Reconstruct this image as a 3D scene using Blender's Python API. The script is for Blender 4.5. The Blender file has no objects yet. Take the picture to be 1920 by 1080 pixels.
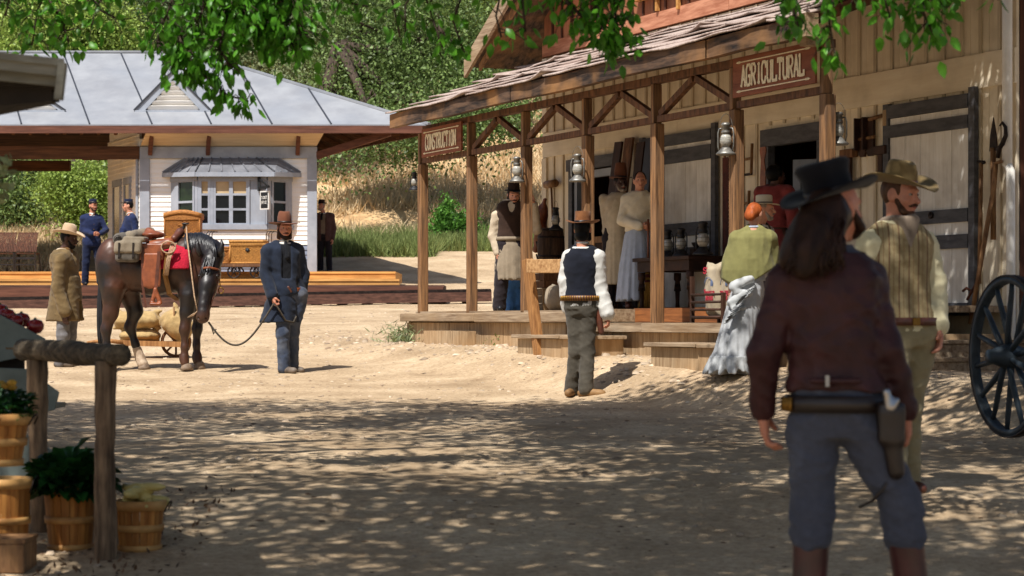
import bpy, math, random
import numpy as np
from mathutils import Vector, Matrix, Euler
PI = math.pi
random.seed(7)
RNG = np.random.default_rng(11)
SC = bpy.context.scene
COL = SC.collection
ZC = 1.5          # height of the lens above the nearest ground
F = 4000.0        # focal length in photograph pixels (75 mm lens)

def P(px, py, Y):
    """a measured photo point at distance Y as a world point"""
    return Vector(((px - 960) * Y / F, Y, ZC + (600 - py) * Y / F))

# ---------------------------------------------------------------- mesh builder
class MB:
    def __init__(s):
        s.v = []; s.f = []; s.mi = []; s.sm = []; s.m = 0
        s.T = None
    def add(s, vs, fs, smooth=False):
        n = len(s.v)
        if s.T is not None:
            vs = [tuple(s.T @ Vector(v)) for v in vs]
        s.v.extend([tuple(v) for v in vs])
        for f in fs:
            s.f.append(tuple(i + n for i in f)); s.mi.append(s.m); s.sm.append(smooth)
        return s
    def box(s, c, d, r=None):
        x, y, z = d[0] / 2, d[1] / 2, d[2] / 2
        vs = [(-x, -y, -z), (x, -y, -z), (x, y, -z), (-x, y, -z), (-x, -y, z), (x, -y, z), (x, y, z), (-x, y, z)]
        if r is not None:
            R = Euler(r).to_matrix() if not isinstance(r, Matrix) else r
            vs = [R @ Vector(v) for v in vs]
        vs = [(v[0] + c[0], v[1] + c[1], v[2] + c[2]) for v in vs]
        return s.add(vs, [(0, 3, 2, 1), (4, 5, 6, 7), (0, 1, 5, 4), (1, 2, 6, 5), (2, 3, 7, 6), (3, 0, 4, 7)])
    def span(s, x0, x1, y0, y1, z0, z1):
        return s.box(((x0 + x1) / 2, (y0 + y1) / 2, (z0 + z1) / 2), (abs(x1 - x0), abs(y1 - y0), abs(z1 - z0)))
    def beam(s, a, b, w, h, up=(0, 0, 1), ext=0):
        a = Vector(a); b = Vector(b); d = (b - a); L = d.length; d.normalize()
        u = Vector(up); sd = d.cross(u)
        if sd.length < 1e-4: u = Vector((0, 1, 0)); sd = d.cross(u)
        sd.normalize(); u = sd.cross(d)
        R = Matrix((d, sd, u)).transposed()
        return s.box((a + b) / 2, (L + 2 * ext, w, h), R)
    def tube(s, pts, rad, n=8, cap=True, smooth=True):
        pts = [Vector(p) for p in pts]
        if not hasattr(rad, '__len__'): rad = [rad] * len(pts)
        rings = []; up = None
        for i, p in enumerate(pts):
            a = pts[max(i - 1, 0)]; b = pts[min(i + 1, len(pts) - 1)]
            d = (b - a)
            if d.length < 1e-7: d = Vector((0, 0, 1))
            d.normalize()
            if up is None:
                up = Vector((0, 0, 1)) if abs(d.z) < .9 else Vector((1, 0, 0))
            sd = d.cross(up)
            if sd.length < 1e-5: sd = d.orthogonal()
            sd.normalize(); up = sd.cross(d).normalized()
            r = rad[i]
            rings.append([p + sd * (r * math.cos(2 * PI * k / n)) + up * (r * math.sin(2 * PI * k / n)) for k in range(n)])
        vs = [v for R in rings for v in R]; fs = []
        for i in range(len(rings) - 1):
            for k in range(n):
                k2 = (k + 1) % n
                fs.append((i * n + k, i * n + k2, (i + 1) * n + k2, (i + 1) * n + k))
        if cap:
            fs.append(tuple(range(n))[::-1]); m = (len(rings) - 1) * n
            fs.append(tuple(m + k for k in range(n)))
        return s.add(vs, fs, smooth)
    def lathe(s, prof, n=16, c=(0, 0, 0), R=None, smooth=True, cap=True):
        vs = []; fs = []
        for r, z in prof:
            for k in range(n):
                v = Vector((r * math.cos(2 * PI * k / n), r * math.sin(2 * PI * k / n), z))
                if R is not None: v = R @ v
                vs.append((v[0] + c[0], v[1] + c[1], v[2] + c[2]))
        for i in range(len(prof) - 1):
            for k in range(n):
                k2 = (k + 1) % n
                fs.append((i * n + k, i * n + k2, (i + 1) * n + k2, (i + 1) * n + k))
        if cap:
            fs.append(tuple(range(n))[::-1]); m = (len(prof) - 1) * n
            fs.append(tuple(m + k for k in range(n)))
        return s.add(vs, fs, smooth)
    def prism(s, pts, t, o=(0, 0, 0), ax=(1, 0, 0), ay=(0, 0, 1), an=(0, 1, 0)):
        """2D outline pts in plane (ax, ay) at o, extruded t along an"""
        o = Vector(o); ax = Vector(ax); ay = Vector(ay); an = Vector(an); n = len(pts)
        a = [o + ax * p[0] + ay * p[1] for p in pts]; b = [v + an * t for v in a]
        fs = [tuple(range(n)), tuple(range(2 * n - 1, n - 1, -1))]
        for k in range(n):
            k2 = (k + 1) % n; fs.append((k, k + n, k2 + n, k2))
        return s.add(a + b, fs)
    def sheet(s, rows, th=None, smooth=True, closed=False):
        """rows: list of rows of points; optional thickness downwards"""
        n = len(rows[0]); m = len(rows); vs = [tuple(p) for r in rows for p in r]; fs = []
        K = n if closed else n - 1
        for i in range(m - 1):
            for k in range(K):
                k2 = (k + 1) % n
                fs.append((i * n + k, i * n + k2, (i + 1) * n + k2, (i + 1) * n + k))
        if th:
            t = Vector(th); off = len(vs)
            vs += [tuple(Vector(v) + t) for v in vs]
            fs += [tuple(off + i for i in f[::-1]) for f in list(fs)]
            for k in range(K):
                k2 = (k + 1) % n
                fs.append((k2, k, off + k, off + k2)); b = (m - 1) * n
                fs.append((b + k, b + k2, off + b + k2, off + b + k))
            if not closed:
                for i in range(m - 1):
                    a = i * n; b = (i + 1) * n
                    fs.append((a, b, off + b, off + a)); a += n - 1; b += n - 1
                    fs.append((b, a, off + a, off + b))
        return s.add(vs, fs, smooth)
    def np(s, V, Fc, smooth=True):
        return s.add([tuple(v) for v in V], [tuple(int(i) for i in f) for f in Fc], smooth)

def mesh_np(name, V, Q, mats=None, smooth=False, mi=None):
    """fast mesh from numpy vertices and quads/tris"""
    me = bpy.data.meshes.new(name)
    V = np.asarray(V, dtype=np.float32); Q = np.asarray(Q, dtype=np.int32)
    me.vertices.add(len(V)); me.vertices.foreach_set('co', V.ravel())
    k = Q.shape[1]
    me.loops.add(Q.size); me.loops.foreach_set('vertex_index', Q.ravel())
    me.polygons.add(len(Q))
    me.polygons.foreach_set('loop_start', np.arange(len(Q), dtype=np.int32) * k)
    me.polygons.foreach_set('loop_total', np.full(len(Q), k, dtype=np.int32))
    if smooth: me.polygons.foreach_set('use_smooth', np.ones(len(Q), dtype=bool))
    if mi is not None: me.polygons.foreach_set('material_index', np.asarray(mi, dtype=np.int32))
    me.update(calc_edges=True); me.validate()
    return me

def link(name, me, mats, parent=None, loc=None, rz=0, bevel=0):
    o = bpy.data.objects.new(name, me); COL.objects.link(o)
    if not isinstance(mats, (list, tuple)): mats = [mats]
    if me is not None:
        for m in mats: me.materials.append(MAT[m] if isinstance(m, str) else m)
    if parent is not None: o.parent = parent
    if loc is not None: o.location = loc
    o.rotation_euler = (0, 0, rz)
    if bevel:
        b = o.modifiers.new('bevel', 'BEVEL'); b.width = bevel; b.segments = 2; b.limit_method = 'ANGLE'
    return o

def mesh_mb(name, mb):
    me = bpy.data.meshes.new(name)
    me.from_pydata(mb.v, [], mb.f)
    me.polygons.foreach_set('use_smooth', mb.sm)
    me.polygons.foreach_set('material_index', mb.mi)
    me.update(); return me

def part(name, mb, mats, parent, label=None, bevel=0):
    o = link(name, mesh_mb(name, mb), mats, parent, bevel=bevel)
    if label: o['label'] = label
    return o

def tag(o, label, cat, group=None, kind=None):
    if label: o['label'] = label
    if cat: o['category'] = cat
    if group: o['group'] = group
    if kind: o['kind'] = kind
    return o

def thing(name, label, cat, loc=(0, 0, 0), rz=0, group=None, rot=None):
    o = bpy.data.objects.new(name, None); COL.objects.link(o)
    o.location = loc; o.rotation_euler = rot if rot else (0, 0, rz); o.empty_display_size = .2
    return tag(o, label, cat, group)

def solo(name, mb, mats, label, cat, loc=(0, 0, 0), rz=0, group=None, kind=None, bevel=0):
    return tag(link(name, mesh_mb(name, mb), mats, None, loc, rz, bevel), label, cat, group, kind)

def struct(name, mb_or_me, mats, loc=None, rz=0):
    me = mesh_mb(name, mb_or_me) if isinstance(mb_or_me, MB) else mb_or_me
    return tag(link(name, me, mats, None, loc, rz), None, None, None, 'structure')

def kids(o): return [c for c in bpy.data.objects if c.parent is o]
def copy_tree(o, loc=None, rz=None, label=None, parent=None, scale=None):
    c = o.copy(); COL.objects.link(c)
    if parent is not None: c.parent = parent
    if loc is not None: c.location = loc
    if rz is not None: c.rotation_euler[2] = rz
    if label: c['label'] = label
    if scale: c.scale = (scale,) * 3 if not hasattr(scale, '__len__') else scale
    for ch in kids(o): copy_tree(ch, parent=c)
    return c

# ---------------------------------------------------------------- signed-distance modelling
def sn(X, Y, Z, seed=0):
    """cheap smooth folded noise in -1..1"""
    r = np.random.default_rng(seed); a = r.uniform(-1, 1, (4, 3)); ph = r.uniform(0, 6.28, 8)
    o = 0
    for i in range(4):
        q = X * a[i, 0] + Y * a[i, 1] + Z * a[i, 2]
        w = X * a[(i + 1) % 4, 2] + Y * a[(i + 1) % 4, 0] - Z * a[(i + 1) % 4, 1]
        o = o + np.sin(q * 1.6 + ph[i] + 1.3 * np.sin(w * 1.1 + ph[i + 4]))
    return o / 4

def smin(a, b, k):
    if k <= 0: return np.minimum(a, b)
    h = np.clip(.5 + .5 * (b - a) / k, 0, 1)
    return b * (1 - h) + a * h - k * h * (1 - h)

def cap(a, b, ra, rb=None):
    return ('c', np.array(a, float), np.array(b, float), ra, ra if rb is None else rb)
def chain(pts, rad):
    return [cap(pts[i], pts[i + 1], rad[i], rad[i + 1]) for i in range(len(pts) - 1)]
def ell(c, r, R=None):
    return ('e', np.array(c, float), np.array(r, float), None if R is None else np.array(R, float))
def boxp(c, r, R=None, rnd=.01):
    return ('b', np.array(c, float), np.array(r, float), None if R is None else np.array(R, float), rnd)
def vloft(rings, yaw=0, p=2.0):
    """rings: (z, cx, cy, w, d) from low to high"""
    r = np.array(sorted(rings), float); return ('v', r, yaw, p)
def bbox(q):
    t = q[0]
    if t == 'c':
        r = max(q[3], q[4]); return np.minimum(q[1], q[2]) - r, np.maximum(q[1], q[2]) + r
    if t in 'eb':
        r = np.full(3, np.linalg.norm(q[2])) if q[3] is not None else q[2]
        if t == 'e' and q[3] is not None: r = np.full(3, q[2].max())
        return q[1] - r, q[1] + r
    r = q[1]; m = max(r[:, 3].max(), r[:, 4].max())
    return np.array([r[:, 1].min() - m, r[:, 2].min() - m, r[0, 0]]), np.array([r[:, 1].max() + m, r[:, 2].max() + m, r[-1, 0]])
def dist(q, X, Y, Z):
    t = q[0]
    if t == 'c':
        a, b = q[1], q[2]; ba = b - a; L = max((ba * ba).sum(), 1e-12)
        px, py, pz = X - a[0], Y - a[1], Z - a[2]
        h = np.clip((px * ba[0] + py * ba[1] + pz * ba[2]) / L, 0, 1)
        return np.sqrt((px - h * ba[0]) ** 2 + (py - h * ba[1]) ** 2 + (pz - h * ba[2]) ** 2) - (q[3] + (q[4] - q[3]) * h)
    if t in 'eb':
        c, r, R = q[1], q[2], q[3]
        px, py, pz = X - c[0], Y - c[1], Z - c[2]
        if R is not None:   # rows of R are the local axes
            px, py, pz = (px * R[0, 0] + py * R[0, 1] + pz * R[0, 2], px * R[1, 0] + py * R[1, 1] + pz * R[1, 2],
                          px * R[2, 0] + py * R[2, 1] + pz * R[2, 2])
        if t == 'e':
            k0 = np.sqrt((px / r[0]) ** 2 + (py / r[1]) ** 2 + (pz / r[2]) ** 2)
            k1 = np.sqrt((px / r[0] ** 2) ** 2 + (py / r[1] ** 2) ** 2 + (pz / r[2] ** 2) ** 2)
            return k0 * (k0 - 1) / np.maximum(k1, 1e-6)
        rn = q[4]; qx, qy, qz = abs(px) - r[0] + rn, abs(py) - r[1] + rn, abs(pz) - r[2] + rn
        return np.sqrt(np.maximum(qx, 0) ** 2 + np.maximum(qy, 0) ** 2 + np.maximum(qz, 0) ** 2) + np.minimum(np.maximum(qx, np.maximum(qy, qz)), 0) - rn
    r, yaw, p = q[1], q[2], q[3]
    z = r[:, 0]; cx = np.interp(Z, z, r[:, 1]); cy = np.interp(Z, z, r[:, 2]); w = np.interp(Z, z, r[:, 3]); d = np.interp(Z, z, r[:, 4])
    px, py = X - cx, Y - cy; c, s = math.cos(yaw), math.sin(yaw)
    sx = px * c + py * s; fy = -px * s + py * c
    k = (np.abs(sx / w) ** p + np.abs(fy / d) ** p) ** (1 / p)
    d2 = (k - 1) * np.minimum(w, d)
    dz = np.maximum(z[0] - Z, Z - z[-1])
    return np.maximum(d2, dz)

def sdf_mesh(prims, vox=.014, k=.03, sub=(), ksub=.01, noise=None, clip=None, extra=None, ridge=False):
    lo = np.min([bbox(q)[0] for q in prims], axis=0) - 3 * vox
    hi = np.max([bbox(q)[1] for q in prims], axis=0) + 3 * vox
    n = np.ceil((hi - lo) / vox).astype(int) + 1
    ax = [lo[i] + np.arange(n[i]) * vox for i in range(3)]
    D = np.full(n, 1.0, dtype=np.float32)
    def sl(q, m):
        a, b = bbox(q); i0 = np.clip(((a - m - lo) / vox).astype(int), 0, n - 1); i1 = np.clip(((b + m - lo) / vox).astype(int) + 2, 1, n)
        return tuple(slice(int(i0[j]), int(i1[j])) for j in range(3))
    def grid(S):
        return ax[0][S[0]][:, None, None], ax[1][S[1]][None, :, None], ax[2][S[2]][None, None, :]
    for q in prims:
        S = sl(q, k * 1.2 + 3 * vox); X, Y, Z = grid(S)
        D[S] = smin(D[S], np.broadcast_to(dist(q, X, Y, Z), D[S].shape), k)
    full = (slice(None),) * 3; X, Y, Z = grid(full)
    if noise:
        for (amp, fx, fy, fz, sd) in (noise if isinstance(noise, list) else [noise]):
            q = sn(X * fx, Y * fy, Z * fz, sd); D += amp * (1.7 * np.sqrt(np.abs(q) + .003) - .95 if (ridge and fz > 8 and amp > .0035) else q)
    if extra is not None: D = extra(D, X, Y, Z)
    for q in sub:
        S = sl(q, ksub + 3 * vox); X2, Y2, Z2 = grid(S)
        D[S] = -smin(-D[S], np.broadcast_to(dist(q, X2, Y2, Z2), D[S].shape), ksub)
    D[0] = D[-1] = 1; D[:, 0] = D[:, -1] = 1; D[:, :, 0] = D[:, :, -1] = 1
    return surface_nets(D, lo, vox)

def surface_nets(D, lo, vox):
    ins = D < 0
    c = np.zeros(tuple(np.array(D.shape) - 1), dtype=np.int8)
    sl = [slice(None, -1), slice(1, None)]
    for i in (0, 1):
        for j in (0, 1):
            for m in (0, 1): c += ins[sl[i], sl[j], sl[m]]
    act = (c > 0) & (c < 8)
    idx = np.full(act.shape, -1, dtype=np.int32); cells = np.argwhere(act); idx[act] = np.arange(len(cells))
    acc = np.zeros((len(cells), 3)); cnt = np.zeros(len(cells))
    corners = [(i, j, m) for i in (0, 1) for j in (0, 1) for m in (0, 1)]
    val = {q: D[cells[:, 0] + q[0], cells[:, 1] + q[1], cells[:, 2] + q[2]] for q in corners}
    for a in corners:
        for axis in range(3):
            if a[axis] == 0:
                b = list(a); b[axis] = 1; b = tuple(b)
                va, vb = val[a], val[b]; m = (va < 0) != (vb < 0)
                t = np.where(m, va / np.where(m, va - vb, 1), 0)
                p = np.array(a, float)[None].repeat(len(cells), 0); p[:, axis] += t
                acc += p * m[:, None]; cnt += m
    V = lo + (cells + acc / np.maximum(cnt, 1)[:, None]) * vox
    Q = []
    for axis in range(3):
        s0 = [slice(1, -1)] * 3; s0[axis] = slice(0, -1); s1 = list(s0); s1[axis] = slice(1, None)
        A, B = ins[tuple(s0)], ins[tuple(s1)]
        e = np.argwhere(A != B); flip = B[A != B]
        if not len(e): continue
        o = e.copy().astype(int); u, v = [(1, 2), (2, 0), (0, 1)][axis]
        o[:, u] += 1; o[:, v] += 1
        def g(du, dv):
            q = o.copy(); q[:, u] -= du; q[:, v] -= dv; return idx[q[:, 0], q[:, 1], q[:, 2]]
        q = np.stack([g(0, 0), g(1, 0), g(1, 1), g(0, 1)], 1)
        q[flip] = q[flip][:, ::-1]
        Q.append(q)
    Q = np.concatenate(Q)[:, ::-1]
    return V, Q

def sdf_part(name, prims, mat, parent, vox=.014, label=None, **kw):
    V, Q = sdf_mesh(prims, vox, **kw)
    o = link(name, mesh_np(name, V, Q, smooth=True), mat, parent)
    if label: o['label'] = label
    return o
MAT = {}
def lin(c):
    return tuple(((x / 12.92) if x <= .04045 else ((x + .055) / 1.055) ** 2.4) for x in c)
def rgb(r, g, b):
    """sRGB 0-255 of the surface's own colour -> linear"""
    return lin((r / 255, g / 255, b / 255))
def mk(name, c1, c2=None, rough=.8, sc=6, st=(1, 1, 1), bump=.25, isl=.0, spec=.3, metal=0, detail=5, dirt=None, dsc=1.2, damt=.5,
       bsc=None, trans=0, bdist=.01, contrast=(.35, .65), sheen=0, world=False, coat=0):
    m = bpy.data.materials.new(name); m.use_nodes = True; nt = m.node_tree; N = nt.nodes; L = nt.links
    B = N['Principled BSDF']; out = N['Material Output']
    c2 = c2 or tuple(x * .7 for x in c1)
    tc = N.new('ShaderNodeTexCoord')
    if world:
        g = N.new('ShaderNodeNewGeometry'); src = g.outputs['Position']
    else: src = tc.outputs['Object']
    mp = N.new('ShaderNodeMapping'); mp.inputs['Scale'].default_value = st; L.new(src, mp.inputs['Vector'])
    vec = mp.outputs[0]
    geo = N.new('ShaderNodeNewGeometry')
    if isl:
        # shift the pattern per board / leaf so that no two are alike
        ad = N.new('ShaderNodeVectorMath'); ad.operation = 'MULTIPLY_ADD'
        cb = N.new('ShaderNodeCombineXYZ')
        for i in range(3): L.new(geo.outputs['Random Per Island'], cb.inputs[i])
        L.new(cb.outputs[0], ad.inputs[0]); ad.inputs[1].default_value = (37, 53, 71); L.new(vec, ad.inputs[2]); vec = ad.outputs[0]
    n1 = N.new('ShaderNodeTexNoise'); n1.inputs['Scale'].default_value = sc; n1.inputs['Detail'].default_value = detail
    n1.inputs['Roughness'].default_value = .62; L.new(vec, n1.inputs['Vector'])
    cr = N.new('ShaderNodeValToRGB'); cr.color_ramp.elements[0].position = contrast[0]; cr.color_ramp.elements[1].position = contrast[1]
    cr.color_ramp.elements[0].color = (*c2, 1); cr.color_ramp.elements[1].color = (*c1, 1); L.new(n1.outputs[0], cr.inputs[0])
    col = cr.outputs[0]
    if dirt:
        n2 = N.new('ShaderNodeTexNoise'); n2.inputs['Scale'].default_value = dsc; n2.inputs['Detail'].default_value = 4; L.new(src, n2.inputs['Vector'])
        r2 = N.new('ShaderNodeValToRGB'); r2.color_ramp.elements[0].position = .45; r2.color_ramp.elements[1].position = .7
        L.new(n2.outputs[0], r2.inputs[0])
        ml = N.new('ShaderNodeMath'); ml.operation = 'MULTIPLY'; ml.inputs[1].default_value = damt; L.new(r2.outputs[0], ml.inputs[0])
        mx = N.new('ShaderNodeMixRGB'); L.new(ml.outputs[0], mx.inputs[0]); L.new(col, mx.inputs[1]); mx.inputs[2].default_value = (*dirt, 1); col = mx.outputs[0]
    if isl:
        hs = N.new('ShaderNodeHueSaturation'); mr = N.new('ShaderNodeMapRange'); mr.inputs[3].default_value = 1 - isl; mr.inputs[4].default_value = 1 + isl
        L.new(geo.outputs['Random Per Island'], mr.inputs[0]); L.new(mr.outputs[0], hs.inputs['Value']); L.new(col, hs.inputs['Color']); col = hs.outputs[0]
    L.new(col, B.inputs['Base Color'])
    B.inputs['Roughness'].default_value = rough; B.inputs['Specular IOR Level'].default_value = spec; B.inputs['Metallic'].default_value = metal
    if coat: B.inputs['Coat Weight'].default_value = coat; B.inputs['Coat Roughness'].default_value = .3
    if sheen: B.inputs['Sheen Weight'].default_value = sheen
    if bump:
        bp = N.new('ShaderNodeBump'); bp.inputs['Strength'].default_value = bump; bp.inputs['Distance'].default_value = bdist
        if bsc:
            n3 = N.new('ShaderNodeTexNoise'); n3.inputs['Scale'].default_value = bsc; n3.inputs['Detail'].default_value = 4; L.new(vec, n3.inputs['Vector']); L.new(n3.outputs[0], bp.inputs['Height'])
        else: L.new(n1.outputs[0], bp.inputs['Height'])
        L.new(bp.outputs[0], B.inputs['Normal'])
    if trans:
        tr = N.new('ShaderNodeBsdfTranslucent'); L.new(col, tr.inputs[0])
        mx = N.new('ShaderNodeMixShader'); mx.inputs[0].default_value = trans; L.new(B.outputs[0], mx.inputs[1]); L.new(tr.outputs[0], mx.inputs[2])
        L.new(mx.outputs[0], out.inputs[0])
    MAT[name] = m
    return m

def plain(name, c, rough=.6, metal=0, spec=.4, bump=0):
    return mk(name, c, tuple(x * .82 for x in c), rough=rough, metal=metal, spec=spec, bump=bump, sc=14)

def glass(name, c, rough=.08):
    m = mk(name, c, c, rough=rough, spec=.8, bump=0); return m

LONG = (.6, 12, 12)      # grain along x
VERT = (12, 12, .6)      # grain along z
# woods
mk('old_post', rgb(160, 118, 78), rgb(84, 60, 42), rough=.75, sc=3.2, st=VERT, isl=.12, bump=.5, dirt=rgb(120, 100, 82), dsc=1.6, damt=.35)
mk('old_brace', rgb(126, 86, 58), rgb(68, 46, 32), rough=.75, sc=3, st=(5, 5, 1.2), isl=.15, bump=.4)
mk('dark_beam', rgb(98, 76, 60), rgb(34, 27, 24), rough=.75, sc=1.6, st=(1.2, 9, 9), isl=.1, bump=.5, dirt=rgb(176, 128, 78), dsc=1.7, damt=.6, contrast=(.38, .62))
mk('shake', rgb(190, 174, 164), rgb(140, 122, 114), rough=.9, sc=5, st=(6, 1.5, 6), isl=.12, bump=.5, dirt=rgb(120, 84, 66), dsc=1.0, damt=.35)
mk('cream_board', rgb(240, 228, 204), rgb(226, 211, 184), rough=.7, sc=2.6, st=(4, 4, .5), isl=.04, bump=.25, dirt=rgb(150, 134, 112), dsc=2.4, damt=.35)
mk('cream_frieze', rgb(238, 226, 202), rgb(226, 211, 184), rough=.7, sc=2.6, st=(.5, 4, 4), isl=.03, bump=.2, dirt=rgb(158, 142, 118), dsc=2.4, damt=.3)
mk('batten', rgb(216, 202, 176), rgb(180, 164, 138), rough=.75, sc=3, st=(6, 6, .6), isl=.08, bump=.3)
mk('white_door', rgb(238, 234, 226), rgb(224, 218, 208), rough=.7, sc=3, st=(8, 8, .5), isl=.05, bump=.25, dirt=rgb(128, 114, 96), dsc=2.6, damt=.4)
mk('grey_trim', rgb(92, 92, 96), rgb(68, 68, 72), rough=.7, sc=4, st=(1, 4, 4), isl=.05, bump=.2)
mk('brown_wall', rgb(160, 108, 78), rgb(112, 70, 48), rough=.75, sc=2, st=(3, 3, .6), isl=.14, bump=.4, dirt=rgb(196, 122, 88), dsc=1.4, damt=.7)
mk('brown_batten', rgb(96, 56, 38), rgb(58, 34, 24), rough=.8, sc=3, st=(8, 8, .6), isl=.12, bump=.3)
mk('salmon_board', rgb(200, 142, 112), rgb(160, 102, 76), rough=.8, sc=3, st=(.8, 6, 6), isl=.06, bump=.3)
mk('deck_board', rgb(176, 156, 130), rgb(122, 100, 78), rough=.85, sc=2.6, st=(.7, 10, 10), isl=.12, bump=.6, dirt=rgb(150, 122, 88), dsc=1.4, damt=.5)
mk('deck_orange', rgb(156, 98, 54), rgb(104, 62, 34), rough=.7, sc=3, st=(.6, 10, 10), isl=.1, bump=.3)
mk('skirt_board', rgb(182, 158, 126), rgb(132, 108, 80), rough=.85, sc=3, st=(8, 8, .8), isl=.12, bump=.5, dirt=rgb(186, 150, 108), dsc=2, damt=.5)
mk('pine', rgb(196, 148, 84), rgb(160, 108, 54), rough=.65, sc=3, st=(.5, 9, 9), isl=.08, bump=.25)
mk('pine_orange', rgb(220, 166, 96), rgb(186, 130, 68), rough=.65, sc=3, st=(.5, 9, 9), isl=.1, bump=.2, dirt=rgb(112, 66, 34), dsc=3, damt=.3)
mk('hitch_wood', rgb(176, 128, 78), rgb(128, 86, 48), rough=.7, sc=3, st=VERT, isl=.08, bump=.35)
mk('hitch_rail', rgb(196, 156, 108), rgb(148, 108, 68), rough=.7, sc=3, st=(.6, 9, 9), isl=.08, bump=.35)
mk('rail_brown', rgb(104, 72, 60), rgb(66, 44, 36), rough=.75, sc=3, st=(.4, 8, 8), isl=.1, bump=.3)
mk('log', rgb(150, 124, 96), rgb(84, 66, 50), rough=.85, sc=3.4, st=(9, 9, .9), isl=.05, bump=.9, bdist=.02, dirt=rgb(40, 32, 26), dsc=5, damt=.5)
mk('log_dark', rgb(112, 98, 78), rgb(54, 47, 37), rough=.85, sc=3.4, st=(.9, 9, 9), isl=.05, bump=.9, bdist=.02, dirt=rgb(26, 22, 18), dsc=5, damt=.5)
mk('splint', rgb(186, 128, 62), rgb(140, 86, 36), rough=.6, sc=3, st=(9, 9, .7), isl=.2, bump=.25)
mk('splint_pale', rgb(196, 152, 92), rgb(160, 112, 60), rough=.6, sc=5, isl=.08, bump=.2)
mk('crate_wood', rgb(134, 94, 62), rgb(88, 58, 38), rough=.75, sc=3, st=(6, 6, 1), isl=.12, bump=.3)
mk('wicker', rgb(196, 132, 64), rgb(122, 72, 28), rough=.6, sc=34, st=(1, 1, 2.6), isl=.12, bump=.9, detail=2)
mk('wicker_pale', rgb(214, 158, 82), rgb(148, 94, 40), rough=.6, sc=34, st=(2.6, 2.6, 1), isl=.1, bump=.9, detail=2)
mk('barrel', rgb(92, 68, 50), rgb(50, 36, 27), rough=.7, sc=4, st=(7, 7, 1), isl=.18, bump=.4)
mk('tool_wood', rgb(150, 112, 74), rgb(96, 66, 42), rough=.65, sc=5, st=(4, 4, 1), bump=.2)
mk('tool_dark', rgb(70, 44, 30), rgb(38, 24, 18), rough=.65, sc=5, bump=.2)
mk('saw_blade', rgb(96, 44, 34), rgb(60, 28, 24), rough=.6, sc=12, metal=.3, bump=.2)
# depot
mk('siding', rgb(246, 244, 240), rgb(238, 235, 228), rough=.6, sc=2, st=(.5, 3, 6), isl=.03, bump=.15, dirt=rgb(188, 178, 160), dsc=1.5, damt=.3)
mk('depot_grey', rgb(160, 166, 176), rgb(142, 148, 158), rough=.65, sc=3, isl=.04, bump=.12)
mk('depot_blue', rgb(132, 142, 162), rgb(112, 122, 142), rough=.65, sc=3, st=(.5, 4, 8), isl=.05, bump=.15)
mk('metal_roof', rgb(148, 150, 154), rgb(130, 132, 137), rough=.55, sc=1.4, isl=.03, bump=.08, spec=.4, metal=.0, dirt=rgb(122, 128, 138), dsc=.8, damt=.4)
mk('bay_roof', rgb(128, 130, 136), rgb(106, 108, 114), rough=.5, sc=3, isl=.03, bump=.1, metal=.2)
mk('soffit', rgb(214, 196, 166), rgb(196, 176, 144), rough=.7, sc=3, st=(.4, 5, 5), isl=.04, bump=.15)
mk('red_brown', rgb(110, 70, 54), rgb(80, 48, 36), rough=.7, sc=3, st=(.5, 6, 6), isl=.08, bump=.2)
mk('umber', rgb(104, 68, 42), rgb(66, 42, 26), rough=.75, sc=3, st=(.5, 6, 6), isl=.12, bump=.25)
mk('seam', rgb(60, 64, 72), rough=.6, bump=0)
mk('window_dark', rgb(20, 22, 26), rgb(12, 13, 16), rough=.1, spec=.35, sc=2, bump=.05)
mk('window_green', rgb(34, 48, 26), rgb(14, 20, 14), rough=.08, spec=.7, sc=7, bump=0)
mk('blind', rgb(196, 172, 134), rgb(176, 150, 112), rough=.8, sc=2, bump=.05)
mk('awning', rgb(124, 124, 114), rgb(92, 92, 84), rough=.7, sc=4, st=(.6, 6, 6), isl=.08, bump=.2)
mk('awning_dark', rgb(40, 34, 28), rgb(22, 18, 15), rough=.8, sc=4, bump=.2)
mk('stand_paint', rgb(112, 122, 118), rgb(92, 102, 98), rough=.6, sc=5, isl=.04, bump=.15, dirt=rgb(70, 72, 66), dsc=3, damt=.4)
# signs
mk('sign_rust', rgb(148, 88, 60), rgb(120, 66, 44), rough=.7, sc=3, st=(.7, 4, 5), isl=.04, bump=.15, dirt=rgb(112, 58, 38), dsc=2.6, damt=.4)
mk('sign_paint', rgb(244, 230, 196), rgb(226, 208, 172), rough=.7, sc=20, bump=.1)
plain('sign_black', rgb(26, 28, 30)); plain('sign_white', rgb(222, 220, 214))
# metals
mk('lantern_metal', rgb(150, 148, 142), rgb(98, 94, 88), rough=.45, metal=.6, sc=14, bump=.15)
mk('lantern_dark', rgb(66, 66, 68), rgb(38, 38, 40), rough=.5, metal=.6, sc=14, bump=.15)
mk('lantern_glass', rgb(196, 194, 184), rgb(150, 146, 136), rough=.12, spec=.8, sc=9, bump=.1)
mk('iron', rgb(62, 52, 48), rgb(34, 28, 26), rough=.55, metal=.6, sc=14, bump=.2)
mk('rust_iron', rgb(112, 66, 48), rgb(62, 40, 32), rough=.8, metal=.3, sc=14, bump=.3)
mk('wheel_paint', rgb(48, 58, 66), rgb(26, 32, 38), rough=.55, sc=6, bump=.25, isl=.1)
mk('brass', rgb(140, 104, 44), rough=.4, metal=.6, bump=0)
mk('steel', rgb(170, 170, 172), rough=.3, metal=.9, bump=0)
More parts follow.
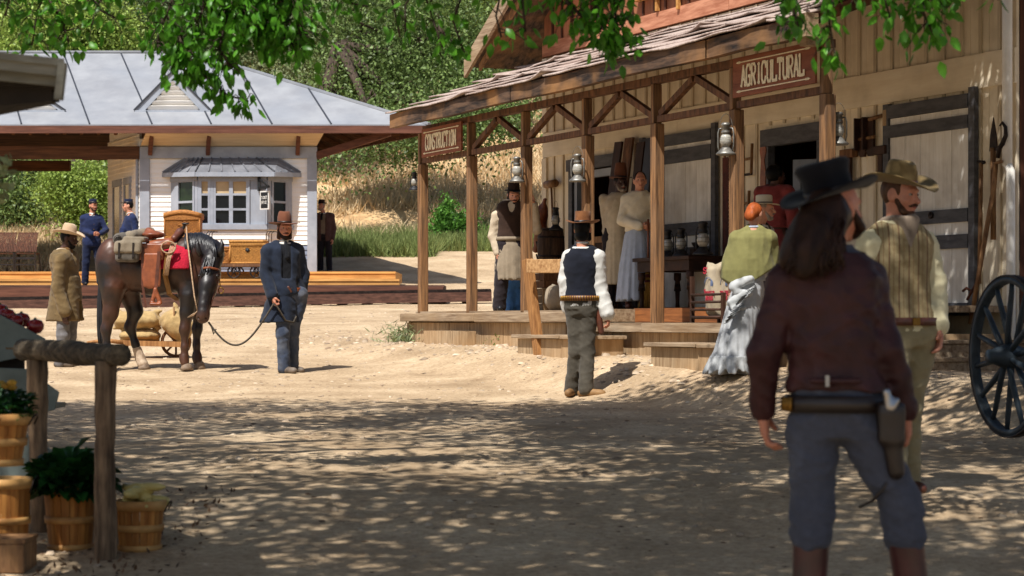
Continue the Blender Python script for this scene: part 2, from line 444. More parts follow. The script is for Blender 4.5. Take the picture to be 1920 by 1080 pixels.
# cloth
def cloth(n, c, v=.75, rough=.9, sc=9, bump=.25, **k):
    mk(n, c, tuple(x * v for x in c), rough=rough, sc=sc, bump=bump, spec=.15, bsc=k.pop('bsc', 26), sheen=k.pop('sheen', .1), **k)
cloth('duster', rgb(120, 100, 68), .62, dirt=rgb(86, 70, 48), dsc=3)
cloth('grey_pants', rgb(120, 118, 120), .7); cloth('navy', rgb(34, 44, 78), .7); cloth('navy_dark', rgb(28, 36, 62), .7)
cloth('coat_blue', rgb(34, 42, 58), .6, dirt=rgb(54, 62, 76), dsc=6, damt=.3); cloth('vest_black', rgb(26, 28, 34), .7)
cloth('shirt_white', rgb(216, 212, 204), .85); cloth('jean_slate', rgb(66, 76, 96), .6, dirt=rgb(120, 122, 126), dsc=6, damt=.4)
cloth('brown_suit', rgb(92, 66, 62), .7); cloth('dark_trouser', rgb(44, 38, 42), .7); cloth('shirt_tan', rgb(196, 180, 156), .8)
cloth('vest_brown', rgb(60, 44, 36), .65); cloth('apron_grey', rgb(150, 136, 116), .78); cloth('denim', rgb(88, 136, 190), .7)
cloth('vest_navy', rgb(28, 31, 42), .65); cloth('shirt_bright', rgb(206, 204, 198), .85); cloth('moss_pants', rgb(82, 77, 68), .68)
cloth('apron_cream', rgb(206, 190, 162), .8); cloth('blouse', rgb(230, 218, 192), .86); cloth('skirt_blue', rgb(178, 188, 204), .82)
cloth('red_dress', rgb(140, 62, 60), .65); cloth('olive_shawl', rgb(128, 124, 78), .8); cloth('dress_grey', rgb(180, 182, 184), .8, dirt=rgb(140, 140, 138), dsc=6, damt=.4)
cloth('dress_ruffle', rgb(188, 190, 190), .8); cloth('pants_near', rgb(70, 74, 86), .84, sc=30, bsc=60); cloth('shirt_yellow', rgb(216, 206, 168), .84)
cloth('khaki', rgb(150, 138, 106), .76); cloth('scarf_grey', rgb(140, 124, 108), .7); cloth('scarf_brown', rgb(124, 88, 46), .65)
cloth('wine', rgb(120, 40, 40), .6); cloth('red_blanket', rgb(186, 32, 56), .62, sc=40, bsc=70, bump=.7); cloth('canvas_grey', rgb(102, 96, 88), .66); cloth('canvas_pale', rgb(140, 128, 110), .7)
cloth('burlap', rgb(184, 156, 108), .7, sc=14, bsc=60, bump=.5); cloth('sack_white', rgb(172, 158, 134), .8); cloth('sack_red', rgb(176, 40, 60), .8)
cloth('sack_blue', rgb(96, 110, 140), .8)
cloth('hat_brown', rgb(118, 74, 54), .7, dirt=rgb(88, 52, 38), dsc=9); cloth('hat_tan', rgb(206, 180, 150), .8, dirt=rgb(160, 124, 92), dsc=9); cloth('hat_black', rgb(15, 15, 20), .7)
cloth('hat_darkbrown', rgb(52, 38, 32), .7); cloth('hat_rust', rgb(134, 88, 54), .62, dirt=rgb(84, 52, 34), dsc=8, damt=.7); cloth('hat_straw', rgb(214, 200, 172), .85); cloth('hat_khaki', rgb(128, 108, 72), .74, dirt=rgb(104, 84, 46), dsc=9, damt=.6)
mk('jacket_leather', rgb(60, 29, 30), rgb(42, 20, 22), rough=.6, sc=7, bump=.35, bsc=36, spec=.3, bdist=.006)
mk('leather_tan', rgb(152, 84, 50), rgb(104, 54, 32), rough=.42, sc=7, bump=.2, spec=.5); mk('leather_brown', rgb(106, 58, 40), rgb(66, 36, 26), rough=.45, sc=7, bump=.2, spec=.5)
mk('leather_dark', rgb(38, 28, 24), rgb(22, 17, 15), rough=.45, sc=9, bump=.2, spec=.5); mk('boot_wine', rgb(70, 26, 30), rgb(44, 16, 20), rough=.34, sc=6, bump=.15, spec=.6)
mk('boot_grey', rgb(120, 108, 96), rgb(80, 70, 62), rough=.6, sc=9, bump=.2); mk('boot_tan', rgb(150, 116, 76), rgb(110, 80, 50), rough=.65, sc=9, bump=.2); mk('shoe_black', rgb(34, 34, 38), rgb(22, 22, 25), rough=.4, sc=9, bump=.1)
def skin(n, c):
    m = mk(n, c, tuple(a * b for a, b in zip(c, (.86, .76, .72))), rough=.55, sc=16, bump=.1, bsc=60, spec=.35)
    b = m.node_tree.nodes['Principled BSDF']; b.inputs['Subsurface Weight'].default_value = .08; b.inputs['Subsurface Radius'].default_value = (.01, .004, .002)
skin('skin_fair', rgb(206, 150, 124)); skin('skin_tan', rgb(184, 126, 100)); skin('skin_red', rgb(192, 134, 110)); skin('skin_dark', rgb(88, 58, 46)); skin('skin_deep', rgb(70, 46, 38))
def hair(n, c): mk(n, c, tuple(x * .4 for x in c), rough=.5, sc=22, st=(1, 1, .35), bump=.8, spec=.15, bdist=.008)
hair('hair_dark', rgb(44, 32, 26)); hair('hair_brown', rgb(84, 56, 38)); hair('hair_black', rgb(20, 18, 18)); hair('hair_red', rgb(176, 90, 44)); hair('hair_grey', rgb(170, 156, 142)); hair('hair_near', rgb(46, 29, 20))
plain('eye_white', rgb(150, 140, 132), rough=.3); plain('eye_dark', rgb(30, 22, 18), rough=.3); mk('lip', rgb(160, 88, 78), rough=.5, bump=0)
# horse
mk('horse_hair', rgb(40, 30, 28), rgb(20, 17, 17), rough=.42, sc=1.9, bump=.2, bsc=45, spec=.45, dirt=rgb(92, 54, 32), dsc=1.9, damt=.8, bdist=.004)
mk('mane', rgb(26, 24, 27), rgb(12, 12, 14), rough=.4, sc=14, st=(1, 1, .3), bump=.7, spec=.6); mk('hoof', rgb(146, 126, 106), rgb(104, 86, 70), rough=.6, sc=9, bump=.2)
mk('sock', rgb(196, 176, 152), rgb(150, 128, 106), rough=.75, sc=12, bump=.2)
mk('rope', rgb(84, 76, 66), rgb(48, 44, 38), rough=.8, sc=60, bump=.6); mk('rope_pale', rgb(190, 160, 130), rgb(140, 112, 86), rough=.8, sc=60, bump=.4)
# produce
mk('tomato', rgb(150, 24, 26), rgb(110, 16, 20), rough=.25, sc=5, isl=.15, bump=.03, spec=.6); mk('squash', rgb(206, 188, 118), rgb(172, 150, 84), rough=.4, sc=6, isl=.16, bump=.05, spec=.4)
mk('produce_leaf', rgb(44, 96, 40), rgb(22, 58, 22), rough=.4, sc=9, isl=.4, bump=.2, spec=.5, trans=.2); mk('marigold', rgb(176, 140, 50), rgb(130, 96, 34), rough=.7, sc=9, isl=.25, bump=.1)
mk('straw', rgb(206, 164, 84), rgb(164, 118, 50), rough=.7, sc=9, isl=.25, bump=.1)
# foliage
mk('leaf_near', rgb(104, 168, 48), rgb(66, 122, 32), rough=.4, sc=8, isl=.35, bump=0, spec=.4, trans=.45)
mk('leaf_canopy', rgb(96, 110, 52), rgb(66, 84, 36), rough=.5, sc=8, isl=.35, bump=0, spec=.3, trans=.08)
mk('leaf_oak', rgb(120, 140, 78), rgb(82, 104, 52), rough=.5, sc=.7, isl=.5, bump=0, spec=.35, trans=.25)
mk('leaf_bright', rgb(160, 178, 88), rgb(120, 146, 62), rough=.5, sc=.8, isl=.45, bump=0, spec=.35, trans=.3)
mk('leaf_dark', rgb(104, 124, 74), rgb(68, 88, 50), rough=.5, sc=.7, isl=.5, bump=0, spec=.35, trans=.2)
mk('leaf_grey', rgb(146, 156, 112), rgb(106, 118, 82), rough=.55, sc=.7, isl=.5, bump=0, spec=.3, trans=.2)
mk('leaf_bush', rgb(104, 150, 62), rgb(70, 116, 40), rough=.5, sc=2, isl=.4, bump=0, spec=.3, trans=.3)
mk('bark', rgb(86, 72, 60), rgb(44, 36, 30), rough=.9, sc=5, st=(4, 4, .8), bump=.9, bdist=.03); mk('twig', rgb(92, 78, 54), rough=.8, bump=0)
mk('grass_green', rgb(142, 150, 92), rgb(100, 118, 62), rough=.7, sc=.6, isl=.4, bump=0, spec=.2, trans=.25)
mk('grass_dry', rgb(226, 206, 168), rgb(200, 174, 134), rough=.8, sc=.3, isl=.3, bump=0, spec=.15, trans=.2)
mk('pebble', rgb(190, 172, 148), rgb(140, 118, 96), rough=.85, sc=4, isl=.35, bump=.2); mk('litter', rgb(110, 82, 56), rgb(70, 50, 36), rough=.85, sc=4, isl=.4, bump=.2)

# striped waistcoat
def striped():
    m = mk('vest_stripe', rgb(158, 142, 108), rgb(132, 116, 84), rough=.9, sc=14, bump=.25, bsc=40, spec=.1); nt = m.node_tree; N = nt.nodes; L = nt.links
    B = N['Principled BSDF']; old = B.inputs['Base Color'].links[0].from_socket
    tc = N.new('ShaderNodeTexCoord'); sp = N.new('ShaderNodeSeparateXYZ'); L.new(tc.outputs['Object'], sp.inputs[0])
    col = old
    for fr, w, c in ((1 / .058, .15, rgb(92, 66, 54)), (1 / .029, .14, rgb(128, 104, 74))):
        a = N.new('ShaderNodeMath'); a.operation = 'MULTIPLY'; a.inputs[1].default_value = fr; L.new(sp.outputs[0], a.inputs[0])
        f = N.new('ShaderNodeMath'); f.operation = 'FRACT'; L.new(a.outputs[0], f.inputs[0])
        g = N.new('ShaderNodeMath'); g.operation = 'LESS_THAN'; g.inputs[1].default_value = w; L.new(f.outputs[0], g.inputs[0])
        mx = N.new('ShaderNodeMixRGB'); L.new(g.outputs[0], mx.inputs[0]); L.new(col, mx.inputs[1]); mx.inputs[2].default_value = (*c, 1); col = mx.outputs[0]
    L.new(col, B.inputs['Base Color'])
striped()

def ground_mat():
    m = bpy.data.materials.new('dirt'); m.use_nodes = True; nt = m.node_tree; N = nt.nodes; L = nt.links; B = N['Principled BSDF']
    g = N.new('ShaderNodeNewGeometry'); pos = g.outputs['Position']
    def noise(s, d=6, st=(1, 1, 1), r=.6):
        mp = N.new('ShaderNodeMapping'); mp.inputs['Scale'].default_value = st; L.new(pos, mp.inputs[0])
        n = N.new('ShaderNodeTexNoise'); n.inputs['Scale'].default_value = s; n.inputs['Detail'].default_value = d; n.inputs['Roughness'].default_value = r; L.new(mp.outputs[0], n.inputs['Vector']); return n.outputs[0]
    def ramp(f, stops):
        r = N.new('ShaderNodeValToRGB'); e = r.color_ramp.elements
        while len(e) < len(stops): e.new(.5)
        for i, (p, c) in enumerate(stops): e[i].position = p; e[i].color = (*c, 1)
        L.new(f, r.inputs[0]); return r.outputs[0]
    base = ramp(noise(1.1, 8), [(.3, rgb(160, 138, 110)), (.5, rgb(186, 163, 133)), (.68, rgb(206, 184, 153))])
    fine = ramp(noise(22, 6, r=.7), [(.35, (.74, .70, .66)), (.6, (1.04, 1.04, 1.04))])
    mx = N.new('ShaderNodeMixRGB'); mx.blend_type = 'MULTIPLY'; mx.inputs[0].default_value = 1; L.new(base, mx.inputs[1]); L.new(fine, mx.inputs[2])
    speck = ramp(noise(70, 3, r=.8), [(.62, (0, 0, 0)), (.68, (1, 1, 1))])
    m2 = N.new('ShaderNodeMixRGB'); L.new(speck, m2.inputs[0]); L.new(mx.outputs[0], m2.inputs[1]); m2.inputs[2].default_value = (*rgb(104, 76, 54), 1)
    # dry grass colour on the hillside, dark scrub soil higher up
    sp = N.new('ShaderNodeSeparateXYZ'); L.new(pos, sp.inputs[0])
    def rng(v, a, b):
        r = N.new('ShaderNodeMapRange'); r.inputs[1].default_value = a; r.inputs[2].default_value = b; L.new(v, r.inputs[0]); return r.outputs[0]
    wob = N.new('ShaderNodeMath'); wob.operation = 'MULTIPLY_ADD'; wob.inputs[1].default_value = 14; L.new(noise(.25, 5), wob.inputs[0]); L.new(sp.outputs[1], wob.inputs[2])
    hillc = ramp(noise(.8, 8, (1, .5, 2)), [(.3, rgb(166, 130, 92)), (.5, rgb(206, 172, 128)), (.7, rgb(222, 196, 152))])
    m3 = N.new('ShaderNodeMixRGB'); L.new(rng(wob.outputs[0], 66, 72), m3.inputs[0]); L.new(m2.outputs[0], m3.inputs[1]); L.new(hillc, m3.inputs[2])
    scrub = ramp(noise(.6, 9), [(.35, rgb(54, 58, 40)), (.5, rgb(96, 96, 70)), (.68, rgb(150, 138, 108))])
    m4 = N.new('ShaderNodeMixRGB'); L.new(rng(wob.outputs[0], 100, 108), m4.inputs[0]); L.new(m3.outputs[0], m4.inputs[1]); L.new(scrub, m4.inputs[2])
    L.new(m4.outputs[0], B.inputs['Base Color']); B.inputs['Roughness'].default_value = .95; B.inputs['Specular IOR Level'].default_value = .1
    prev = None
    for s, st, d in ((1.3, .5, .05), (11, .8, .025), (50, .8, .012)):
        b = N.new('ShaderNodeBump'); b.inputs['Strength'].default_value = st; b.inputs['Distance'].default_value = d; L.new(noise(s, 6), b.inputs['Height'])
        if prev: L.new(prev, b.inputs['Normal'])
        prev = b.outputs[0]
    vo = N.new('ShaderNodeTexVoronoi'); vo.inputs['Scale'].default_value = 3.1; vo.inputs['Randomness'].default_value = 1; L.new(pos, vo.inputs['Vector'])
    rr = N.new('ShaderNodeMapRange'); rr.inputs[1].default_value = .1; rr.inputs[2].default_value = .34; L.new(vo.outputs['Distance'], rr.inputs[0])
    b = N.new('ShaderNodeBump'); b.inputs['Strength'].default_value = .3; b.inputs['Distance'].default_value = .02; L.new(rr.outputs[0], b.inputs['Height']); L.new(prev, b.inputs['Normal']); prev = b.outputs[0]
    L.new(prev, B.inputs['Normal']); MAT['dirt'] = m
ground_mat()
# ---------------------------------------------------------------- ground
U0 = Vector((-1.237, 29.63)); UD = Vector((.4185, -.9082)); WD = Vector((.9082, .4185)); ANG = math.atan2(UD.y, UD.x)
def S(u, w, z=0):
    """store frame: u along the porch towards the viewer, w into the building, z above the lens"""
    p = U0 + UD * u + WD * w; return Vector((p.x, p.y, ZC + z))
def WP(px, py, w):
    """photo point lying in the plane w of the store -> (u, z)"""
    k = (px - 960) / F
    u = (k * (U0.y + WD.y * w) - U0.x - WD.x * w) / (UD.x - k * UD.y)
    return u, (600 - py) * (U0.y + WD.y * w + UD.y * u) / F

_gy = np.array([-30, 0, 5, 8, 11, 12.3, 15, 21.6, 25.3, 29, 33, 37, 41, 44, 47, 50, 56, 62, 70, 80, 95, 120, 160, 230.])
_gz = np.array([-1.6, -1.5, -1.42, -1.29, -1.155, -.98, -.89, -.79, -.615, -.45, -.22, 0.0, .14, .26, .5, .85, 1.7, 2.3, 4.0, 6.2, 9.6, 17, 30, 56.])
_gyf = np.linspace(-30, 230, 1041); _gzf = np.interp(_gyf, _gy, _gz)
_k = np.exp(-np.linspace(-2, 2, 9) ** 2); _k /= _k.sum(); _gzf[4:-4] = np.convolve(_gzf, _k, 'valid')
def gz(x, y):
    x = np.asarray(x, float); y = np.asarray(y, float)
    z = np.interp(y, _gyf, _gzf)
    w = (x - U0.x) * WD.x + (y - U0.y) * WD.y
    c = np.interp(y, [10, 18, 23, 27.5, 30, 34], [.36, .36, .33, .21, .08, 0])
    t = np.clip((w + 1.75) / 1.2, 0, 1); z = z + c * t * t * (3 - 2 * t)
    z = z + .018 * sn(x * 1.9, y * 1.4, 0 * x, 3) + .01 * sn(x * 6, y * 5, 0 * x, 4)
    hill = np.clip((y - 58) / 40, 0, 1)
    z = z + hill * (1.1 * sn(x * .09, y * .07, 0 * x, 8) + .25 * sn(x * .5, y * .4, 0 * x, 9))
    z = z + .02 * np.maximum(x - 3, 0) * np.clip((y - 45) / 20, 0, 1)
    return z
def G(x, y): return ZC + float(gz(x, y))

def ground():
    ys = np.concatenate([np.arange(-20, 5, 1.5), np.arange(5, 30, .14), np.arange(30, 60, .3), np.geomspace(60, 230, 90)])
    xs = np.concatenate([np.geomspace(90, 9, 24)[:-1] * -1, np.arange(-9, 9.01, .16), np.geomspace(9, 90, 24)[1:]])
    X, Y = np.meshgrid(xs, ys); Z = gz(X, Y) + ZC
    # a little roughness: trodden earth, banked against the porch
    near = np.clip((40 - Y) / 20, 0, 1); w = (X - U0.x) * WD.x + (Y - U0.y) * WD.y
    bank = np.exp(-((w + .55) / .5) ** 2)
    Z = Z + near * (.008 * sn(X * 14, Y * 12, 0 * X, 5) + bank * .018 * sn(X * 5, Y * 5, 0 * X, 6))
    n, m = len(xs), len(ys); i = np.arange(n * m).reshape(m, n)
    Q = np.stack([i[:-1, :-1], i[:-1, 1:], i[1:, 1:], i[1:, :-1]], -1).reshape(-1, 4)
    struct('ground', mesh_np('ground', np.stack([X, Y, Z], -1).reshape(-1, 3), Q, smooth=True), 'dirt')
ground()

# ---------------------------------------------------------------- lettering
GL = {'A': [[(0, 0), (.5, 1), (1, 0)], [(.2, .34), (.8, .34)]], 'B': [[(0, 0), (0, 1), (.7, 1), (.9, .85), (.9, .65), (.7, .52), (0, .52)], [(.7, .52), (1, .38), (1, .15), (.75, 0), (0, 0)]],
      'C': [[(1, .75), (.8, 1), (.25, 1), (0, .8), (0, .2), (.25, 0), (.8, 0), (1, .25)]], 'D': [[(0, 0), (0, 1), (.7, 1), (1, .75), (1, .25), (.7, 0), (0, 0)]],
      'E': [[(1, 1), (0, 1), (0, 0), (1, 0)], [(0, .52), (.75, .52)]], 'F': [[(1, 1), (0, 1), (0, 0)], [(0, .52), (.75, .52)]],
      'G': [[(1, .75), (.8, 1), (.25, 1), (0, .8), (0, .2), (.25, 0), (.8, 0), (1, .2), (1, .45), (.6, .45)]], 'I': [[(.5, 0), (.5, 1)]],
      'K': [[(0, 0), (0, 1)], [(1, 1), (0, .45)], [(.3, .6), (1, 0)]], 'L': [[(0, 1), (0, 0), (1, 0), (1, .2)]], 'N': [[(0, 0), (0, 1), (1, 0), (1, 1)]],
      'O': [[(.25, 0), (0, .2), (0, .8), (.25, 1), (.75, 1), (1, .8), (1, .2), (.75, 0), (.25, 0)]], 'R': [[(0, 0), (0, 1), (.75, 1), (1, .85), (1, .65), (.75, .5), (0, .5)], [(.5, .5), (1, 0)]],
      'S': [[(1, .8), (.8, 1), (.2, 1), (0, .8), (0, .65), (1, .38), (1, .2), (.8, 0), (.2, 0), (0, .2)]], 'T': [[(.5, 0), (.5, 1)], [(0, .85), (0, 1), (1, 1), (1, .85)]],
      'U': [[(0, 1), (0, .2), (.25, 0), (.75, 0), (1, .2), (1, 1)]], 'W': [[(0, 1), (.25, 0), (.5, .7), (.75, 0), (1, 1)]]}
SERIF = {'A': [(0, 0), (1, 0)], 'R': [(0, 0), (0, 1), (1, 0)], 'I': [(.5, 0), (.5, 1)], 'U': [(0, 1), (1, 1)], 'L': [(0, 1)], 'T': [(.5, 0)], 'N': [(0, 0), (0, 1), (1, 1)], 'F': [(0, 0)]}
def lettering(mb, text, x0, x1, z0, z1, y, wv=.3, wh=.12, slab=True, gap=.35, depth=.004):
    """flat painted letters in the plane y facing -y: thick uprights, thin horizontals, slab serifs"""
    n = len(text); adv = (x1 - x0) / (n + (n - 1) * gap) if n > 1 else (x1 - x0); h = z1 - z0; x = x0
    for ch in text:
        if ch != ' ':
            q = 0
            for line in GL[ch]:
                for a, b in zip(line, line[1:]):
                    A = Vector((x + a[0] * adv, y, z0 + a[1] * h)); B = Vector((x + b[0] * adv, y, z0 + b[1] * h))
                    d = (B - A).normalized(); t = adv * wv * abs(d.z) + h * wh * (1 - abs(d.z))
                    q += 1; off = Vector((0, -.0007 * q, 0))
                    mb.beam(A + off, B + off, depth, t, up=(0, 0, 1) if abs(d.z) < .7 else (1, 0, 0), ext=t * .28) if abs(d.z) < .7 else mb.beam(A + off, B + off, t, depth, up=(0, 1, 0), ext=h * wh * .3)
            if slab:
                for sx, sz in SERIF.get(ch, []):
                    q += 1; sw = adv * (.62 if ch in 'I' else .5)
                    mb.box((x + sx * adv, y - .0007 * q, z0 + sz * h + (h * .045 if sz == 0 else -h * .045)), (sw, depth, h * .09))
        x += adv * (1 + gap)

# ---------------------------------------------------------------- the store
W = 1.88
store = thing('store_building', 'two storey timber store with cream board walls, brown gable and long shingled porch', 'store', S(0, 0, 0), ANG)
UR = 10.62      # right end of the wall
def boards_v(mb, u0, u1, z0, z1, y, th=.02, bw=.3, gap=.004, jz=0, rnd=random):
    u = u0
    while u < u1 - .01:
        e = min(u + bw, u1); dz = rnd.uniform(-jz, jz)
        mb.span(u + gap / 2, e - gap / 2, y - rnd.uniform(0, .002), y + th, z0 + dz, z1); u = e
def boards_h(mb, u0, u1, z0, z1, y, th=.02, bh=.2, gap=.004):
    z = z0
    while z < z1 - .005:
        e = min(z + bh, z1); mb.span(u0, u1, y - random.uniform(0, .003), y + th, z + gap / 2, e - gap / 2); z = e
zdeck = .12; ztop = 3.72
def wx(px, py=400): return WP(px, py, W)[0]
dl0, dl1 = wx(1078), wx(1152); dc0, dc1 = wx(1447), wx(1538)
# lower wall with two real doorways
mb = MB()
for a, b, z0 in ((0, dl0, -.6), (dl0, dl1, 2.2), (dl1, dc0, -.6), (dc0, dc1, 2.14), (dc1, UR, -.6)):
    boards_v(mb, a, b, z0, ztop, W, .03, .305)
part('front_wall', mb, 'cream_board', store)
mb = MB()
for k in range(int(UR / .305) + 1):
    u = k * .305
    mb.span(u - .022, u + .022, W - .022, W + .005, 2.66, ztop)
    if not (dl0 - .1 < u < dl1 + .1 or dc0 - .12 < u < dc1 + .12): mb.span(u - .022, u + .022, W - .022, W + .005, .1, 2.31)
    elif u > dc0 - .12: mb.span(u - .022, u + .022, W - .022, W + .005, 2.27, 2.31)
part('batten', mb, 'batten', store, label='narrow cream battens over the joints of the wall boards').__setitem__('kind', 'stuff')
mb = MB(); mb.span(-.02, 3.9, W - .03, W + .002, 2.31, 2.655).span(3.904, 7.4, W - .028, W + .002, 2.312, 2.652).span(7.404, UR + .01, W - .031, W + .002, 2.31, 2.655)
part('frieze_board', mb, 'cream_frieze', store)
mb = MB(); mb.span(-.04, .1, W - .034, W + .03, -.5, 2.3); part('corner_board', mb, 'cream_board', store); mb = MB(); mb.span(-.04, .1, W - .03, W + .03, 2.67, ztop)
part('corner_board', mb, 'cream_board', store)
mb = MB(); mb.tube([(UR - .02, W - .1, 4), (UR - .02, W - .1, 1.5)], .05, 10).tube([(UR - .02, W - .1, 1.52), (UR + .02, W - .09, 1.45), (UR + .03, W - .09, -.4)], .045, 10)
part('downspout', mb, 'siding', store)
mb = MB(); boards_v(mb, UR + .34, UR + 2.8, -.6, 4.2, W - .1, .04, .2)
part('side_annex', mb, 'brown_wall', store)
# back and side walls, floor: the rooms behind the doors are real and dark
mb = MB(); mb.span(.0, .05, W + .04, 8.5, -.8, ztop).span(UR - .05, UR, W + .04, 8.5, -.8, ztop).span(.0, UR, 8.5, 8.56, -.8, ztop).span(0.06, UR - .06, W + .06, 8.44, .04, .11).span(0.06, UR - .06, W + .06, 8.44, 3.3, 3.36)
part('inner_wall', mb, 'brown_batten', store)
# upper gable wall
gp = math.tan(math.radians(30)); uc = UR / 2; zr = ztop + .02
def gtop(u): return zr + .55 + (uc - abs(u - uc)) * gp
mb = MB(); u = 0
while u < UR - .01:
    e = min(u + .3, UR); y = W - .012 - random.uniform(0, .004)
    mb.prism([(u + .004, zr), (e - .004, zr), (e - .004, gtop(e)), (u + .004, gtop(u))], .03, (0, y, 0)); u = e
part('gable_wall', mb, 'brown_wall', store)
mb = MB()
for k in range(1, int(UR / .3) + 1):
    u = k * .3; mb.span(u - .02, u + .02, W - .036, W - .01, zr + .2, gtop(u) - .02)
o = part('gable_batten', mb, 'brown_batten', store, label='dark brown battens of the upper gable'); o['kind'] = 'stuff'
mb = MB(); mb.span(0, 5.2, W - .045, W - .013, zr, zr + .2).span(5.21, UR, W - .043, W - .013, zr, zr + .2)
part('sill_board', mb, 'salmon_board', store)
# gallery window of the gable with a pale ledge
mb = MB(); u0 = WP(1200, 5, W)[0]; mb.span(u0, u0 + 2.3, W - .12, W - .03, 4.14, 4.2); mb.span(u0 + .55, u0 + .6, W - .08, W - .036, 3.95, 4.9); mb.span(u0 + 1.1, u0 + 1.15, W - .08, W - .036, 3.9, 4.9)
part('window_ledge', mb, 'pine', store)
# main roof
for sgn, nm in ((-1, 'roof_slope'), (1, 'roof_slope')):
    e = 0 - 1.05 if sgn < 0 else UR + 1.05
    ze = zr + .55 - 1.05 * gp; zp = zr + .55 + uc * gp
    mb = MB(); pr = [(e, ze), (uc, zp), (uc, zp + .09), (e, ze + .09)]
    mb.prism(pr if sgn < 0 else pr[::-1], 8.0, (0, W - .75, 0))
    part(nm, mb, 'dark_beam', store)
    mb = MB(); pr = [(e - sgn * -.0, ze - .16), (uc, zp - .16), (uc, zp + .1), (e, ze + .1)]
    mb.prism(pr if sgn < 0 else pr[::-1], .05, (0, W - .805, 0)); part('bargeboard', mb, 'deck_board', store)
    mb = MB(); pr = [(e + .3 * -sgn, ze + .3 * gp - .26), (uc, zp - .26), (uc, zp - .165), (e + .3 * -sgn, ze + .3 * gp - .165)]
    mb.prism(pr if sgn < 0 else pr[::-1], .04, (0, W - .7, 0)); part('lookout_rafter', mb, 'tool_wood', store)
# porch roof
ue0, _ = WP(733, 235, -.38); ue1 = 10.28; UE = 10.62; ze = 2.86; slope = (3.68 - 2.88) / (W + .3)
def rz_(w): return ze + (w + .38) * slope
mb = MB()
a = [(-.38, ze - .03), (W, rz_(W) - .03), (W, rz_(W) - .002), (-.38, ze - .002)]
mb.prism([(p[0], p[1]) for p in a], ue1 - ue0, (ue0, 0, 0), (0, 1, 0), (0, 0, 1), (1, 0, 0)); part('roof_deck', mb, 'red_brown', store)
NC = 7; rr = random.Random(5)
mb = MB(); wv = lambda u, k: .5 + .5 * math.sin(u * 3.1 + k * 1.9 + 1.2 * math.sin(u * 1.3 + k))
for k in range(NC):
    w0 = -.44 + k * (W + .42) / NC; w1 = w0 + (W + .42) / NC * 1.35
    u = ue0 - .05 + rr.uniform(-.02, .04)
    while u < ue1 + .02:
        L = rr.uniform(1.5, 3.2); e = min(u + L, ue1 + rr.uniform(.0, .06)); n = 22; rows = [[], [], []]
        cl = rr.uniform(.0, .03); cr = rr.uniform(.0, .05) + (.03 if rr.random() < .35 else 0); ph = rr.uniform(0, 6)
        for i in range(n + 1):
            t = i / n; uu = u + (e - u) * t
            lift = cl * (1 - t) ** 9 + cr * t ** 9 + .01 * math.sin(uu * 3.3 + ph) + .004 * math.sin(uu * 9 + ph)
            jw = .012 * math.sin(uu * 4 + ph * 2)
            rows[0].append((uu, w0 + jw - lift * .3, rz_(w0) + .034 + lift))
            rows[1].append((uu, (w0 + w1) / 2 + jw, rz_((w0 + w1) / 2) + .016 + lift * .3))
            rows[2].append((uu, w1, rz_(w1) + .004))
        mb.sheet(rows, (0, 0, -.02)); u = e + .004
o = part('shingle', mb, 'shake', store, label='weathered pinkish grey shakes with curled wavy edges'); o['kind'] = 'stuff'
# fascia: three long weathered beams with a slight sag
cuts = [ue0, WP(962, 190, -.36)[0], WP(1330, 90, -.36)[0], ue1]
for i in range(3):
    mb = MB(); a, b = cuts[i] + .002, cuts[i + 1] - .002; n = 8; rows = []
    for (yy, zz) in ((-.40, ze - .19), (-.40, ze - .005), (-.30, ze - .005), (-.30, ze - .19), (-.40, ze - .19)):
        rows.append([(a + (b - a) * t / n, yy + .006 * math.sin(t * 2 + i), zz + .008 * math.sin(t * 1.1 + i * 2)) for t in range(n + 1)])
    mb.sheet(rows, smooth=False); part('fascia_beam', mb, 'dark_beam', store)
mb = MB(); mb.span(ue1 + .0, ue1 + .16, -.42, -.28, ze - .2, ze + .02); mb.span(ue1 - .12, ue1 + .0, -.31, -.17, ze - .26, ze - .06)
part('beam_end', mb, 'deck_board', store)
mb = MB(); mb.span(ue0 + .35, ue1 - .05, -.05, .05, 2.6, 2.68); part('header_beam', mb, 'old_brace', store)
SP = 1.694
for i in range(7):
    u = i * SP; zb = .075 if i < 3 else -.03
    mb = MB(); s_ = .06
    mb.span(u - s_, u + s_, -.06, .06, zb - .05, 2.16)
    mb.span(u - s_ + .004, u + .012, -.056, .056, 2.163, 2.598)
    part('porch_post', mb, 'old_post', store, bevel=.012, label='grey weathered square post at the sign end' if i == 6 else None)
for i in range(6):
    mb = MB(); mb.span(i * SP + .063, (i + 1) * SP - .063, -.035, .035, 2.17, 2.24); part('tie_rail', mb, 'old_brace', store)
    if i not in (0, 5):
        for sg in (0, 1):
            a = ((i + sg) * SP + (.09 if sg == 0 else -.09), 0, 2.26); b = ((i + .5) * SP + (-.03 if sg == 0 else .03), 0, 2.57)
            mb = MB(); mb.beam(a, b, .065, .07); part('brace', mb, 'old_brace', store)
# rafters under the porch roof
for k in range(15):
    u = ue0 + .2 + k * (ue1 - ue0 - .4) / 14
    mb = MB(); mb.beam((u, -.28, rz_(-.28) - .085), (u, W - .05, rz_(W - .05) - .085), .06, .1, up=(0, 0, 1)); part('rafter', mb, 'old_brace', store)
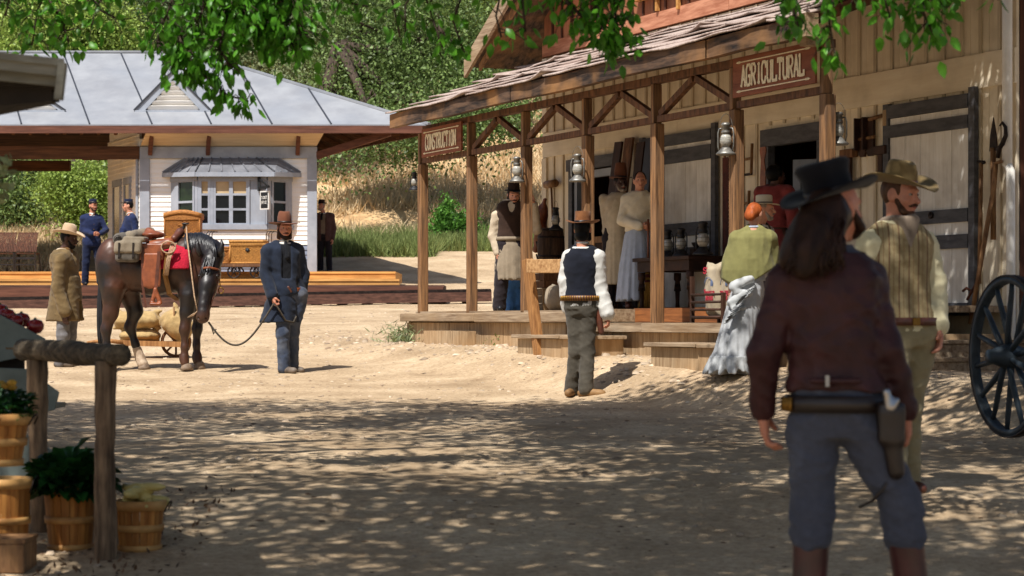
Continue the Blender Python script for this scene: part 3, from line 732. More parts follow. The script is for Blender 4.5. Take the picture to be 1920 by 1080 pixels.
# deck
usp = WP(1068, 600, -.25)[0]
mb = MB(); w = -.06
while w < W - .01:
    e = min(w + .14, W); mb.span(-.12, usp, w, e - .006, zdeck - .045, zdeck - random.uniform(0, .003)); w = e
w = .62
while w < W - .01:
    e = min(w + .14, W); mb.span(usp + .002, UR, w, e - .006, zdeck - .045, zdeck + .02 - random.uniform(0, .003)); w = e
part('deck_planks', mb, 'deck_board', store)
mb = MB(); mb.span(-.2, 2.35, -.27, -.066, -.02, zdeck - .03); part('deck_edge', mb, 'deck_board', store, bevel=.012)
mb = MB(); mb.span(2.36, usp - .0, -.268, -.066, -.03, zdeck - .028); part('deck_edge', mb, 'deck_board', store, bevel=.012)
mb = MB(); w = -.27
while w < .6:
    e = min(w + .29, .6); mb.span(usp + .003, 6.9, w, e - .006, -.13, -.03 - random.uniform(0, .003)); mb.span(6.905, UE, w, e - .006, -.13, -.031 - random.uniform(0, .003)); w = e
mb.span(usp + .004, usp + .03, -.06, .6, -.02, zdeck + .01); part('walkway_planks', mb, 'deck_board', store)
mb = MB(); boards_h(mb, usp + .003, UR, -.03, zdeck + .02, .6, .03, .17); part('deck_riser', mb, 'deck_orange', store)
mb = MB(); u = -.14
while u < UR:
    e = min(u + random.uniform(.13, .2), UR); a = -.18 + random.uniform(-.004, .004)
    mb.span(u, e - .006, a, a + .03, -.95, -.035 if e < usp else -.135); u = e
mb.span(-.16, -.13, -.15, 1.8, -.8, .04)
part('skirt_board', mb, 'skirt_board', store)
# end stairs going down towards the viewer
for k, (zt, u0) in enumerate(((-.19, UE), (-.35, UE + .33))):
    mb = MB(); mb.span(u0 + .004, u0 + .34, -.3, 2.35, zt - .035, zt); mb.span(u0 + .29, u0 + .31, -.28, 2.33, zt - .3, zt - .038)
    part('stair_step', mb, 'deck_board', store, bevel=.006)
mb = MB(); mb.span(UE - .03, UE, -.25, 2.3, -.5, -.134); part('stair_riser', mb, 'skirt_board', store)
mb = MB(); mb.span(UE - .5, UE + .02, W + .04, 2.3, -.13, -.03); part('landing', mb, 'deck_board', store)

# door frames, leaves
def frame(par, u0, u1, z0, z1, w=.11, th=.05, head=.16, mat='grey_trim', name='door_frame'):
    mb = MB(); mb.span(u0 - w, u0, W - th, W + .04, z0, z1).span(u1, u1 + w, W - th, W + .04, z0, z1).span(u0 - w - .05, u1 + w + .05, W - th - .012, W + .04, z1 + .002, z1 + head)
    return part(name, mb, mat, par)
frame(store, dl0, dl1, zdeck, 2.06)
mb = MB(); mb.span(dl0 + .02, dl0 + .1, W - .02, W + .06, zdeck + .01, 2.04); mb.span(dl0 + .1, dl1 - .02, W - .02, W + .06, 1.94, 2.04); mb.span(dl1 - .1, dl1 - .02, W - .02, W + .06, zdeck + .01, 1.935)
fr = part('inner_frame', mb, 'depot_grey', store)
frame(store, dc0, dc1, zdeck, 2.02, head=.2)
# panelled centre door standing half open
dr = MB(); R = Matrix.Rotation(math.radians(38), 4, 'Z'); dr.T = Matrix.Translation((dc0 + .3, W + .1, 0)) @ R
dr.span(0, .09, 0, .04, .2, 1.85).span(.56, .65, 0, .04, .2, 1.85).span(.092, .558, 0.001, .039, 1.72, 1.85).span(.092, .558, .001, .039, .2, .5).span(.092, .558, .001, .039, .9, 1.0)
dd = part('door', dr, 'depot_grey', store)
dr = MB(); dr.T = Matrix.Translation((dc0 + .3, W + .1, 0)) @ R; dr.span(.092, .558, .015, .025, 1.003, 1.717).span(.092, .558, .012, .028, .503, .897)
part('pane', dr, 'window_dark', dd)
# sliding barn doors with grey bars
def barn(u0, u1, zt, bars, mats='white_door'):
    mb = MB(); boards_v(mb, u0, u1, .16, zt, W - .055, .025, .27, .006, rnd=random.Random(3)); d = part('barn_door', mb, mats, store)
    for (a, b) in bars:
        m2 = MB(); m2.span(u0 + .004, u1 - .004, W - .085, W - .057, a, b); part('door_bar', m2, 'grey_trim', d)
    m2 = MB(); m2.span(u0 - .1, u0 - .004, W - .08, W - .024, .13, zt + .16).span(u1 + .004, u1 + .1, W - .08, W - .024, .13, zt + .2)
    m2.span(u0, u1, W - .09, W - .024, zt + .005, zt + .14); part('door_surround', m2, 'grey_trim', store)
u0 = wx(1236); u1 = wx(1343); z_ = lambda px, py: WP(px, py, W)[1]
barn(u0 - .3, u1, z_(1343, 262), [(z_(1343, 297), z_(1343, 270)), (z_(1330, 440), z_(1330, 415)), (z_(1330, 480), z_(1330, 462)), (z_(1330, 595), z_(1330, 578))])
u0 = wx(1677); u1 = wx(1827)
barn(u0, u1, z_(1750, 213), [(z_(1750, 250), z_(1750, 226)), (z_(1800, 417), z_(1800, 392)), (z_(1800, 466), z_(1800, 440)), (z_(1800, 592), z_(1800, 568))])
mb = MB(); mb.lathe([(.0, 0), (.035, 0), (.035, .02), (0, .02)], 12, (WP(1760, 405, W)[0], W - .09, z_(1760, 404)), Matrix.Rotation(math.radians(90), 3, 'X')); part('door_latch', mb, 'iron', store)

# low box steps in front of the porch
def boxstep(px0, px1, pyt, w0, w1, lab, drop=.3):
    a, z = WP(px0, pyt, w0); b, _ = WP(px1, pyt, w0)
    t = thing('box_step', lab, 'step', S((a + b) / 2, (w0 + w1) / 2, z - drop), ANG, 'loose steps along the porch')
    h = (b - a) / 2; d = (w1 - w0) / 2
    mb = MB(); mb.span(-h, h * .35, -d, d, drop - .04, drop).span(h * .36, h, -d + .01, d, drop - .045, drop - .004); part('tread', mb, 'deck_board', t, bevel=.006)
    mb = MB(); mb.span(-h + .06, h - .05, -d + .06, d - .02, -.25, drop - .047); part('riser', mb, 'skirt_board', t)
boxstep(958, 1092, 627, -.85, -.3, 'low weathered plank step behind the leaning hitching frame')
boxstep(1206, 1352, 642, -.85, -.3, 'wide grey plank step below the middle of the porch')
a, z = WP(797, 620, -.55); b, _ = WP(863, 620, -.55)
mb = MB(); mb.span(a, b, -.12, .12, -.35, 0).span(b, b + .03, -.11, .1, -.35, -.01)
solo('sill_block', mb, 'skirt_board', 'short pale sill block half buried at the far left end of the porch', 'block', S(0, -.45, z), ANG)

# signs
def shop_sign(text, px0, px1, pyt, pyb, y, lab):
    u0, zt = WP(px0, pyt, y); u1, _ = WP(px1, pyt, y); zb = WP(px0, pyb, y)[1]
    L = u1 - u0; h = zt - zb
    t = thing('shop_sign', lab, 'sign', S((u0 + u1) / 2, y, zb), ANG, 'painted trade signs hung under the porch beam')
    mb = MB(); n = 3
    for k in range(n): mb.span(-L / 2, L / 2, -.012 - .001 * (k % 2), .014, h * k / n + .001, h * (k + 1) / n - .001)
    part('board', mb, 'sign_rust', t)
    mb = MB(); lettering(mb, text, -L / 2 + L * .12, L / 2 - L * .12, h * .25, h * .75, -.018, .4, .15)
    part('lettering', mb, 'sign_paint', t)
    mb = MB()
    for zz in (.13, .86):
        zc = h * zz; mb.box((0, -.016, zc), (L * .84, .004, h * .028))
        for sg in (-1, 1):
            mb.prism([(sg * L * .455, zc), (sg * L * .42, zc + h * .035), (sg * L * .42, zc - h * .035)][::sg], .004, (0, -.018, 0)); mb.box((sg * L * .405, -.0165, zc), (L * .012, .005, h * .06))
    part('arrow_rule', mb, 'sign_paint', t)
shop_sign('CONSTRUCTION', 792, 866, 243, 296, -.1, 'rust red board lettered CONSTRUCTION at the far end of the porch')
shop_sign('AGRICULTURAL', 1376, 1530, 110, 184, -.1, 'rust red board lettered AGRICULTURAL at the near end of the porch')

# lanterns
def make_lantern(loc, lab, dark=False, rz=0, sc=1.0, bail=True, group='hurricane lanterns of the store'):
    t = thing('lantern', lab, 'lantern', loc, rz, group); m = 'lantern_dark' if dark else 'lantern_metal'
    mb = MB(); mb.lathe([(.0, 0), (.105, 0), (.115, .012), (.1, .03), (.075, .05), (.055, .075), (.045, .09)], 20); part('fuel_base', mb, m, t)
    mb = MB(); mb.lathe([(.042, .092), (.062, .13), (.068, .165), (.055, .21), (.04, .235)], 18); part('globe', mb, 'lantern_glass', t)
    mb = MB(); mb.lathe([(.05, .236), (.052, .262), (.04, .28), (.046, .285), (.046, .325), (.058, .335), (.04, .36), (.0, .365)], 18); part('chimney_cap', mb, m, t)
    for sg in (-1, 1):
        mb = MB(); mb.tube([(sg * .05, 0, .3), (sg * .085, 0, .295), (sg * .1, 0, .25), (sg * .1, 0, .1), (sg * .085, 0, .04)], .009, 8); part('side_tube', mb, m, t)
    mb = MB()
    for zz in (.14, .19): mb.tube([(.074 * math.cos(a), .074 * math.sin(a), zz) for a in np.linspace(0, 2 * PI, 17)], .002, 5)
    part('wire_guard', mb, m, t)
    if bail: mb = MB(); mb.tube([(-.085 * math.cos(a), 0, .29 + .17 * math.sin(a)) for a in np.linspace(0, PI, 11)], .003, 5); part('bail', mb, m, t)
    if sc != 1: t.scale = (sc,) * 3
    return t
for px, py, w, lab, dk, sc_ in ((777, 357, -.02, 'dark hurricane lantern on the farthest porch post below the CONSTRUCTION sign', 1, .8), (969, 342, -.16, 'grey lantern hanging above the bowler hat of the man at the third post', 0, 1.0),
                           (1083, 341, -.16, 'pale lantern hanging free on the fourth porch post', 0, 1.03), (1361, 291, -.12, 'white lantern on the sixth porch post, left of the AGRICULTURAL sign', 0, 1.05),
                           (1572, 272, .15, 'lantern on the near grey post at the sign end of the porch', 0, 1.0)):
    u, z = WP(px, py, w); make_lantern(S(u, w, z), lab, bool(dk), ANG + .5, sc_ * .88)
u, z = WP(1042, 432, 1.1); make_lantern(S(u, 1.1, z), 'small black lantern standing on the barrel', True, ANG, .85)

# porch goods
def at(px, py, w): u, z = WP(px, py, w); return S(u, w, z)
def barrel(loc, lab, r=.2, h=.46):
    t = thing('barrel', lab, 'barrel', loc, ANG)
    mb = MB(); n = 18
    for k in range(n):
        a0, a1 = 2 * PI * k / n + .01, 2 * PI * (k + 1) / n - .01; rows = []
        for i in range(9):
            f = i / 8; rr_ = r * (.84 + .16 * math.sin(PI * f)); rows.append([(rr_ * math.cos(a), rr_ * math.sin(a), f * h) for a in (a0, (a0 + a1) / 2, a1)])
        mb.sheet(rows, smooth=True)
    mb.lathe([(0, h - .02), (r * .82, h - .02), (r * .82, h - .03), (0, h - .03)], 18, smooth=False); part('stave', mb, 'barrel', t)
    for f in (.06, .25, .75, .94):
        mb = MB(); q = r * (.84 + .16 * math.sin(PI * f)) + .004; mb.lathe([(q - .006, f * h - .014), (q, f * h - .014), (q, f * h + .014), (q - .006, f * h + .014)], 24, cap=False); part('hoop', mb, 'iron', t)
    return t
L0 = at(1033, 498, 1.1); barrel(L0, 'small dark barrel standing on stacked crates at the store corner', .185, .5)
ub, zb = WP(1033, 498, 1.1)
def crate(u, w, z, lx, ly, h, lab, mat='crate_wood', name='crate', rz=0, group='crates stacked under the barrel'):
    t = thing(name, lab, 'crate', S(u, w, z), ANG + rz, group); mb = MB(); n = max(2, int(round(h / .1)))
    for k in range(n):
        a, b = h * k / n + .003, h * (k + 1) / n - .003
        mb.span(-lx / 2, lx / 2, -ly / 2, -ly / 2 + .015, a, b).span(-lx / 2, lx / 2, ly / 2 - .015, ly / 2, a, b).span(-lx / 2, -lx / 2 + .015, -ly / 2 + .016, ly / 2 - .016, a, b).span(lx / 2 - .015, lx / 2, -ly / 2 + .016, ly / 2 - .016, a, b)
    part('side_slats', mb, mat, t)
    mb = MB()
    for sx in (-1, 1): mb.span(sx * lx / 2 - .02 * (1 + sx) + .00, sx * lx / 2 + .02 * (1 - sx), -ly / 2 - .012, -ly / 2 - .001, 0, h)
    part('corner_cleat', mb, mat, t); mb = MB(); mb.span(-lx / 2 + .016, lx / 2 - .016, -ly / 2 + .016, ly / 2 - .016, h * .9, h * .92); part('lid', mb, mat, t); return t
hh = zb - zdeck
crate(ub, 1.1, zdeck + .002, .44, .42, hh / 2 - .003, 'grey wooden crate on the deck, lowest under the barrel', 'skirt_board')
crate(ub + .02, 1.1, zdeck + hh / 2 + .001, .42, .4, hh / 2 - .004, 'brown slatted crate directly below the barrel')
def sack(loc, lab, size, mat='burlap', rz=0, tie=None, group=None, name='sack', lean=(0, 0), seed=1, vox=.014, label_fn=None):
    t = thing(name, lab, 'sack', loc, rz, group); a, b, c = size
    pr = [boxp((0, 0, c * .5), (a * .46, b * .4, c * .46), None, min(a, b) * .3), ell((0, 0, c * .42), (a * .52, b * .52, c * .42))]
    for sx in (-1, 1):
        for zz in (.06, .94): pr.append(cap((sx * a * .4, 0, c * zz), (sx * a * .5, 0, c * (zz + (.05 if zz > .5 else -.03))), .03, .015))
    sdf_part('bag', pr, mat, t, vox, k=.05, noise=(.012, 26, 26, 14, seed)); t.rotation_euler = (lean[0], lean[1], rz)
    return t
u, z = WP(1058, 580, .75)
sack(S(u - .1, .72, zdeck), 'dark burlap sack slumped on the deck beside the crates', (.38, .34, .34), 'apron_grey', ANG, seed=4)
# leaning lumber beside the open door
for k, (px, tp, wd, mt, mt2) in enumerate(((1160, 262, .2, 'tool_dark', 'reddish'), (1182, 250, .22, 'old_brace', 'brown'), (1206, 246, .2, 'tool_dark', 'dark'), (1226, 262, .22, 'leather_dark', 'black'))):  # the last two boards are added, standing in for a dark shaded gap
    u, z = WP(px, 262 if k % 2 else 270, W - .1); mb = MB(); mb.beam((0, -.3, .0), (-.03 * k + .05, 0, z - zdeck + .0), wd, .03, up=(0, 1, 0))
    solo('leaning_plank', mb, mt, ['reddish plank leaning at the open store door', 'tallest brown board leaning behind the top-hatted man', 'dark board added for the shadowy gap behind the woman with the broom', 'near-black board added for the shadowy gap nearest the barn door'][k], 'plank', S(u, W - .12, zdeck + .022), ANG, 'boards leaning against the store wall')
# washboard box by the door
u, z = WP(1124, 490, 1.3)
t = thing('washboard', 'wooden washboard with ribbed panel leaning behind the apron man', 'washboard', S(u, 1.3, zdeck + .36), ANG)
mb = MB(); mb.span(-.14, -.11, -.02, .02, 0, .6).span(.11, .14, -.02, .02, 0, .6).span(-.109, .109, -.018, .018, .52, .6).span(-.109, .109, -.018, .018, .03, .1); part('frame', mb, 'tool_wood', t)
mb = MB()
for k in range(18): mb.span(-.109, .109, -.012, .008, .11 + k * .0225, .125 + k * .0225)
mb.span(-.109, .109, .0, .012, .1, .52); part('ribbed_panel', mb, 'tool_dark', t)
crate(u, 1.32, zdeck + .002, .45, .4, .355, 'low box under the washboard', group=None)
# work table with lamps
ta, tz = WP(1288, 482, 1.35)
tb = thing('work_table', 'dark heavy wooden table with turned legs on the porch', 'table', S(ta, 1.35, zdeck + .02), ANG); th_ = tz - zdeck - .02
mb = MB(); mb.span(-.78, .62, -.33, .33, th_ - .045, th_); part('tabletop', mb, 'tool_dark', tb, bevel=.006)
mb = MB(); mb.span(-.72, .56, -.29, -.26, th_ - .17, th_ - .047).span(-.72, .56, .26, .29, th_ - .17, th_ - .047).span(.53, .56, -.258, .258, th_ - .17, th_ - .047).span(-.72, -.69, -.258, .258, th_ - .17, th_ - .047); part('apron', mb, 'tool_dark', tb)
for x, y in ((-.68, -.25), (.52, -.25), (-.68, .25), (.52, .25)):
    mb = MB(); mb.lathe([(.045, th_ - .175), (.045, th_ - .26), (.03, th_ - .28), (.045, th_ - .4), (.035, .3), (.024, .08), (.03, .0)][::-1], 12, (x, y, 0)); part('leg', mb, 'tool_dark', tb)
for px, w, lab in ((1252, 1.3, 'dark lantern half hidden by the post on the work table'), (1277, 1.25, 'dark lantern with pale base in the middle of the work table'), (1318, 1.2, 'tallest dark lantern at the near end of the work table')):
    u, _ = WP(px, 482, w); make_lantern(S(u, w, tz + .002), lab, True, ANG + .3, 1.1 if px == 1318 else .95, False)
u, _ = WP(1296, 482, 1.35)
t = thing('coffee_grinder', 'small dark hand grinder between the lanterns on the table', 'grinder', S(u, 1.42, tz + .002), ANG); mb = MB(); mb.span(-.06, .06, -.06, .06, 0, .1); part('box', mb, 'tool_dark', t, bevel=.006)
mb = MB(); mb.lathe([(.02, .1), (.055, .15), (.06, .17), (0, .175)], 14); part('hopper', mb, 'iron', t); mb = MB(); mb.tube([(0, 0, .18), (0, 0, .2), (.11, 0, .2)], .006, 6).lathe([(0, .19), (.016, .2), (.016, .22), (0, .23)], 8, (.11, 0, 0)); part('crank', mb, 'iron', t)
# rack with flour sacks
ru, rz0 = WP(1345, 603, .25)
t = thing('sack_rack', 'brown slatted rack holding flour sacks at the porch edge', 'rack', S(ru, .3, -.03), ANG)
for x in (-.33, .33):
    for y in (-.17, .17): mb = MB(); mb.span(x - .02, x + .02, y - .02, y + .02, 0, .5 if x < 0 else .32); part('upright', mb, 'tool_dark', t)
for k in range(4):
    mb = MB(); mb.tube([(-.31, -.195, .06 + k * .08), (.31, -.195, .062 + k * .08)], .014, 8); part('rail', mb, 'tool_dark', t)
    mb = MB(); mb.tube([(-.35, -.15, .06 + k * .08), (-.35, .15, .062 + k * .08)], .014, 8); part('rail', mb, 'tool_dark', t)
mb = MB(); mb.span(-.31, .31, -.15, .15, .04, .06); part('floor_board', mb, 'tool_dark', t)
for k, (x, y, rz, lab) in enumerate(((-.19, .05, .25, 'flour sack with blue mark at the left of the rack, partly hidden'), (-.06, -.03, 0, 'flour sack with red TRANSFER BRAND print at the front of the rack'), (.21, -.0, -.1, 'flour sack behind the olive shawl at the right of the rack'))):
    s_ = sack(S(ru + x, .3 + y, .033 + (.02 if k == 0 else 0)), lab, (.27, .15, .56 if k != 0 else .58), 'sack_white', ANG + rz, group='printed flour sacks in the rack', name='flour_sack', seed=k + 9, vox=.012)
    mb = MB(); q = -.083
    lettering(mb, 'TRANSFER', -.105, .105, .235, .275, q, .35, .2, False, .3); lettering(mb, 'BRAND', -.075, .075, .18, .22, q, .35, .2, False, .3); part('red_print', mb, 'sack_red', s_)
    mb = MB(); mb.prism([(.02, .33), (.07, .33), (.07, .375), (.045, .4), (.02, .375)], .004, (0, q, 0)); mb.tube([(.08 * math.cos(a) - .02, q, .33 + .09 * math.sin(a)) for a in np.linspace(.1, PI - .1, 12)], .004, 5); part('blue_print', mb, 'sack_blue', s_)
    if k == 0: mb = MB(); lettering(mb, 'SW', -.11, -.02, .45, .51, q, .3, .2, False, .3); part('red_print', mb, 'sack_red', s_)

# tools on the wall
def wall_tool(name, lab, cat, px, py, w=W - .06, group='old hand tools hung on the store wall'):
    return thing(name, lab, cat, at(px, py, w), ANG, group)
t = wall_tool('mallet', 'round wooden mallet with long handle at the left corner of the wall', 'mallet', 1035, 345)
mb = MB(); mb.tube([(-.19, 0, 0), (.19, -.04, 0)], .055, 14); part('head', mb, 'tool_wood', t); mb = MB(); mb.tube([(0, -.01, -.05), (.02, 0, -.5), (.05, .02, -.75)], .016, 8); part('handle', mb, 'tool_wood', t)
t = wall_tool('crosscut_saw', 'long dark red crosscut saw with white teeth beside the sixth post', 'saw', 1359, 295)
zl = WP(1359, 295, W)[1] - .1; mb = MB(); n = 38; pts = [(-.075, 0), (-.075, -zl)]
for k in range(n): pts += [(.055, -zl + zl * k / n), (.085, -zl + zl * (k + .5) / n)]
pts += [(.055, 0)]; mb.prism(pts[::-1], .004, (0, .01, 0)); part('blade', mb, 'saw_blade', t); mb = MB(); mb.tube([(0, 0, 0), (0, -.01, .1), (.05, -.01, .14), (.09, 0, .1)], .016, 8); part('handle', mb, 'tool_wood', t)
def bucksaw(px, py, lab, h=.36, wd=.2):
    t = wall_tool('bucksaw', lab, 'saw', px, py); mb = MB(); mb.beam((wd / 2, 0, 0), (wd / 2 - .02, 0, -h), .03, .02); mb.beam((-wd / 2, 0, -.02), (-wd / 2, 0, -h), .02, .02); part('upright', mb, 'tool_wood', t)
    mb = MB(); mb.beam((-wd / 2, 0, -h * .5), (wd / 2, 0, -h * .48), .018, .03); part('stretcher', mb, 'tool_wood', t); mb = MB(); mb.box((0, 0, -h), (wd, .01, .03)); part('blade', mb, 'iron', t)
bucksaw(1402, 270, 'wooden frame saw hung high between the sixth post and the door'); bucksaw(1398, 358, 'smaller frame saw hung lower beside the pink-sleeved woman', .3, .16)
t = wall_tool('ox_yoke_pin', 'tall carved wooden jaw beside the centre door', 'clamp', 1430, 268); mb = MB(); mb.prism([(-.05, 0), (.05, .02), (.07, -.1), (.03, -.2), (.06, -.35), (.04, -1.0), (-.05, -1.0), (-.06, -.4), (-.04, -.2), (-.07, -.08)][::-1], .05); part('jaw', mb, 'leather_tan', t)
t = wall_tool('wooden_trough', 'pair of dark upright wooden troughs pegged to the wall', 'trough', 1623, 255)
for x in (-.075, .075):
    mb = MB(); mb.prism([(x - .065, .2), (x + .065, .2), (x + .065, -.16), (x + .04, -.22), (x - .04, -.22), (x - .065, -.16)][::-1], .03, (0, 0, 0)); mb.span(x - .065, x - .045, -.06, -.002, -.15, .2); part('trough', mb, 'tool_dark', t)
mb = MB(); mb.tube([(-.2, .0, -.03), (.16, 0, -.02)], .02, 8).tube([(.1, -.02, .17), (.33, -.02, .19)], .022, 8); part('peg', mb, 'tool_wood', t)
for px, py, lab in ((1593, 292, 'short brown mallet beside the near lantern'), (1653, 286, 'dark mallet above the khaki hat')):
    t = wall_tool('hand_mallet', lab, 'mallet', px, py); mb = MB(); mb.span(-.13, .12, -.05, .03, -.02, .07); part('head', mb, 'crate_wood' if px < 1600 else 'tool_dark', t, bevel=.006)
    mb = MB(); mb.span(-.05, .03, -.02, .02, -.3, -.022); part('handle', mb, 'tool_dark', t)
t = wall_tool('wool_card', 'small pale wire card beside the barn door frame', 'brush', 1661, 222); mb = MB(); mb.span(-.035, .035, -.02, .02, -.08, .09); part('board', mb, 'skirt_board', t)
mb = MB(); [mb.span(.036, .042, -.018, .018, -.07 + k * .022, -.06 + k * .022) for k in range(7)]; part('teeth', mb, 'iron', t)
t = wall_tool('pruning_spear', 'tall pole with black pointed blade right of the barn door', 'spear', 1862, 220, W - .12)
mb = MB(); mb.prism([(0, 0), (.05, -.2), (.06, -.33), (-.06, -.33), (-.05, -.18)][::-1], .012); part('blade', mb, 'iron', t); mb = MB(); mb.tube([(0, 0, -.3), (.03, -.02, -1.2)], .028, 8); part('pole', mb, 'tool_wood', t)
t = wall_tool('scythe', 'scythe with curled black blade leaning right of the barn door', 'scythe', 1880, 232, W - .14)
mb = MB(); mb.tube([(-.02, -.02, -.02), (.02, -.02, .01), (.07, -.02, -.04), (.075, -.02, -.12), (.02, -.02, -.2), (-.03, -.02, -.24), (-.05, -.02, -.33)], [.008, .012, .018, .022, .024, .024, .02], 8); part('blade', mb, 'iron', t)
mb = MB(); mb.tube([(.03, -.04, -.37), (-.07, -.03, -.38), (-.08, -.04, -.6), (-.2, -.1, -1.3), (-.3, -.16, -1.95)], [.02, .026, .024, .024, .022], 8); part('snath', mb, 'tool_wood', t)
t = wall_tool('hay_fork', 'grey iron rod fork with hooked prongs behind the wagon wheel', 'fork', 1840, 305, W - .1)
mb = MB(); mb.tube([(0, 0, 0), (-.01, -.02, -1.2)], .02, 8); part('shaft', mb, 'tool_wood', t)
mb = MB(); mb.tube([(.05, 0, .0), (-.05, 0, .01)], .018, 8); part('grip', mb, 'iron', t); mb = MB(); mb.tube([(-.01, -.03, -1.18), (-.06, -.05, -1.28), (-.16, -.06, -1.24), (-.22, -.06, -1.27)], .014, 6).tube([(-.01, -.03, -1.16), (-.1, -.1, -1.36)], .014, 6); part('prong', mb, 'rust_iron', t)
# saddle tack hanging behind the corner
t = thing('saddle_tack', 'reddish leather saddle hanging at the far corner of the store', 'saddle', at(1012, 470, 1.2), ANG)
sdf_part('leather', [ell((0, 0, .35), (.1, .1, .16)), ell((.08, 0, .5), (.07, .08, .12)), cap((0, 0, .3), (-.1, 0, .02), .07, .05), cap((.1, 0, .55), (.16, 0, .68), .05, .03)], 'leather_tan', t, .016, k=.05, noise=(.012, 30, 30, 30, 3))
mb = MB(); mb.tube([(.0, -.05, .12), (.1, -.06, .0), (.14, -.05, -.1), (.05, -.05, -.14), (0, -.05, -.05)], .012, 7).tube([(0, -.04, .1), (.08, -.02, -.24), (.2, -.02, -.26)], .006, 5); part('strap', mb, 'iron', t)
# hitching frame in front of the porch
Yh = 24.4; a = P(988, 486, Yh); bse = G(P(1008, 662, Yh).x, Yh)
t = thing('hitching_post', 'leaning timber hitching frame of new wood in front of the porch', 'hitching post', (P(1008, 662, Yh).x, Yh, bse))
o_ = Vector(t.location)
def rel(v): return Vector(v) - o_
mb = MB(); mb.beam(rel(P(1013, 680, Yh)), rel(P(989, 486, Yh + .1)), .09, .16, up=(.35, -1, 0)); part('post', mb, 'hitch_wood', t, bevel=.008)
p0 = P(1068, 560, Yh - 1.1); mb = MB(); mb.beam(rel(P(1104, 700, Yh - 1.2)), rel(P(1092, 495, Yh - 1.1)), .09, .14, up=(.35, -1, 0)); part('post', mb, 'hitch_wood', t, bevel=.008)
mb = MB(); mb.beam(rel(P(990, 499, Yh - .12)), rel(P(1120, 499, Yh - 1.2)), .05, .155, up=(0, 0, 1)); part('rail', mb, 'hitch_rail', t, bevel=.008)
# ---------------------------------------------------------------- railway depot
YE = 48.3
def D(a, b, z=0):
    """depot frame: a along the eaves, b back along the skewed side walls"""
    return Vector((-1.87 + a - .465 * b, YE + b, ZC + z))
def DA(px, b): return (px - 960) * (YE + b) / F + 1.87 + .465 * b
def DZ(py, b): return (600 - py) * (YE + b) / F
depot = thing('depot_building', 'white railway depot with grey metal hip roof, bay window and open waiting shed', 'depot', D(0, 0, 0))
O = Vector(depot.location)
def rd(a, b, z): return D(a, b, z) - O
ZE = 4.43; BR = 4.3; BK = 8.6; ZR = 6.6
AR = DA(360, BR); AL = -26.0
def slab(mb, pts, th=-.06, smooth=False):
    n = len(pts); b = [Vector(p) + Vector((0, 0, th)) for p in pts]
    fs = [tuple(range(n)), tuple(range(2 * n - 1, n - 1, -1))] + [(k, k + n, (k + 1) % n + n, (k + 1) % n) for k in range(n)]
    mb.add([Vector(p) for p in pts] + b, fs, smooth)
mb = MB(); e = [rd(0, 0, ZE), rd(0, BK, ZE), rd(AR, BR, ZR), rd(AL, BR, ZR), rd(AL, 0, ZE), rd(AL, BK, ZE)]
slab(mb, [e[4], e[0], e[2], e[3]]); slab(mb, [e[0], e[1], e[2]]); slab(mb, [e[3], e[2], e[1], e[5]])
roof = part('roof', mb, 'metal_roof', depot)
def roofpt(a, k): return rd(a, k, ZE + (ZR - ZE) * k / BR)
mb = MB()
for px0, px1 in ((40, -62), (168, 118), (285, 226), (396, 330), (510, 453), (621, 585)):
    a0 = DA(px0, 0)
    # the seam climbs straight up the slope to the ridge or the hip
    k = BR; 
    for kk in np.linspace(0, BR, 60):
        aa = a0 + .115 * kk
        lim = AR * kk / BR
        if aa > lim: k = kk; break
    aa = a0 + .115 * k
    mb.beam(roofpt(a0, 0) + Vector((0, 0, .008)), roofpt(aa, k) + Vector((0, 0, .008)), .03, .035)
part('roof_seam', mb, 'seam', roof)
mb = MB(); mb.beam(e[0] + Vector((0, 0, .01)), e[2] + Vector((0, 0, .01)), .12, .05).beam(e[2] + Vector((.05, 0, .01)), e[3] + Vector((0, 0, .01)), .16, .05).beam(e[2] + Vector((0, .05, .01)), e[1] + Vector((0, 0, .01)), .12, .05)
part('ridge_cap', mb, 'metal_roof', roof)
mb = MB(); f0, f1, f2 = rd(.03, -.03, 0), rd(AL, -.03, 0), rd(.03, BK, 0)
mb.beam(rd(AL, -.04, ZE - .12), rd(.03, -.04, ZE - .12), .04, .17); mb.beam(rd(.04, 0.02, ZE - .12), rd(.04, BK, ZE - .12), .04, .17); part('fascia', mb, 'red_brown', depot)
# boarded soffit under the roof
mb = MB(); slab(mb, [rd(AL, .05, ZE - .07), rd(-.05, .05, ZE - .07), rd(AR, BR, ZR - .1), rd(AL, BR, ZR - .1)], -.02); slab(mb, [rd(-.05, .05, ZE - .07), rd(-.05, BK, ZE - .07), rd(AR, BR, ZR - .1)], -.02); slab(mb, [rd(AL, BR, ZR - .1), rd(AR, BR, ZR - .1), rd(-.05, BK - .05, ZE - .07), rd(AL, BK - .05, ZE - .07)], -.02)
part('roof_underside', mb, 'umber', depot)
# rafters of the waiting shed and of the right overhang
for k in range(26):
    a = DA(-200 + k * 32, .1)
    if a > DA(200, 1.5): break
    mb = MB(); mb.beam(rd(a, .1, ZE - .17), rd(a + .465 * 4.1, 4.1, ZE - .17 + (ZR - ZE) * 4.0 / BR), .07, .14); part('rafter', mb, 'umber', depot)
for k in range(9):
    b = .6 + k * .85; q = min(b, BK - b) * -AR / BR; m = min(2.2, q)
    mb = MB(); mb.beam(rd(-.08, b, ZE - .15), rd(-.08 - m, b, ZE - .15 + m * (ZR - ZE) / -AR), .06, .12); part('rafter', mb, 'umber', depot)
BW = .7; aL = DA(262, BW); aR = DA(592, BW); bB = BW + 2.6
zfl = 1.04
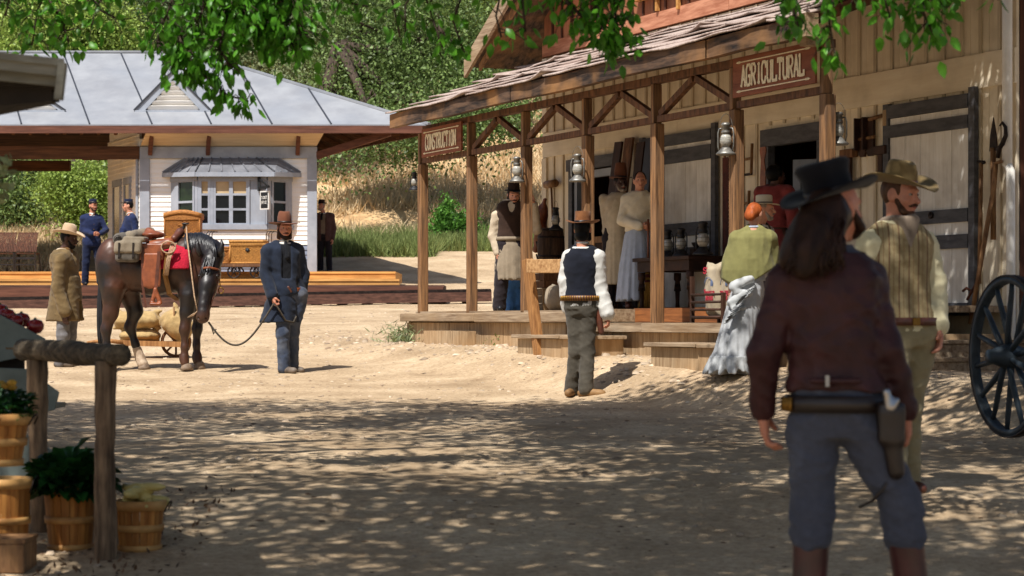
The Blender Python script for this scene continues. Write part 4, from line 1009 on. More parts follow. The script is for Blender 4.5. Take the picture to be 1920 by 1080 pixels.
# front wall with boards (lap siding built as tilted boards)
def siding(mb, p0, p1, z0, z1, n, lap=.11, th=.03):
    """clapboards from p0 to p1 (plan points), outward normal n"""
    z = z0; n = Vector(n)
    while z < z1 - .01:
        e_ = min(z + lap, z1)
        A0 = Vector((p0.x, p0.y, z)) + n * th; B0 = Vector((p1.x, p1.y, z)) + n * th
        A1 = Vector((p0.x, p0.y, e_)) + n * .012; B1 = Vector((p1.x, p1.y, e_)) + n * .012
        Ai = Vector((p0.x, p0.y, z)); Bi = Vector((p1.x, p1.y, z)); Aj = Vector((p0.x, p0.y, e_)); Bj = Vector((p1.x, p1.y, e_))
        mb.add([A0, B0, B1, A1, Ai, Bi, Bj, Aj], [(0, 1, 2, 3), (4, 5, 1, 0), (3, 2, 6, 7), (5, 4, 7, 6), (0, 3, 7, 4), (1, 5, 6, 2)]); z = e_
fl, fr_ = rd(aL, BW, 0), rd(aR, BW, 0); bl, br = rd(aL, bB, 0), rd(aR, bB, 0)
zb_ = DZ(459, BW); zs = DZ(331 - 33, BW)
bayL, bayR = DA(322, BW), DA(545, BW)
def strip(z0, z1, mat, name):
    mb = MB(); siding(mb, fl, rd(bayL, BW, 0), z0, z1, (0, -1, 0)); siding(mb, rd(bayR, BW, 0), fr_, z0, z1, (0, -1, 0)); part(name, mb, mat, depot)
mb = MB(); siding(mb, fl, fr_, zs + .005, DZ(276, BW) + .2, (0, -1, 0)); siding(mb, fl, fr_, zb_ + .0, zs, (0, -1, 0)); part('front_wall', mb, 'siding', depot)
mb = MB(); siding(mb, fl, fr_, .4, zb_ - .01, (0, -1, 0)); part('wainscot', mb, 'depot_blue', depot)
lw = (bl - fl); ln = Vector((-lw.y, lw.x, 0)).normalized()
mb = MB(); siding(mb, bl, fl, .4, DZ(250, BW), ln); part('side_wall', mb, 'siding', depot)
rw = (br - fr_); rn = Vector((rw.y, -rw.x, 0)).normalized()
mb = MB(); siding(mb, fr_, br, .4, DZ(250, BW), rn); part('side_wall', mb, 'siding', depot)
mb = MB(); siding(mb, br, bl, .4, DZ(250, BW), (0, 1, 0)); part('back_wall', mb, 'siding', depot)
mb = MB()  # grey corner boards and frieze
for a in (aL, aR): mb.box(rd(a + (.1 if a == aL else -.1), BW - .045, 2.1), (.22, .06, 3.5)); part('corner_board', mb, 'depot_grey', depot); mb = MB()
mb.box(rd(aL - .02, BW + .1, 2.1), (.05, .24, 3.5)); part('corner_board', mb, 'depot_grey', depot)
mb = MB(); mb.box(rd((aL + aR) / 2, BW - .06, (DZ(276, BW) + DZ(297, BW)) / 2), (aR - aL + .02, .06, .26)); part('frieze_board', mb, 'depot_grey', depot)
mb = MB(); slab(mb, [rd(aL, BW - .02, DZ(274, BW)), rd(aR, BW - .02, DZ(274, BW)), rd(aR, .1, ZE - .1), rd(aL, .1, ZE - .1)], -.02)
part('soffit', mb, 'soffit', depot)
mb = MB()
for a in (aL + .1, DA(385, 1.4), DA(556, 1.4)):
    pass
for px in (281, 389, 557):
    mb = MB(); mb.beam(rd(DA(px + 6, .2), .3, ZE - .14), rd(DA(px - 2, BW), BW - .09, DZ(290, BW)), .09, .1); part('eave_bracket', mb, 'red_brown', depot)
mb = MB(); mb.beam(rd(DA(735, .2), .3, ZE - .16), rd(aR + .02, BW - .02, DZ(292, BW)), .14, .16)
part('eave_bracket', mb, 'red_brown', depot)
# side wall openings: two tall narrow dark windows with grey frames
for f0, f1 in ((.25, .42), (.55, .78)):
    A = fl + lw * f0 + ln * .035; B = fl + lw * f1 + ln * .035; zt = 3.1
    m1 = MB(); m1.beam(A + Vector((0, 0, 3.25)), B + Vector((0, 0, 3.25)), .05, .16, ext=.08)
    for q in (A, B): m1.beam(q + Vector((0, 0, 1.1)), q + Vector((0, 0, 3.16)), .05, .1, up=lw)
    fr2 = part('side_window', m1, 'depot_grey', depot); m1 = MB(); m1.beam((A + B) / 2 + Vector((0, 0, 1.1)), (A + B) / 2 + Vector((0, 0, 3.16)), .02, (B - A).length - .1, up=lw); part('pane', m1, 'window_dark', fr2)
# waiting-shed beams and posts
mb = MB(); mb.beam(rd(AL, BW, (DZ(275, BW) + DZ(298, BW)) / 2), rd(aL + .0, BW, (DZ(275, BW) + DZ(298, BW)) / 2), .16, .29); part('tie_beam', mb, 'umber', depot)
mb = MB(); mb.beam(rd(AL, 5.7, 3.9), rd(aL - .3, 5.7, 3.9), .18, .26); mb.beam(rd(aL, 5.7, 4.15), rd(aR, 5.7, 4.15), .18, .2); part('tie_beam', mb, 'umber', depot)
for a, b in ((AL + 2, BW), (AL + 2, 5.7), (AL + 9, BW), (AL + 9, 5.7)):
    mb = MB(); mb.box(rd(a, b, 2.4), (.18, .18, 2.8)); part('shed_post', mb, 'umber', depot)
mb = MB(); mb.beam(rd(aL + .05, BW + .1, 4.35), rd(aL + .05, BW + 2.6, 4.35), .05, .7); part('gable_infill', mb, 'siding', depot)
# vents on the roof
for px, sc_ in ((324, 1), (78, .55 * 1.2)):
    k = .745 if sc_ == 1 else .745; a = DA(px, k); w_ = .86 * (1 if sc_ == 1 else .62) ; hh_ = .87 * (1 if sc_ == 1 else .4)
    z0 = DZ(207, k); c = rd(a, k, z0)
    v = MB(); back = .87 / .505 if sc_ == 1 else .7
    for sg in (-1, 1):
        A = c + Vector((sg * (w_ + .02), -.04, -.01)); T = c + Vector((0, -.04, hh_ + .02)); Bk = c + Vector((-0 , back + .1, hh_ + .02))
        v.add([A, T, Bk, A + Vector((0, .1, 0)), A + Vector((0, 0, -.03)), T + Vector((0, 0, -.035)), Bk + Vector((0, 0, -.035))], [(0, 1, 2, 3), (4, 5, 1, 0), (4, 6, 5), (3, 2, 6, 4)])
    dv = part('roof_vent', v, 'metal_roof', depot)
    v = MB(); iw = w_ - .02
    for sg in (-1, 1): v.prism([(sg * w_, 0), (0, hh_), (0, hh_ * .79), (sg * (w_ - .26 * w_), 0)][::-sg], .04, c + Vector((0, -.03, 0)))
    v.box(c + Vector((0, -.03, -.02)), (w_ * 2.02, .05, .04)); part('vent_trim', v, 'depot_grey', dv)
    v = MB(); nl = 6 if sc_ == 1 else 3; H2 = hh_ * .78; W2 = w_ * .74
    for q in range(nl):
        zz = H2 * q / nl; ww = W2 * (1 - (q + .5) / nl); v.box(c + Vector((0, .01, zz + H2 / nl * .5)), (ww * 2, .015, H2 / nl * 1.0), (math.radians(28), 0, 0))
    v.prism([(-W2, 0), (W2, 0), (0, H2)], .01, c + Vector((0, .07, 0))); part('louvre', v, 'siding', dv)
    v = MB()
    for sg in (-1, 1): v.beam(c + Vector((sg * (w_ + .03), -.05, 0)), c + Vector((0, -.05, hh_ + .035)), .03, .03)
    part('dark_edge', v, 'seam', dv)
# bay window
bz0 = DZ(512, BW); bzs = DZ(420, BW - .7); bzt = DZ(331, BW - .7)
Pf = .55; bLf, bRf = DA(372, BW - Pf), DA(500, BW - Pf)
def bp(a, b, z): return rd(a, b, z)
cs = [(bayL, BW - .02), (bLf, BW - Pf), (bRf, BW - Pf), (bayR, BW - .02)]
bay = part('bay_window', (lambda m: (m, [slab(m, [bp(a, b, bzt + .12) for a, b in cs], -.1)])[0])(MB()), 'depot_grey', depot)
def face(i): 
    A = bp(*cs[i], 0); B = bp(*cs[i + 1], 0); d = (B - A); n = Vector((d.y, -d.x, 0)).normalized(); return A, B, n
for i in range(3):
    A, B, n = face(i)
    mb = MB(); siding(mb, A, B, zb_ + .0, bzs - .12, n); part('apron_siding', mb, 'siding', bay)
    mb = MB(); siding(mb, A, B, .4, zb_ - .01, n); part('apron_blue', mb, 'depot_blue', bay)
    mb = MB(); q = n * .03
    mb.beam(A + q + Vector((0, 0, bzs - .06)), B + q + Vector((0, 0, bzs - .06)), .1, .12, ext=.02); part('sill', mb, 'depot_grey', bay)
    mb = MB(); mb.beam(A + q + Vector((0, 0, bzt - .02)), B + q + Vector((0, 0, bzt - .02)), .06, .12); part('head_board', mb, 'depot_grey', bay)
    mb = MB(); mb.beam(A + (B - A) * .0 - n * .25 + Vector((0, 0, bzs)), B - n * .25 + Vector((0, 0, bzs)), .02, .05); part('inner_sill', mb, 'depot_grey', bay)
def sash(A, B, n, f0, f1, rows, panes, cols=1, fw=.055):
    a = A + (B - A) * f0; b = A + (B - A) * f1; d = (b - a).normalized(); L = (b - a).length; z0, z1 = bzs, bzt - .08
    m = MB(); q = n * .02
    for e_ in (0, L): m.beam(a + d * e_ + q + Vector((0, 0, z0)), a + d * e_ + q + Vector((0, 0, z1)), .05, fw, up=d)
    for e_ in range(1, cols): m.beam(a + d * L * e_ / cols + q + Vector((0, 0, z0)), a + d * L * e_ / cols + q + Vector((0, 0, z1)), .045, fw * 1.6, up=d)
    zs_ = [z0 + (z1 - z0) * r for r in rows]
    for z in zs_: m.beam(a + q + Vector((0, 0, z)), b + q + Vector((0, 0, z)), .047, .05)
    fr3 = part('window', m, 'depot_grey', bay)
    for i in range(len(zs_) - 1):
        m = MB(); m.beam(a + d * fw / 2 + Vector((0, 0, (zs_[i] + zs_[i + 1]) / 2)), b - d * fw / 2 + Vector((0, 0, (zs_[i] + zs_[i + 1]) / 2)), .012, zs_[i + 1] - zs_[i] - .03)
        o = part('pane', m, panes[i], fr3) if False else link('pane', mesh_mb('pane', m), panes[i], bay)
A, B, n = face(0); sash(A, B, n, .26, .86, (0, .52, 1), ('window_green', 'window_green'))
A, B, n = face(2); sash(A, B, n, .2, .78, (0, .52, 1), ('window_dark', 'window_dark'))
A, B, n = face(1); sash(A, B, n, .03, .16, (0, .34, .68, 1), ('window_dark', 'window_dark', 'blind')); sash(A, B, n, .24, .72, (0, .34, .68, 1), ('window_dark', 'window_dark', 'blind'), 2)
def board(A, B, n, f0, f1, z0, z1, mat, name, off=.0):
    a = A + (B - A) * f0; b = A + (B - A) * f1; m = MB(); m.beam((a + b) / 2 + n * off + Vector((0, 0, z0)), (a + b) / 2 + n * off + Vector((0, 0, z1)), .03, (b - a).length, up=(b - a)); return part(name, m, mat, bay)
board(A, B, n, .76, .98, bzs, bzt - .08, 'depot_grey', 'panel', .01); board(A, B, n, .175, .225, bzs, bzt - .08, 'depot_grey', 'mullion', .03); board(A, B, n, .735, .755, bzs, bzt - .08, 'depot_grey', 'mullion', .04)
for i, f0, f1 in ((0, .0, .22), (0, .9, 1.0), (2, 0, .14), (2, .84, 1.0), (1, -.01, .015), (1, .985, 1.01)):
    A, B, n = face(i); board(A, B, n, f0, f1, bzs, bzt - .08, 'depot_grey', 'jamb', .02)
# bay roof
o1 = .16; rl = [bp(bayL - .22, BW - .03, bzt + .13), bp(bLf - .12, BW - Pf - o1, bzt + .1), bp(bRf + .12, BW - Pf - o1, bzt + .1), bp(bayR + .22, BW - .03, bzt + .13)]
tl = [bp(DA(345, BW), BW - .08, DZ(298, BW)), bp(DA(377, BW), BW - .1, DZ(297.5, BW)), bp(DA(478, BW), BW - .1, DZ(297.5, BW)), bp(DA(520, BW), BW - .08, DZ(298, BW))]
m = MB()
for i in range(3): slab(m, [rl[i], rl[i + 1], tl[i + 1], tl[i]], -.03)
br_ = part('bay_roof', m, 'bay_roof', bay)
m = MB()
for i in range(3): m.beam(rl[i] + Vector((0, 0, -.05)), rl[i + 1] + Vector((0, 0, -.05)), .04, .1)
part('gutter', m, 'depot_grey', bay)
m = MB()
for i, n_ in ((0, 4), (1, 6), (2, 4)):
    for q in range(n_ + 1):
        f = q / n_; m.beam(rl[i].lerp(rl[i + 1], f) + Vector((0, 0, .015)), tl[i].lerp(tl[i + 1], f) + Vector((0, 0, .015)), .025, .035)
part('roof_rib', m, 'bay_roof', bay)
# swinging office sign on the bay
sgY = YE + BW - Pf - .08
t = thing('office_sign', 'small black and white board hanging from a black bracket on the bay window', 'sign', P(497, 392, sgY - .25))
o_ = Vector(t.location); m = MB(); m.T = Matrix.Rotation(math.radians(-38), 4, 'Z')
m.box((0, 0, .2), (.28, .045, .42)); part('board', m, 'sign_white', t)
m = MB(); m.T = Matrix.Rotation(math.radians(-38), 4, 'Z'); m.box((0, -.024, .2), (.22, .006, .36)); part('black_panel', m, 'sign_black', t)
m = MB(); m.T = Matrix.Rotation(math.radians(-38), 4, 'Z'); lettering(m, 'TICKET', -.09, .09, .23, .29, -.03, .3, .16, False, .35); lettering(m, 'OFFICE', -.08, .08, .12, .18, -.03, .3, .16, False, .35); part('lettering', m, 'sign_white', t)
m = MB(); a = P(486, 358, sgY) - o_; b = P(486, 331, sgY) - o_; c = P(504, 350, sgY - .45) - o_
m.beam(a, b, .07, .07, up=(1, 0, 0)); m.beam(a + Vector((0, 0, .06)), c, .05, .05); m.beam(b - Vector((0, 0, .05)), c, .04, .04); m.tube([c + Vector((-.05, 0.1, 0)), (-.02, 0, .41)], .006, 5); part('bracket', m, 'sign_black', t)

# ---------------------------------------------------------------- platform, steps and track
def tier(y0, y1, z0, z1, x0, x1, mat, name, lab=None, nb=3, dz=0):
    mb = MB(); n = max(1, int((x1 - x0) / 4.2)); xs = np.linspace(x0, x1, n + 1)
    for i in range(n):
        for q in range(nb):
            a = y0 + (y1 - y0) * q / nb; b = y0 + (y1 - y0) * (q + 1) / nb
            mb.span(xs[i] + .003, xs[i + 1] - .003, a, b - .008, z1 - .05 + (random.uniform(-.002, .002)), z1 + random.uniform(-.003, 0))
        mb.span(xs[i] + .003, xs[i + 1] - .003, y0 + .02, y0 + .06, z0, z1 - .053)
    mb.span(x1 - .04, x1 - .005, y0 + .07, y1, z0, z1 - .053)
    return mb
t = thing('station_platform', 'stepped timber platform of new orange boards in front of the depot', 'platform', (0, 45, ZC))
def tp(mb, mat, nm, lab=None):
    mb.v = [(v[0], v[1] - 45, v[2]) for v in mb.v]; part(nm, mb, mat, t, lab)
xr = lambda px, y: (px - 960) * y / F
tp(tier(45.1, 46.6, .2, .74, -18, xr(833, 45.1), 0, 0, nb=6), 'rail_brown', 'lower_deck', 'dark reddish lower deck')
tp(tier(46.6, 47.05, .7, .9, -18, xr(749, 46.6), 0, 0, nb=2), 'pine_orange', 'step')
tp(tier(47.05, 49.8, .85, 1.07, -18, xr(742, 47.05), 0, 0, nb=9), 'pine_orange', 'upper_deck')
tp((lambda m: (m.span(-18, xr(833, 45.1) - .02, 45.06, 45.1, .42, .69), m)[1])(MB()), 'red_brown', 'face_board')
tp((lambda m: (m.span(-18, xr(592, 49.9), 49.82, 57.0, .9, 1.065), m)[1])(MB()), 'pine', 'back_deck')
t = thing('railway_track', 'dark rail on a long timber in front of the platform', 'track', (0, 44, ZC))
def rl_(x, px): return x
ya, yb = 42.6, 45.2; xa, xb = -13.0, -.45
za = float(gz(xa, ya)); zb2 = float(gz(xb, yb))
A = Vector((xa, ya - 44, (600 - 577) * ya / F)); B = Vector((xb, yb - 44, (600 - 556) * yb / F))
m = MB(); m.beam(A, B, .2, .2); part('timber', m, 'rail_brown', t); m = MB(); m.beam(A + Vector((0, 0, .135)), B + Vector((0, 0, .135)), .07, .06); part('rail', m, 'iron', t)
m = MB(); m.beam(A + Vector((0, 1.0, .1)), B + Vector((0, 1.0, .1)), .07, .1); part('rail', m, 'iron', t)
for k in range(24):
    f = k / 24; m = MB(); c = A.lerp(B, f) + Vector((0, .55, -.05)); m.box(c, (.2, 1.0, .1)); part('sleeper', m, 'skirt_board', t)
# platform seats
t0 = None
for k, (px, lab) in enumerate(((53, 'brown slatted bench seat at the right end of the row'), (13, 'brown slatted bench seat at the left edge of the picture'))):
    Y = 47.6; b = P(px, 512, Y); b.z = ZC + 1.07
    t = thing('platform_bench', lab, 'seat', b, 0, 'slatted seats on the platform')
    mb = MB()
    for q in range(13): x = -.2 + q * .0333; mb.add(*(lambda p: (p.v, p.f))(MB().beam((x * 1.15, -.28, .44), (x, .02, .88), .027, .014, up=(0, 1, 0))))
    mb.beam((-.22, .03, .87), (.22, .03, .87), .04, .03); part('backrest', mb, 'brown_batten', t)
    mb = MB(); [mb.span(-.24, .24, -.3 + q * .07, -.25 + q * .07, .4, .42) for q in range(6)]; part('seat_slats', mb, 'brown_batten', t)
    for x in (-.22, .22):
        mb = MB(); mb.beam((x, -.3, .42), (x, -.26, 0), .03, .03).beam((x, .1, .42), (x * 1.08, .18, 0), .03, .03).beam((x, -.29, .2), (x, .15, .2), .02, .03); part('leg_frame', mb, 'leather_dark', t)
    mb = MB(); mb.beam((-.22, -.28, .16), (.22, -.28, .16), .02, .03).beam((-.22, -.29, .3), (.22, -.29, .3), .02, .05); part('stretcher', mb, 'leather_dark', t)
# luggage cart with wicker hampers
Yc = 47.0; zc = ZC + .905; cb = P(425, 530, Yc); cb.z = zc
t = thing('luggage_cart', 'flat wooden luggage cart with small spoked iron wheels', 'cart', cb)
o_ = Vector(t.location); X = lambda px: (px - 960) * Yc / F - o_.x
mb = MB(); mb.span(X(300), X(500), -.35, .35, .26, .33); part('deck', mb, 'crate_wood', t)
for px in (442, 484, 330):
    for y in (-.3, .3):
        w_ = MB(); R = Matrix.Rotation(math.radians(90), 3, 'X'); r = .15
        w_.lathe([(r - .03, -.02), (r, -.02), (r, .02), (r - .03, .02), (r - .03, -.02)], 20, (X(px), y, r), R, cap=False); w_.lathe([(0, -.035), (.035, -.035), (.035, .035), (0, .035)], 12, (X(px), y, r), R)
        for q in range(6): a = q * PI / 3; w_.beam((X(px), y, r), (X(px) + .13 * math.cos(a), y, r + .13 * math.sin(a)), .018, .02)
        part('wheel', w_, 'iron', t)
for px in (385, 497):
    mb = MB()
    for q in range(3): mb.tube([(X(px) + q * .06, .2, .33), (X(px) + q * .06, .2, 1.0), (X(px) + q * .06 + .04, .2, 1.06), (X(px) + q * .06 + .12, .2, 1.04)], .01, 6)
    part('rail_hoop', mb, 'iron', t)
def hamper(px0, px1, py0, py1, y, lab, mat='wicker', dome=0, plate=False, dep=.5):
    a, b = X(px0) + o_.x, X(px1) + o_.x; zt = ZC + (600 - py0) * Yc / F; zb = ZC + (600 - py1) * Yc / F; L = b - a; H = zt - zb
    t = thing('wicker_hamper', lab, 'hamper', ((a + b) / 2, Yc + y, zb), 0, 'wicker luggage on the platform cart')
    hb = H * (.8 if not dome else .66); mb = MB()
    nz = max(4, int(hb / .03)); nx = max(4, int(L / .045))
    mb.span(-L / 2 + .012, L / 2 - .012, -dep / 2 + .012, dep / 2 - .012, 0, hb)
    for q in range(nz):
        z0 = hb * (q + .1) / nz; z1 = hb * (q + .9) / nz
        for k in range(nx):
            if (k + q) % 2: continue
            x0 = -L / 2 + L * k / nx; mb.span(x0, x0 + L / nx * 1.3 if k < nx - 1 else L / 2, -dep / 2, -dep / 2 + .012, z0, z1)
    part('basket_body', mb, mat, t)
    mb = MB()
    for x in (-1, 1): mb.tube([(x * L / 2 * .99, -dep / 2, 0), (x * L / 2 * .99, -dep / 2, hb)], .018, 6)
    mb.tube([(-L / 2, -dep / 2, .01), (L / 2, -dep / 2, .01)], .018, 6).tube([(-L / 2, -dep / 2, hb - .01), (L / 2, -dep / 2, hb - .01)], .018, 6); part('rim', mb, mat, t)
    mb = MB(); n = 8; rows = []
    for yy in (-dep / 2 - .02, dep / 2 + .02):
        rows.append([(-L / 2 - .02 + (L + .04) * k / n, yy, hb + .02 + (H - hb - .02) * (1 if not dome else (.62 + .38 * math.sin(PI * k / n)))) for k in range(n + 1)])
    mb.sheet(rows, (0, 0, -(H - hb) * .55)); mb.span(-L / 2 - .015, L / 2 + .015, -dep / 2 - .016, dep / 2 + .016, hb + .002, hb + (H - hb) * .5); part('lid', mb, mat, t)
    if plate: mb = MB(); mb.lathe([(0, 0), (.045, 0), (.045, .012), (0, .012)], 16, (0, -dep / 2 - .005, hb * .72), Matrix.Rotation(PI / 2, 3, 'X')); part('lock_plate', mb, 'sign_black', t)
    else: mb = MB(); mb.tube([(-.1, -dep / 2 - .01, hb * .72), (0, -dep / 2 - .04, hb * .68), (.1, -dep / 2 - .01, hb * .72)], .01, 6); part('handle', mb, mat, t)
zc0 = 600 - (zc + .335 - ZC) * F / Yc
hamper(434, 500, 451, zc0, -.02, 'pale wicker hamper with round black lock plate beside the coat man', 'wicker_pale', 0, True)
hamper(400, 433, 463, zc0, .0, 'small darker wicker basket in the middle of the cart', 'wicker')
hamper(312, 396, 447, zc0, .05, 'wicker trunk at the left of the cart, lowest of the stack', 'wicker')
hamper(311, 377, 394, 446.5, .05, 'tall wicker trunk with domed lid stacked highest on the cart', 'wicker', 1)

# ---------------------------------------------------------------- wheelbarrow with sacks behind the horse
Yb = 28.0; bx = P(290, 660, Yb).x; gb = G(bx, Yb)
t = thing('wheelbarrow', 'wooden handcart with iron wheel standing behind the horse', 'wheelbarrow', (bx, Yb, gb)); o_ = Vector(t.location)
q = lambda px, py, dy=0: P(px, py, Yb + dy) - o_
for dy in (-.28, .28):
    mb = MB(); mb.beam(q(232, 643, dy), q(345, 646, dy), .06, .07).tube([q(232, 642, dy), q(205, 639, dy), q(180, 640, dy), q(163, 643, dy)], [.03, .026, .022, .02], 8); part('side_rail', mb, 'hitch_wood', t)
    mb = MB(); mb.beam(q(238, 646, dy), q(234, 672, dy), .04, .04); part('leg', mb, 'tool_wood', t)
mb = MB(); mb.span(q(236, 640).x, q(330, 640).x, -.27, .27, q(0, 640).z - .03, q(0, 640).z); part('bed', mb, 'hitch_wood', t)
mb = MB(); c = q(330, 654, 0); r = .2; zw = r
mb.lathe([(r - .035, -.025), (r, -.025), (r, .025), (r - .035, .025), (r - .035, -.025)], 24, (c.x, 0, zw), Matrix.Rotation(PI / 2, 3, 'X'), cap=False); mb.lathe([(0, -.06), (.04, -.06), (.04, .06), (0, .06)], 12, (c.x, 0, zw), Matrix.Rotation(PI / 2, 3, 'X'))
for k in range(8): a = k * PI / 4; mb.beam((c.x, 0, zw), (c.x + .17 * math.cos(a), 0, zw + .17 * math.sin(a)), .025, .025)
part('wheel', mb, 'crate_wood', t)
mb = MB(); mb.beam(q(304, 604, .2), q(311, 598, .2), .06, .03).beam(q(304, 606, -.1), q(322, 602, -.1), .02, .03).beam(q(338, 600, -.1), q(342, 590, -.1), .07, .03).tube([q(327, 612, -.2), q(326, 575, -.2)], .012, 6); part('headboard', mb, 'tool_wood', t)
zq = gb + q(0, 640).z
for x, y, z, sz, ry, lab, sd in ((q(262, 0).x, 0, .0, (.52, .42, .17), 0, 'burlap sack lying flat at the bottom of the handcart', 2), (q(258, 0).x, .0, .165, (.62, .44, .24), -.05, 'fat burlap sack lying on top of the handcart load', 5), (q(318, 0).x, -.05, .0, (.44, .36, .34), .75, 'burlap sack slumped towards the cart wheel', 7)):
    s_ = sack((bx + x, Yb + y, zq + z), lab, sz, 'burlap', 0, group='burlap sacks on the handcart', seed=sd, vox=.014); s_.rotation_euler = (0, ry if ry > .5 else 0, 0)
    if ry > .5: s_.location.z += .1
# tan cushion-like sack on the ground near the dress hem
Ys = 21.3; sp = P(1338, 700, Ys); sack((sp.x, Ys, G(sp.x, Ys) - .02), 'plump tan sack lying on the ground beside the grey dress', (.42, .3, .22), 'burlap', .2, name='grain_sack', seed=12)

# ---------------------------------------------------------------- wagon wheel
Yw = 14.4; hub = P(1893, 665, Yw); R_ = 153 * Yw / F; gw = G(hub.x, Yw)
hub.z = ZC + (600 - 668) * Yw / F
t = thing('wagon_wheel', 'large dark blue-black spoked wagon wheel at the right edge', 'wheel', (hub.x, hub.y, hub.z)); yaw = math.radians(64)   # axle direction
M = Matrix.Rotation(-math.radians(76), 4, 'Z')
RX = M.to_3x3() @ Matrix.Rotation(PI / 2, 3, 'X')
mb = MB(); mb.lathe([(R_ - .055, -.03), (R_ - .012, -.03), (R_ - .012, .03), (R_ - .055, .03), (R_ - .055, -.03)], 48, (0, 0, 0), RX, cap=False); part('rim', mb, 'wheel_paint', t)
mb = MB(); mb.lathe([(R_ - .0115, -.032), (R_, -.032), (R_, .032), (R_ - .0115, .032), (R_ - .0115, -.032)], 48, (0, 0, 0), RX, cap=False); part('tyre', mb, 'iron', t)
mb = MB(); mb.lathe([(0, -.17), (.045, -.17), (.05, -.12), (.075, -.06), (.09, 0), (.075, .06), (.05, .13), (.045, .16), (0, .16)], 20, (0, 0, 0), RX); part('hub', mb, 'wheel_paint', t)
for k in range(14):
    a = 2 * PI * (k + .35) / 14; d = RX @ Vector((math.cos(a), math.sin(a), 0)); off = RX @ Vector((0, 0, .02 if k % 2 else -.02)); mb = MB(); mb.tube([d * .07 + off, d * .2 + off * .8, d * (R_ - .12), d * (R_ - .04)], [.018, .023, .019, .016], 8); part('spoke', mb, 'wheel_paint', t)

# ---------------------------------------------------------------- market stall corner, hitching logs, produce
def log(mb, a, b, r, seed, n=14, m=14):
    a, b = Vector(a), Vector(b); rr_ = random.Random(seed); pts = []; rad = []
    for i in range(m + 1):
        f = i / m; pts.append(a.lerp(b, f) + Vector((rr_.uniform(-.004, .004), rr_.uniform(-.004, .004), rr_.uniform(-.004, .004)))); rad.append(r * (1 + .07 * math.sin(f * 9 + seed) + rr_.uniform(-.03, .03)))
    mb.tube(pts, rad, n)
Yl = 10.9; bx = P(135, 900, Yl).x
t = thing('hitching_rail', 'rustic rail of thick round logs on two posts beside the stall', 'hitching rail', (bx, Yl, G(bx, Yl))); o_ = Vector(t.location); q = lambda px, py, dy=0: P(px, py, Yl + dy) - o_
mb = MB(); a = q(70, 672, .35); b = q(76, 1060, .35); log(mb, a, b, .052, 1); part('post', mb, 'log', t)
mb = MB(); a = q(197, 676, -.35); b = q(197, 1150, -.35); log(mb, a, b, .053, 2); part('post', mb, 'log', t)
mb = MB(); log(mb, q(44, 655, .42), q(226, 667, -.45), .058, 3); mb.lathe([(.0, 0), (.05, 0), (.055, .01), (0, .012)], 12, q(29, 655, .44)); part('top_rail', mb, 'log_dark', t)
# awning corner at the top left
Ya = 8.6
t = thing('stall_awning', 'grey boarded awning corner of a market stall at the top left', 'awning', P(60, 180, Ya)); o_ = Vector(t.location); q = lambda px, py, dy=0: P(px, py, Ya + dy) - o_
mb = MB()
A = [q(-260, 70, 0), q(121, 110, 0), q(112, 124, 1.1), q(-260, 70, 1.1)]
slab(mb, [A[0], A[1], A[2], A[3]], -.03); part('roof_sheet', mb, 'awning', t)
mb = MB(); mb.beam(q(-260, 92, .04), q(116, 132, .04), .04, .05).beam(q(-260, 112, .1), q(112, 150, .1), .04, .055); part('fascia_board', mb, 'awning', t)
mb = MB(); mb.beam(q(118, 118, .02), q(110, 187, .02), .045, .03, up=(1, 0, 0)); part('end_board', mb, 'awning', t)
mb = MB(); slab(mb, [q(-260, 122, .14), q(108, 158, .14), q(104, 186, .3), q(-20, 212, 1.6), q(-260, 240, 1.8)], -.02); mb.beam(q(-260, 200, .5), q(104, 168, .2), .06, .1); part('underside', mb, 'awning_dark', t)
# stepped display stand
Yd = 12.0
t = thing('display_stand', 'grey-green painted stepped produce stand at the left edge', 'display stand', (P(40, 900, Yd).x, Yd, G(P(40, 900, Yd).x, Yd))); o_ = Vector(t.location); q = lambda px, py, dy=0: P(px, py, Yd + dy) - o_
def outline(pts, dy, th, mat, nm):
    mb = MB(); mb.prism([(q(x, y).x, q(x, y).z) for x, y in pts][::-1], th, (0, dy, 0)); part(nm, mb, mat, t, bevel=.004)
outline([(-60, 560), (0, 590), (84, 635), (82, 652), (30, 672), (-60, 690)], .0, .025, 'stand_paint', 'side_panel')
outline([(-40, 686), (70, 690), (128, 733), (120, 765), (60, 780), (-40, 800)], -.25, .025, 'stand_paint', 'side_panel')
outline([(-40, 795), (85, 806), (165, 852), (160, 905), (60, 930), (-40, 930)], -.5, .025, 'stand_paint', 'side_panel')
mb = MB(); mb.span(q(-90, 0).x, q(30, 0).x, .03, 1.0, q(0, 650).z, q(0, 650).z + .03).span(q(-90, 0).x, q(60, 0).x, -.2, .9, q(0, 775).z, q(0, 775).z + .03).span(q(-90, 0).x, q(80, 0).x, -.45, .8, q(0, 905).z, q(0, 905).z + .03); part('shelf', mb, 'stand_paint', t)
mb = MB(); mb.span(q(-90, 0).x, q(36, 0).x, .1, .14, -.2, q(0, 655).z); mb.span(q(20, 0).x, q(34, 0).x, -.6, .09, -.2, q(0, 905).z); part('leg', mb, 'awning_dark', t)
rr = random.Random(3)
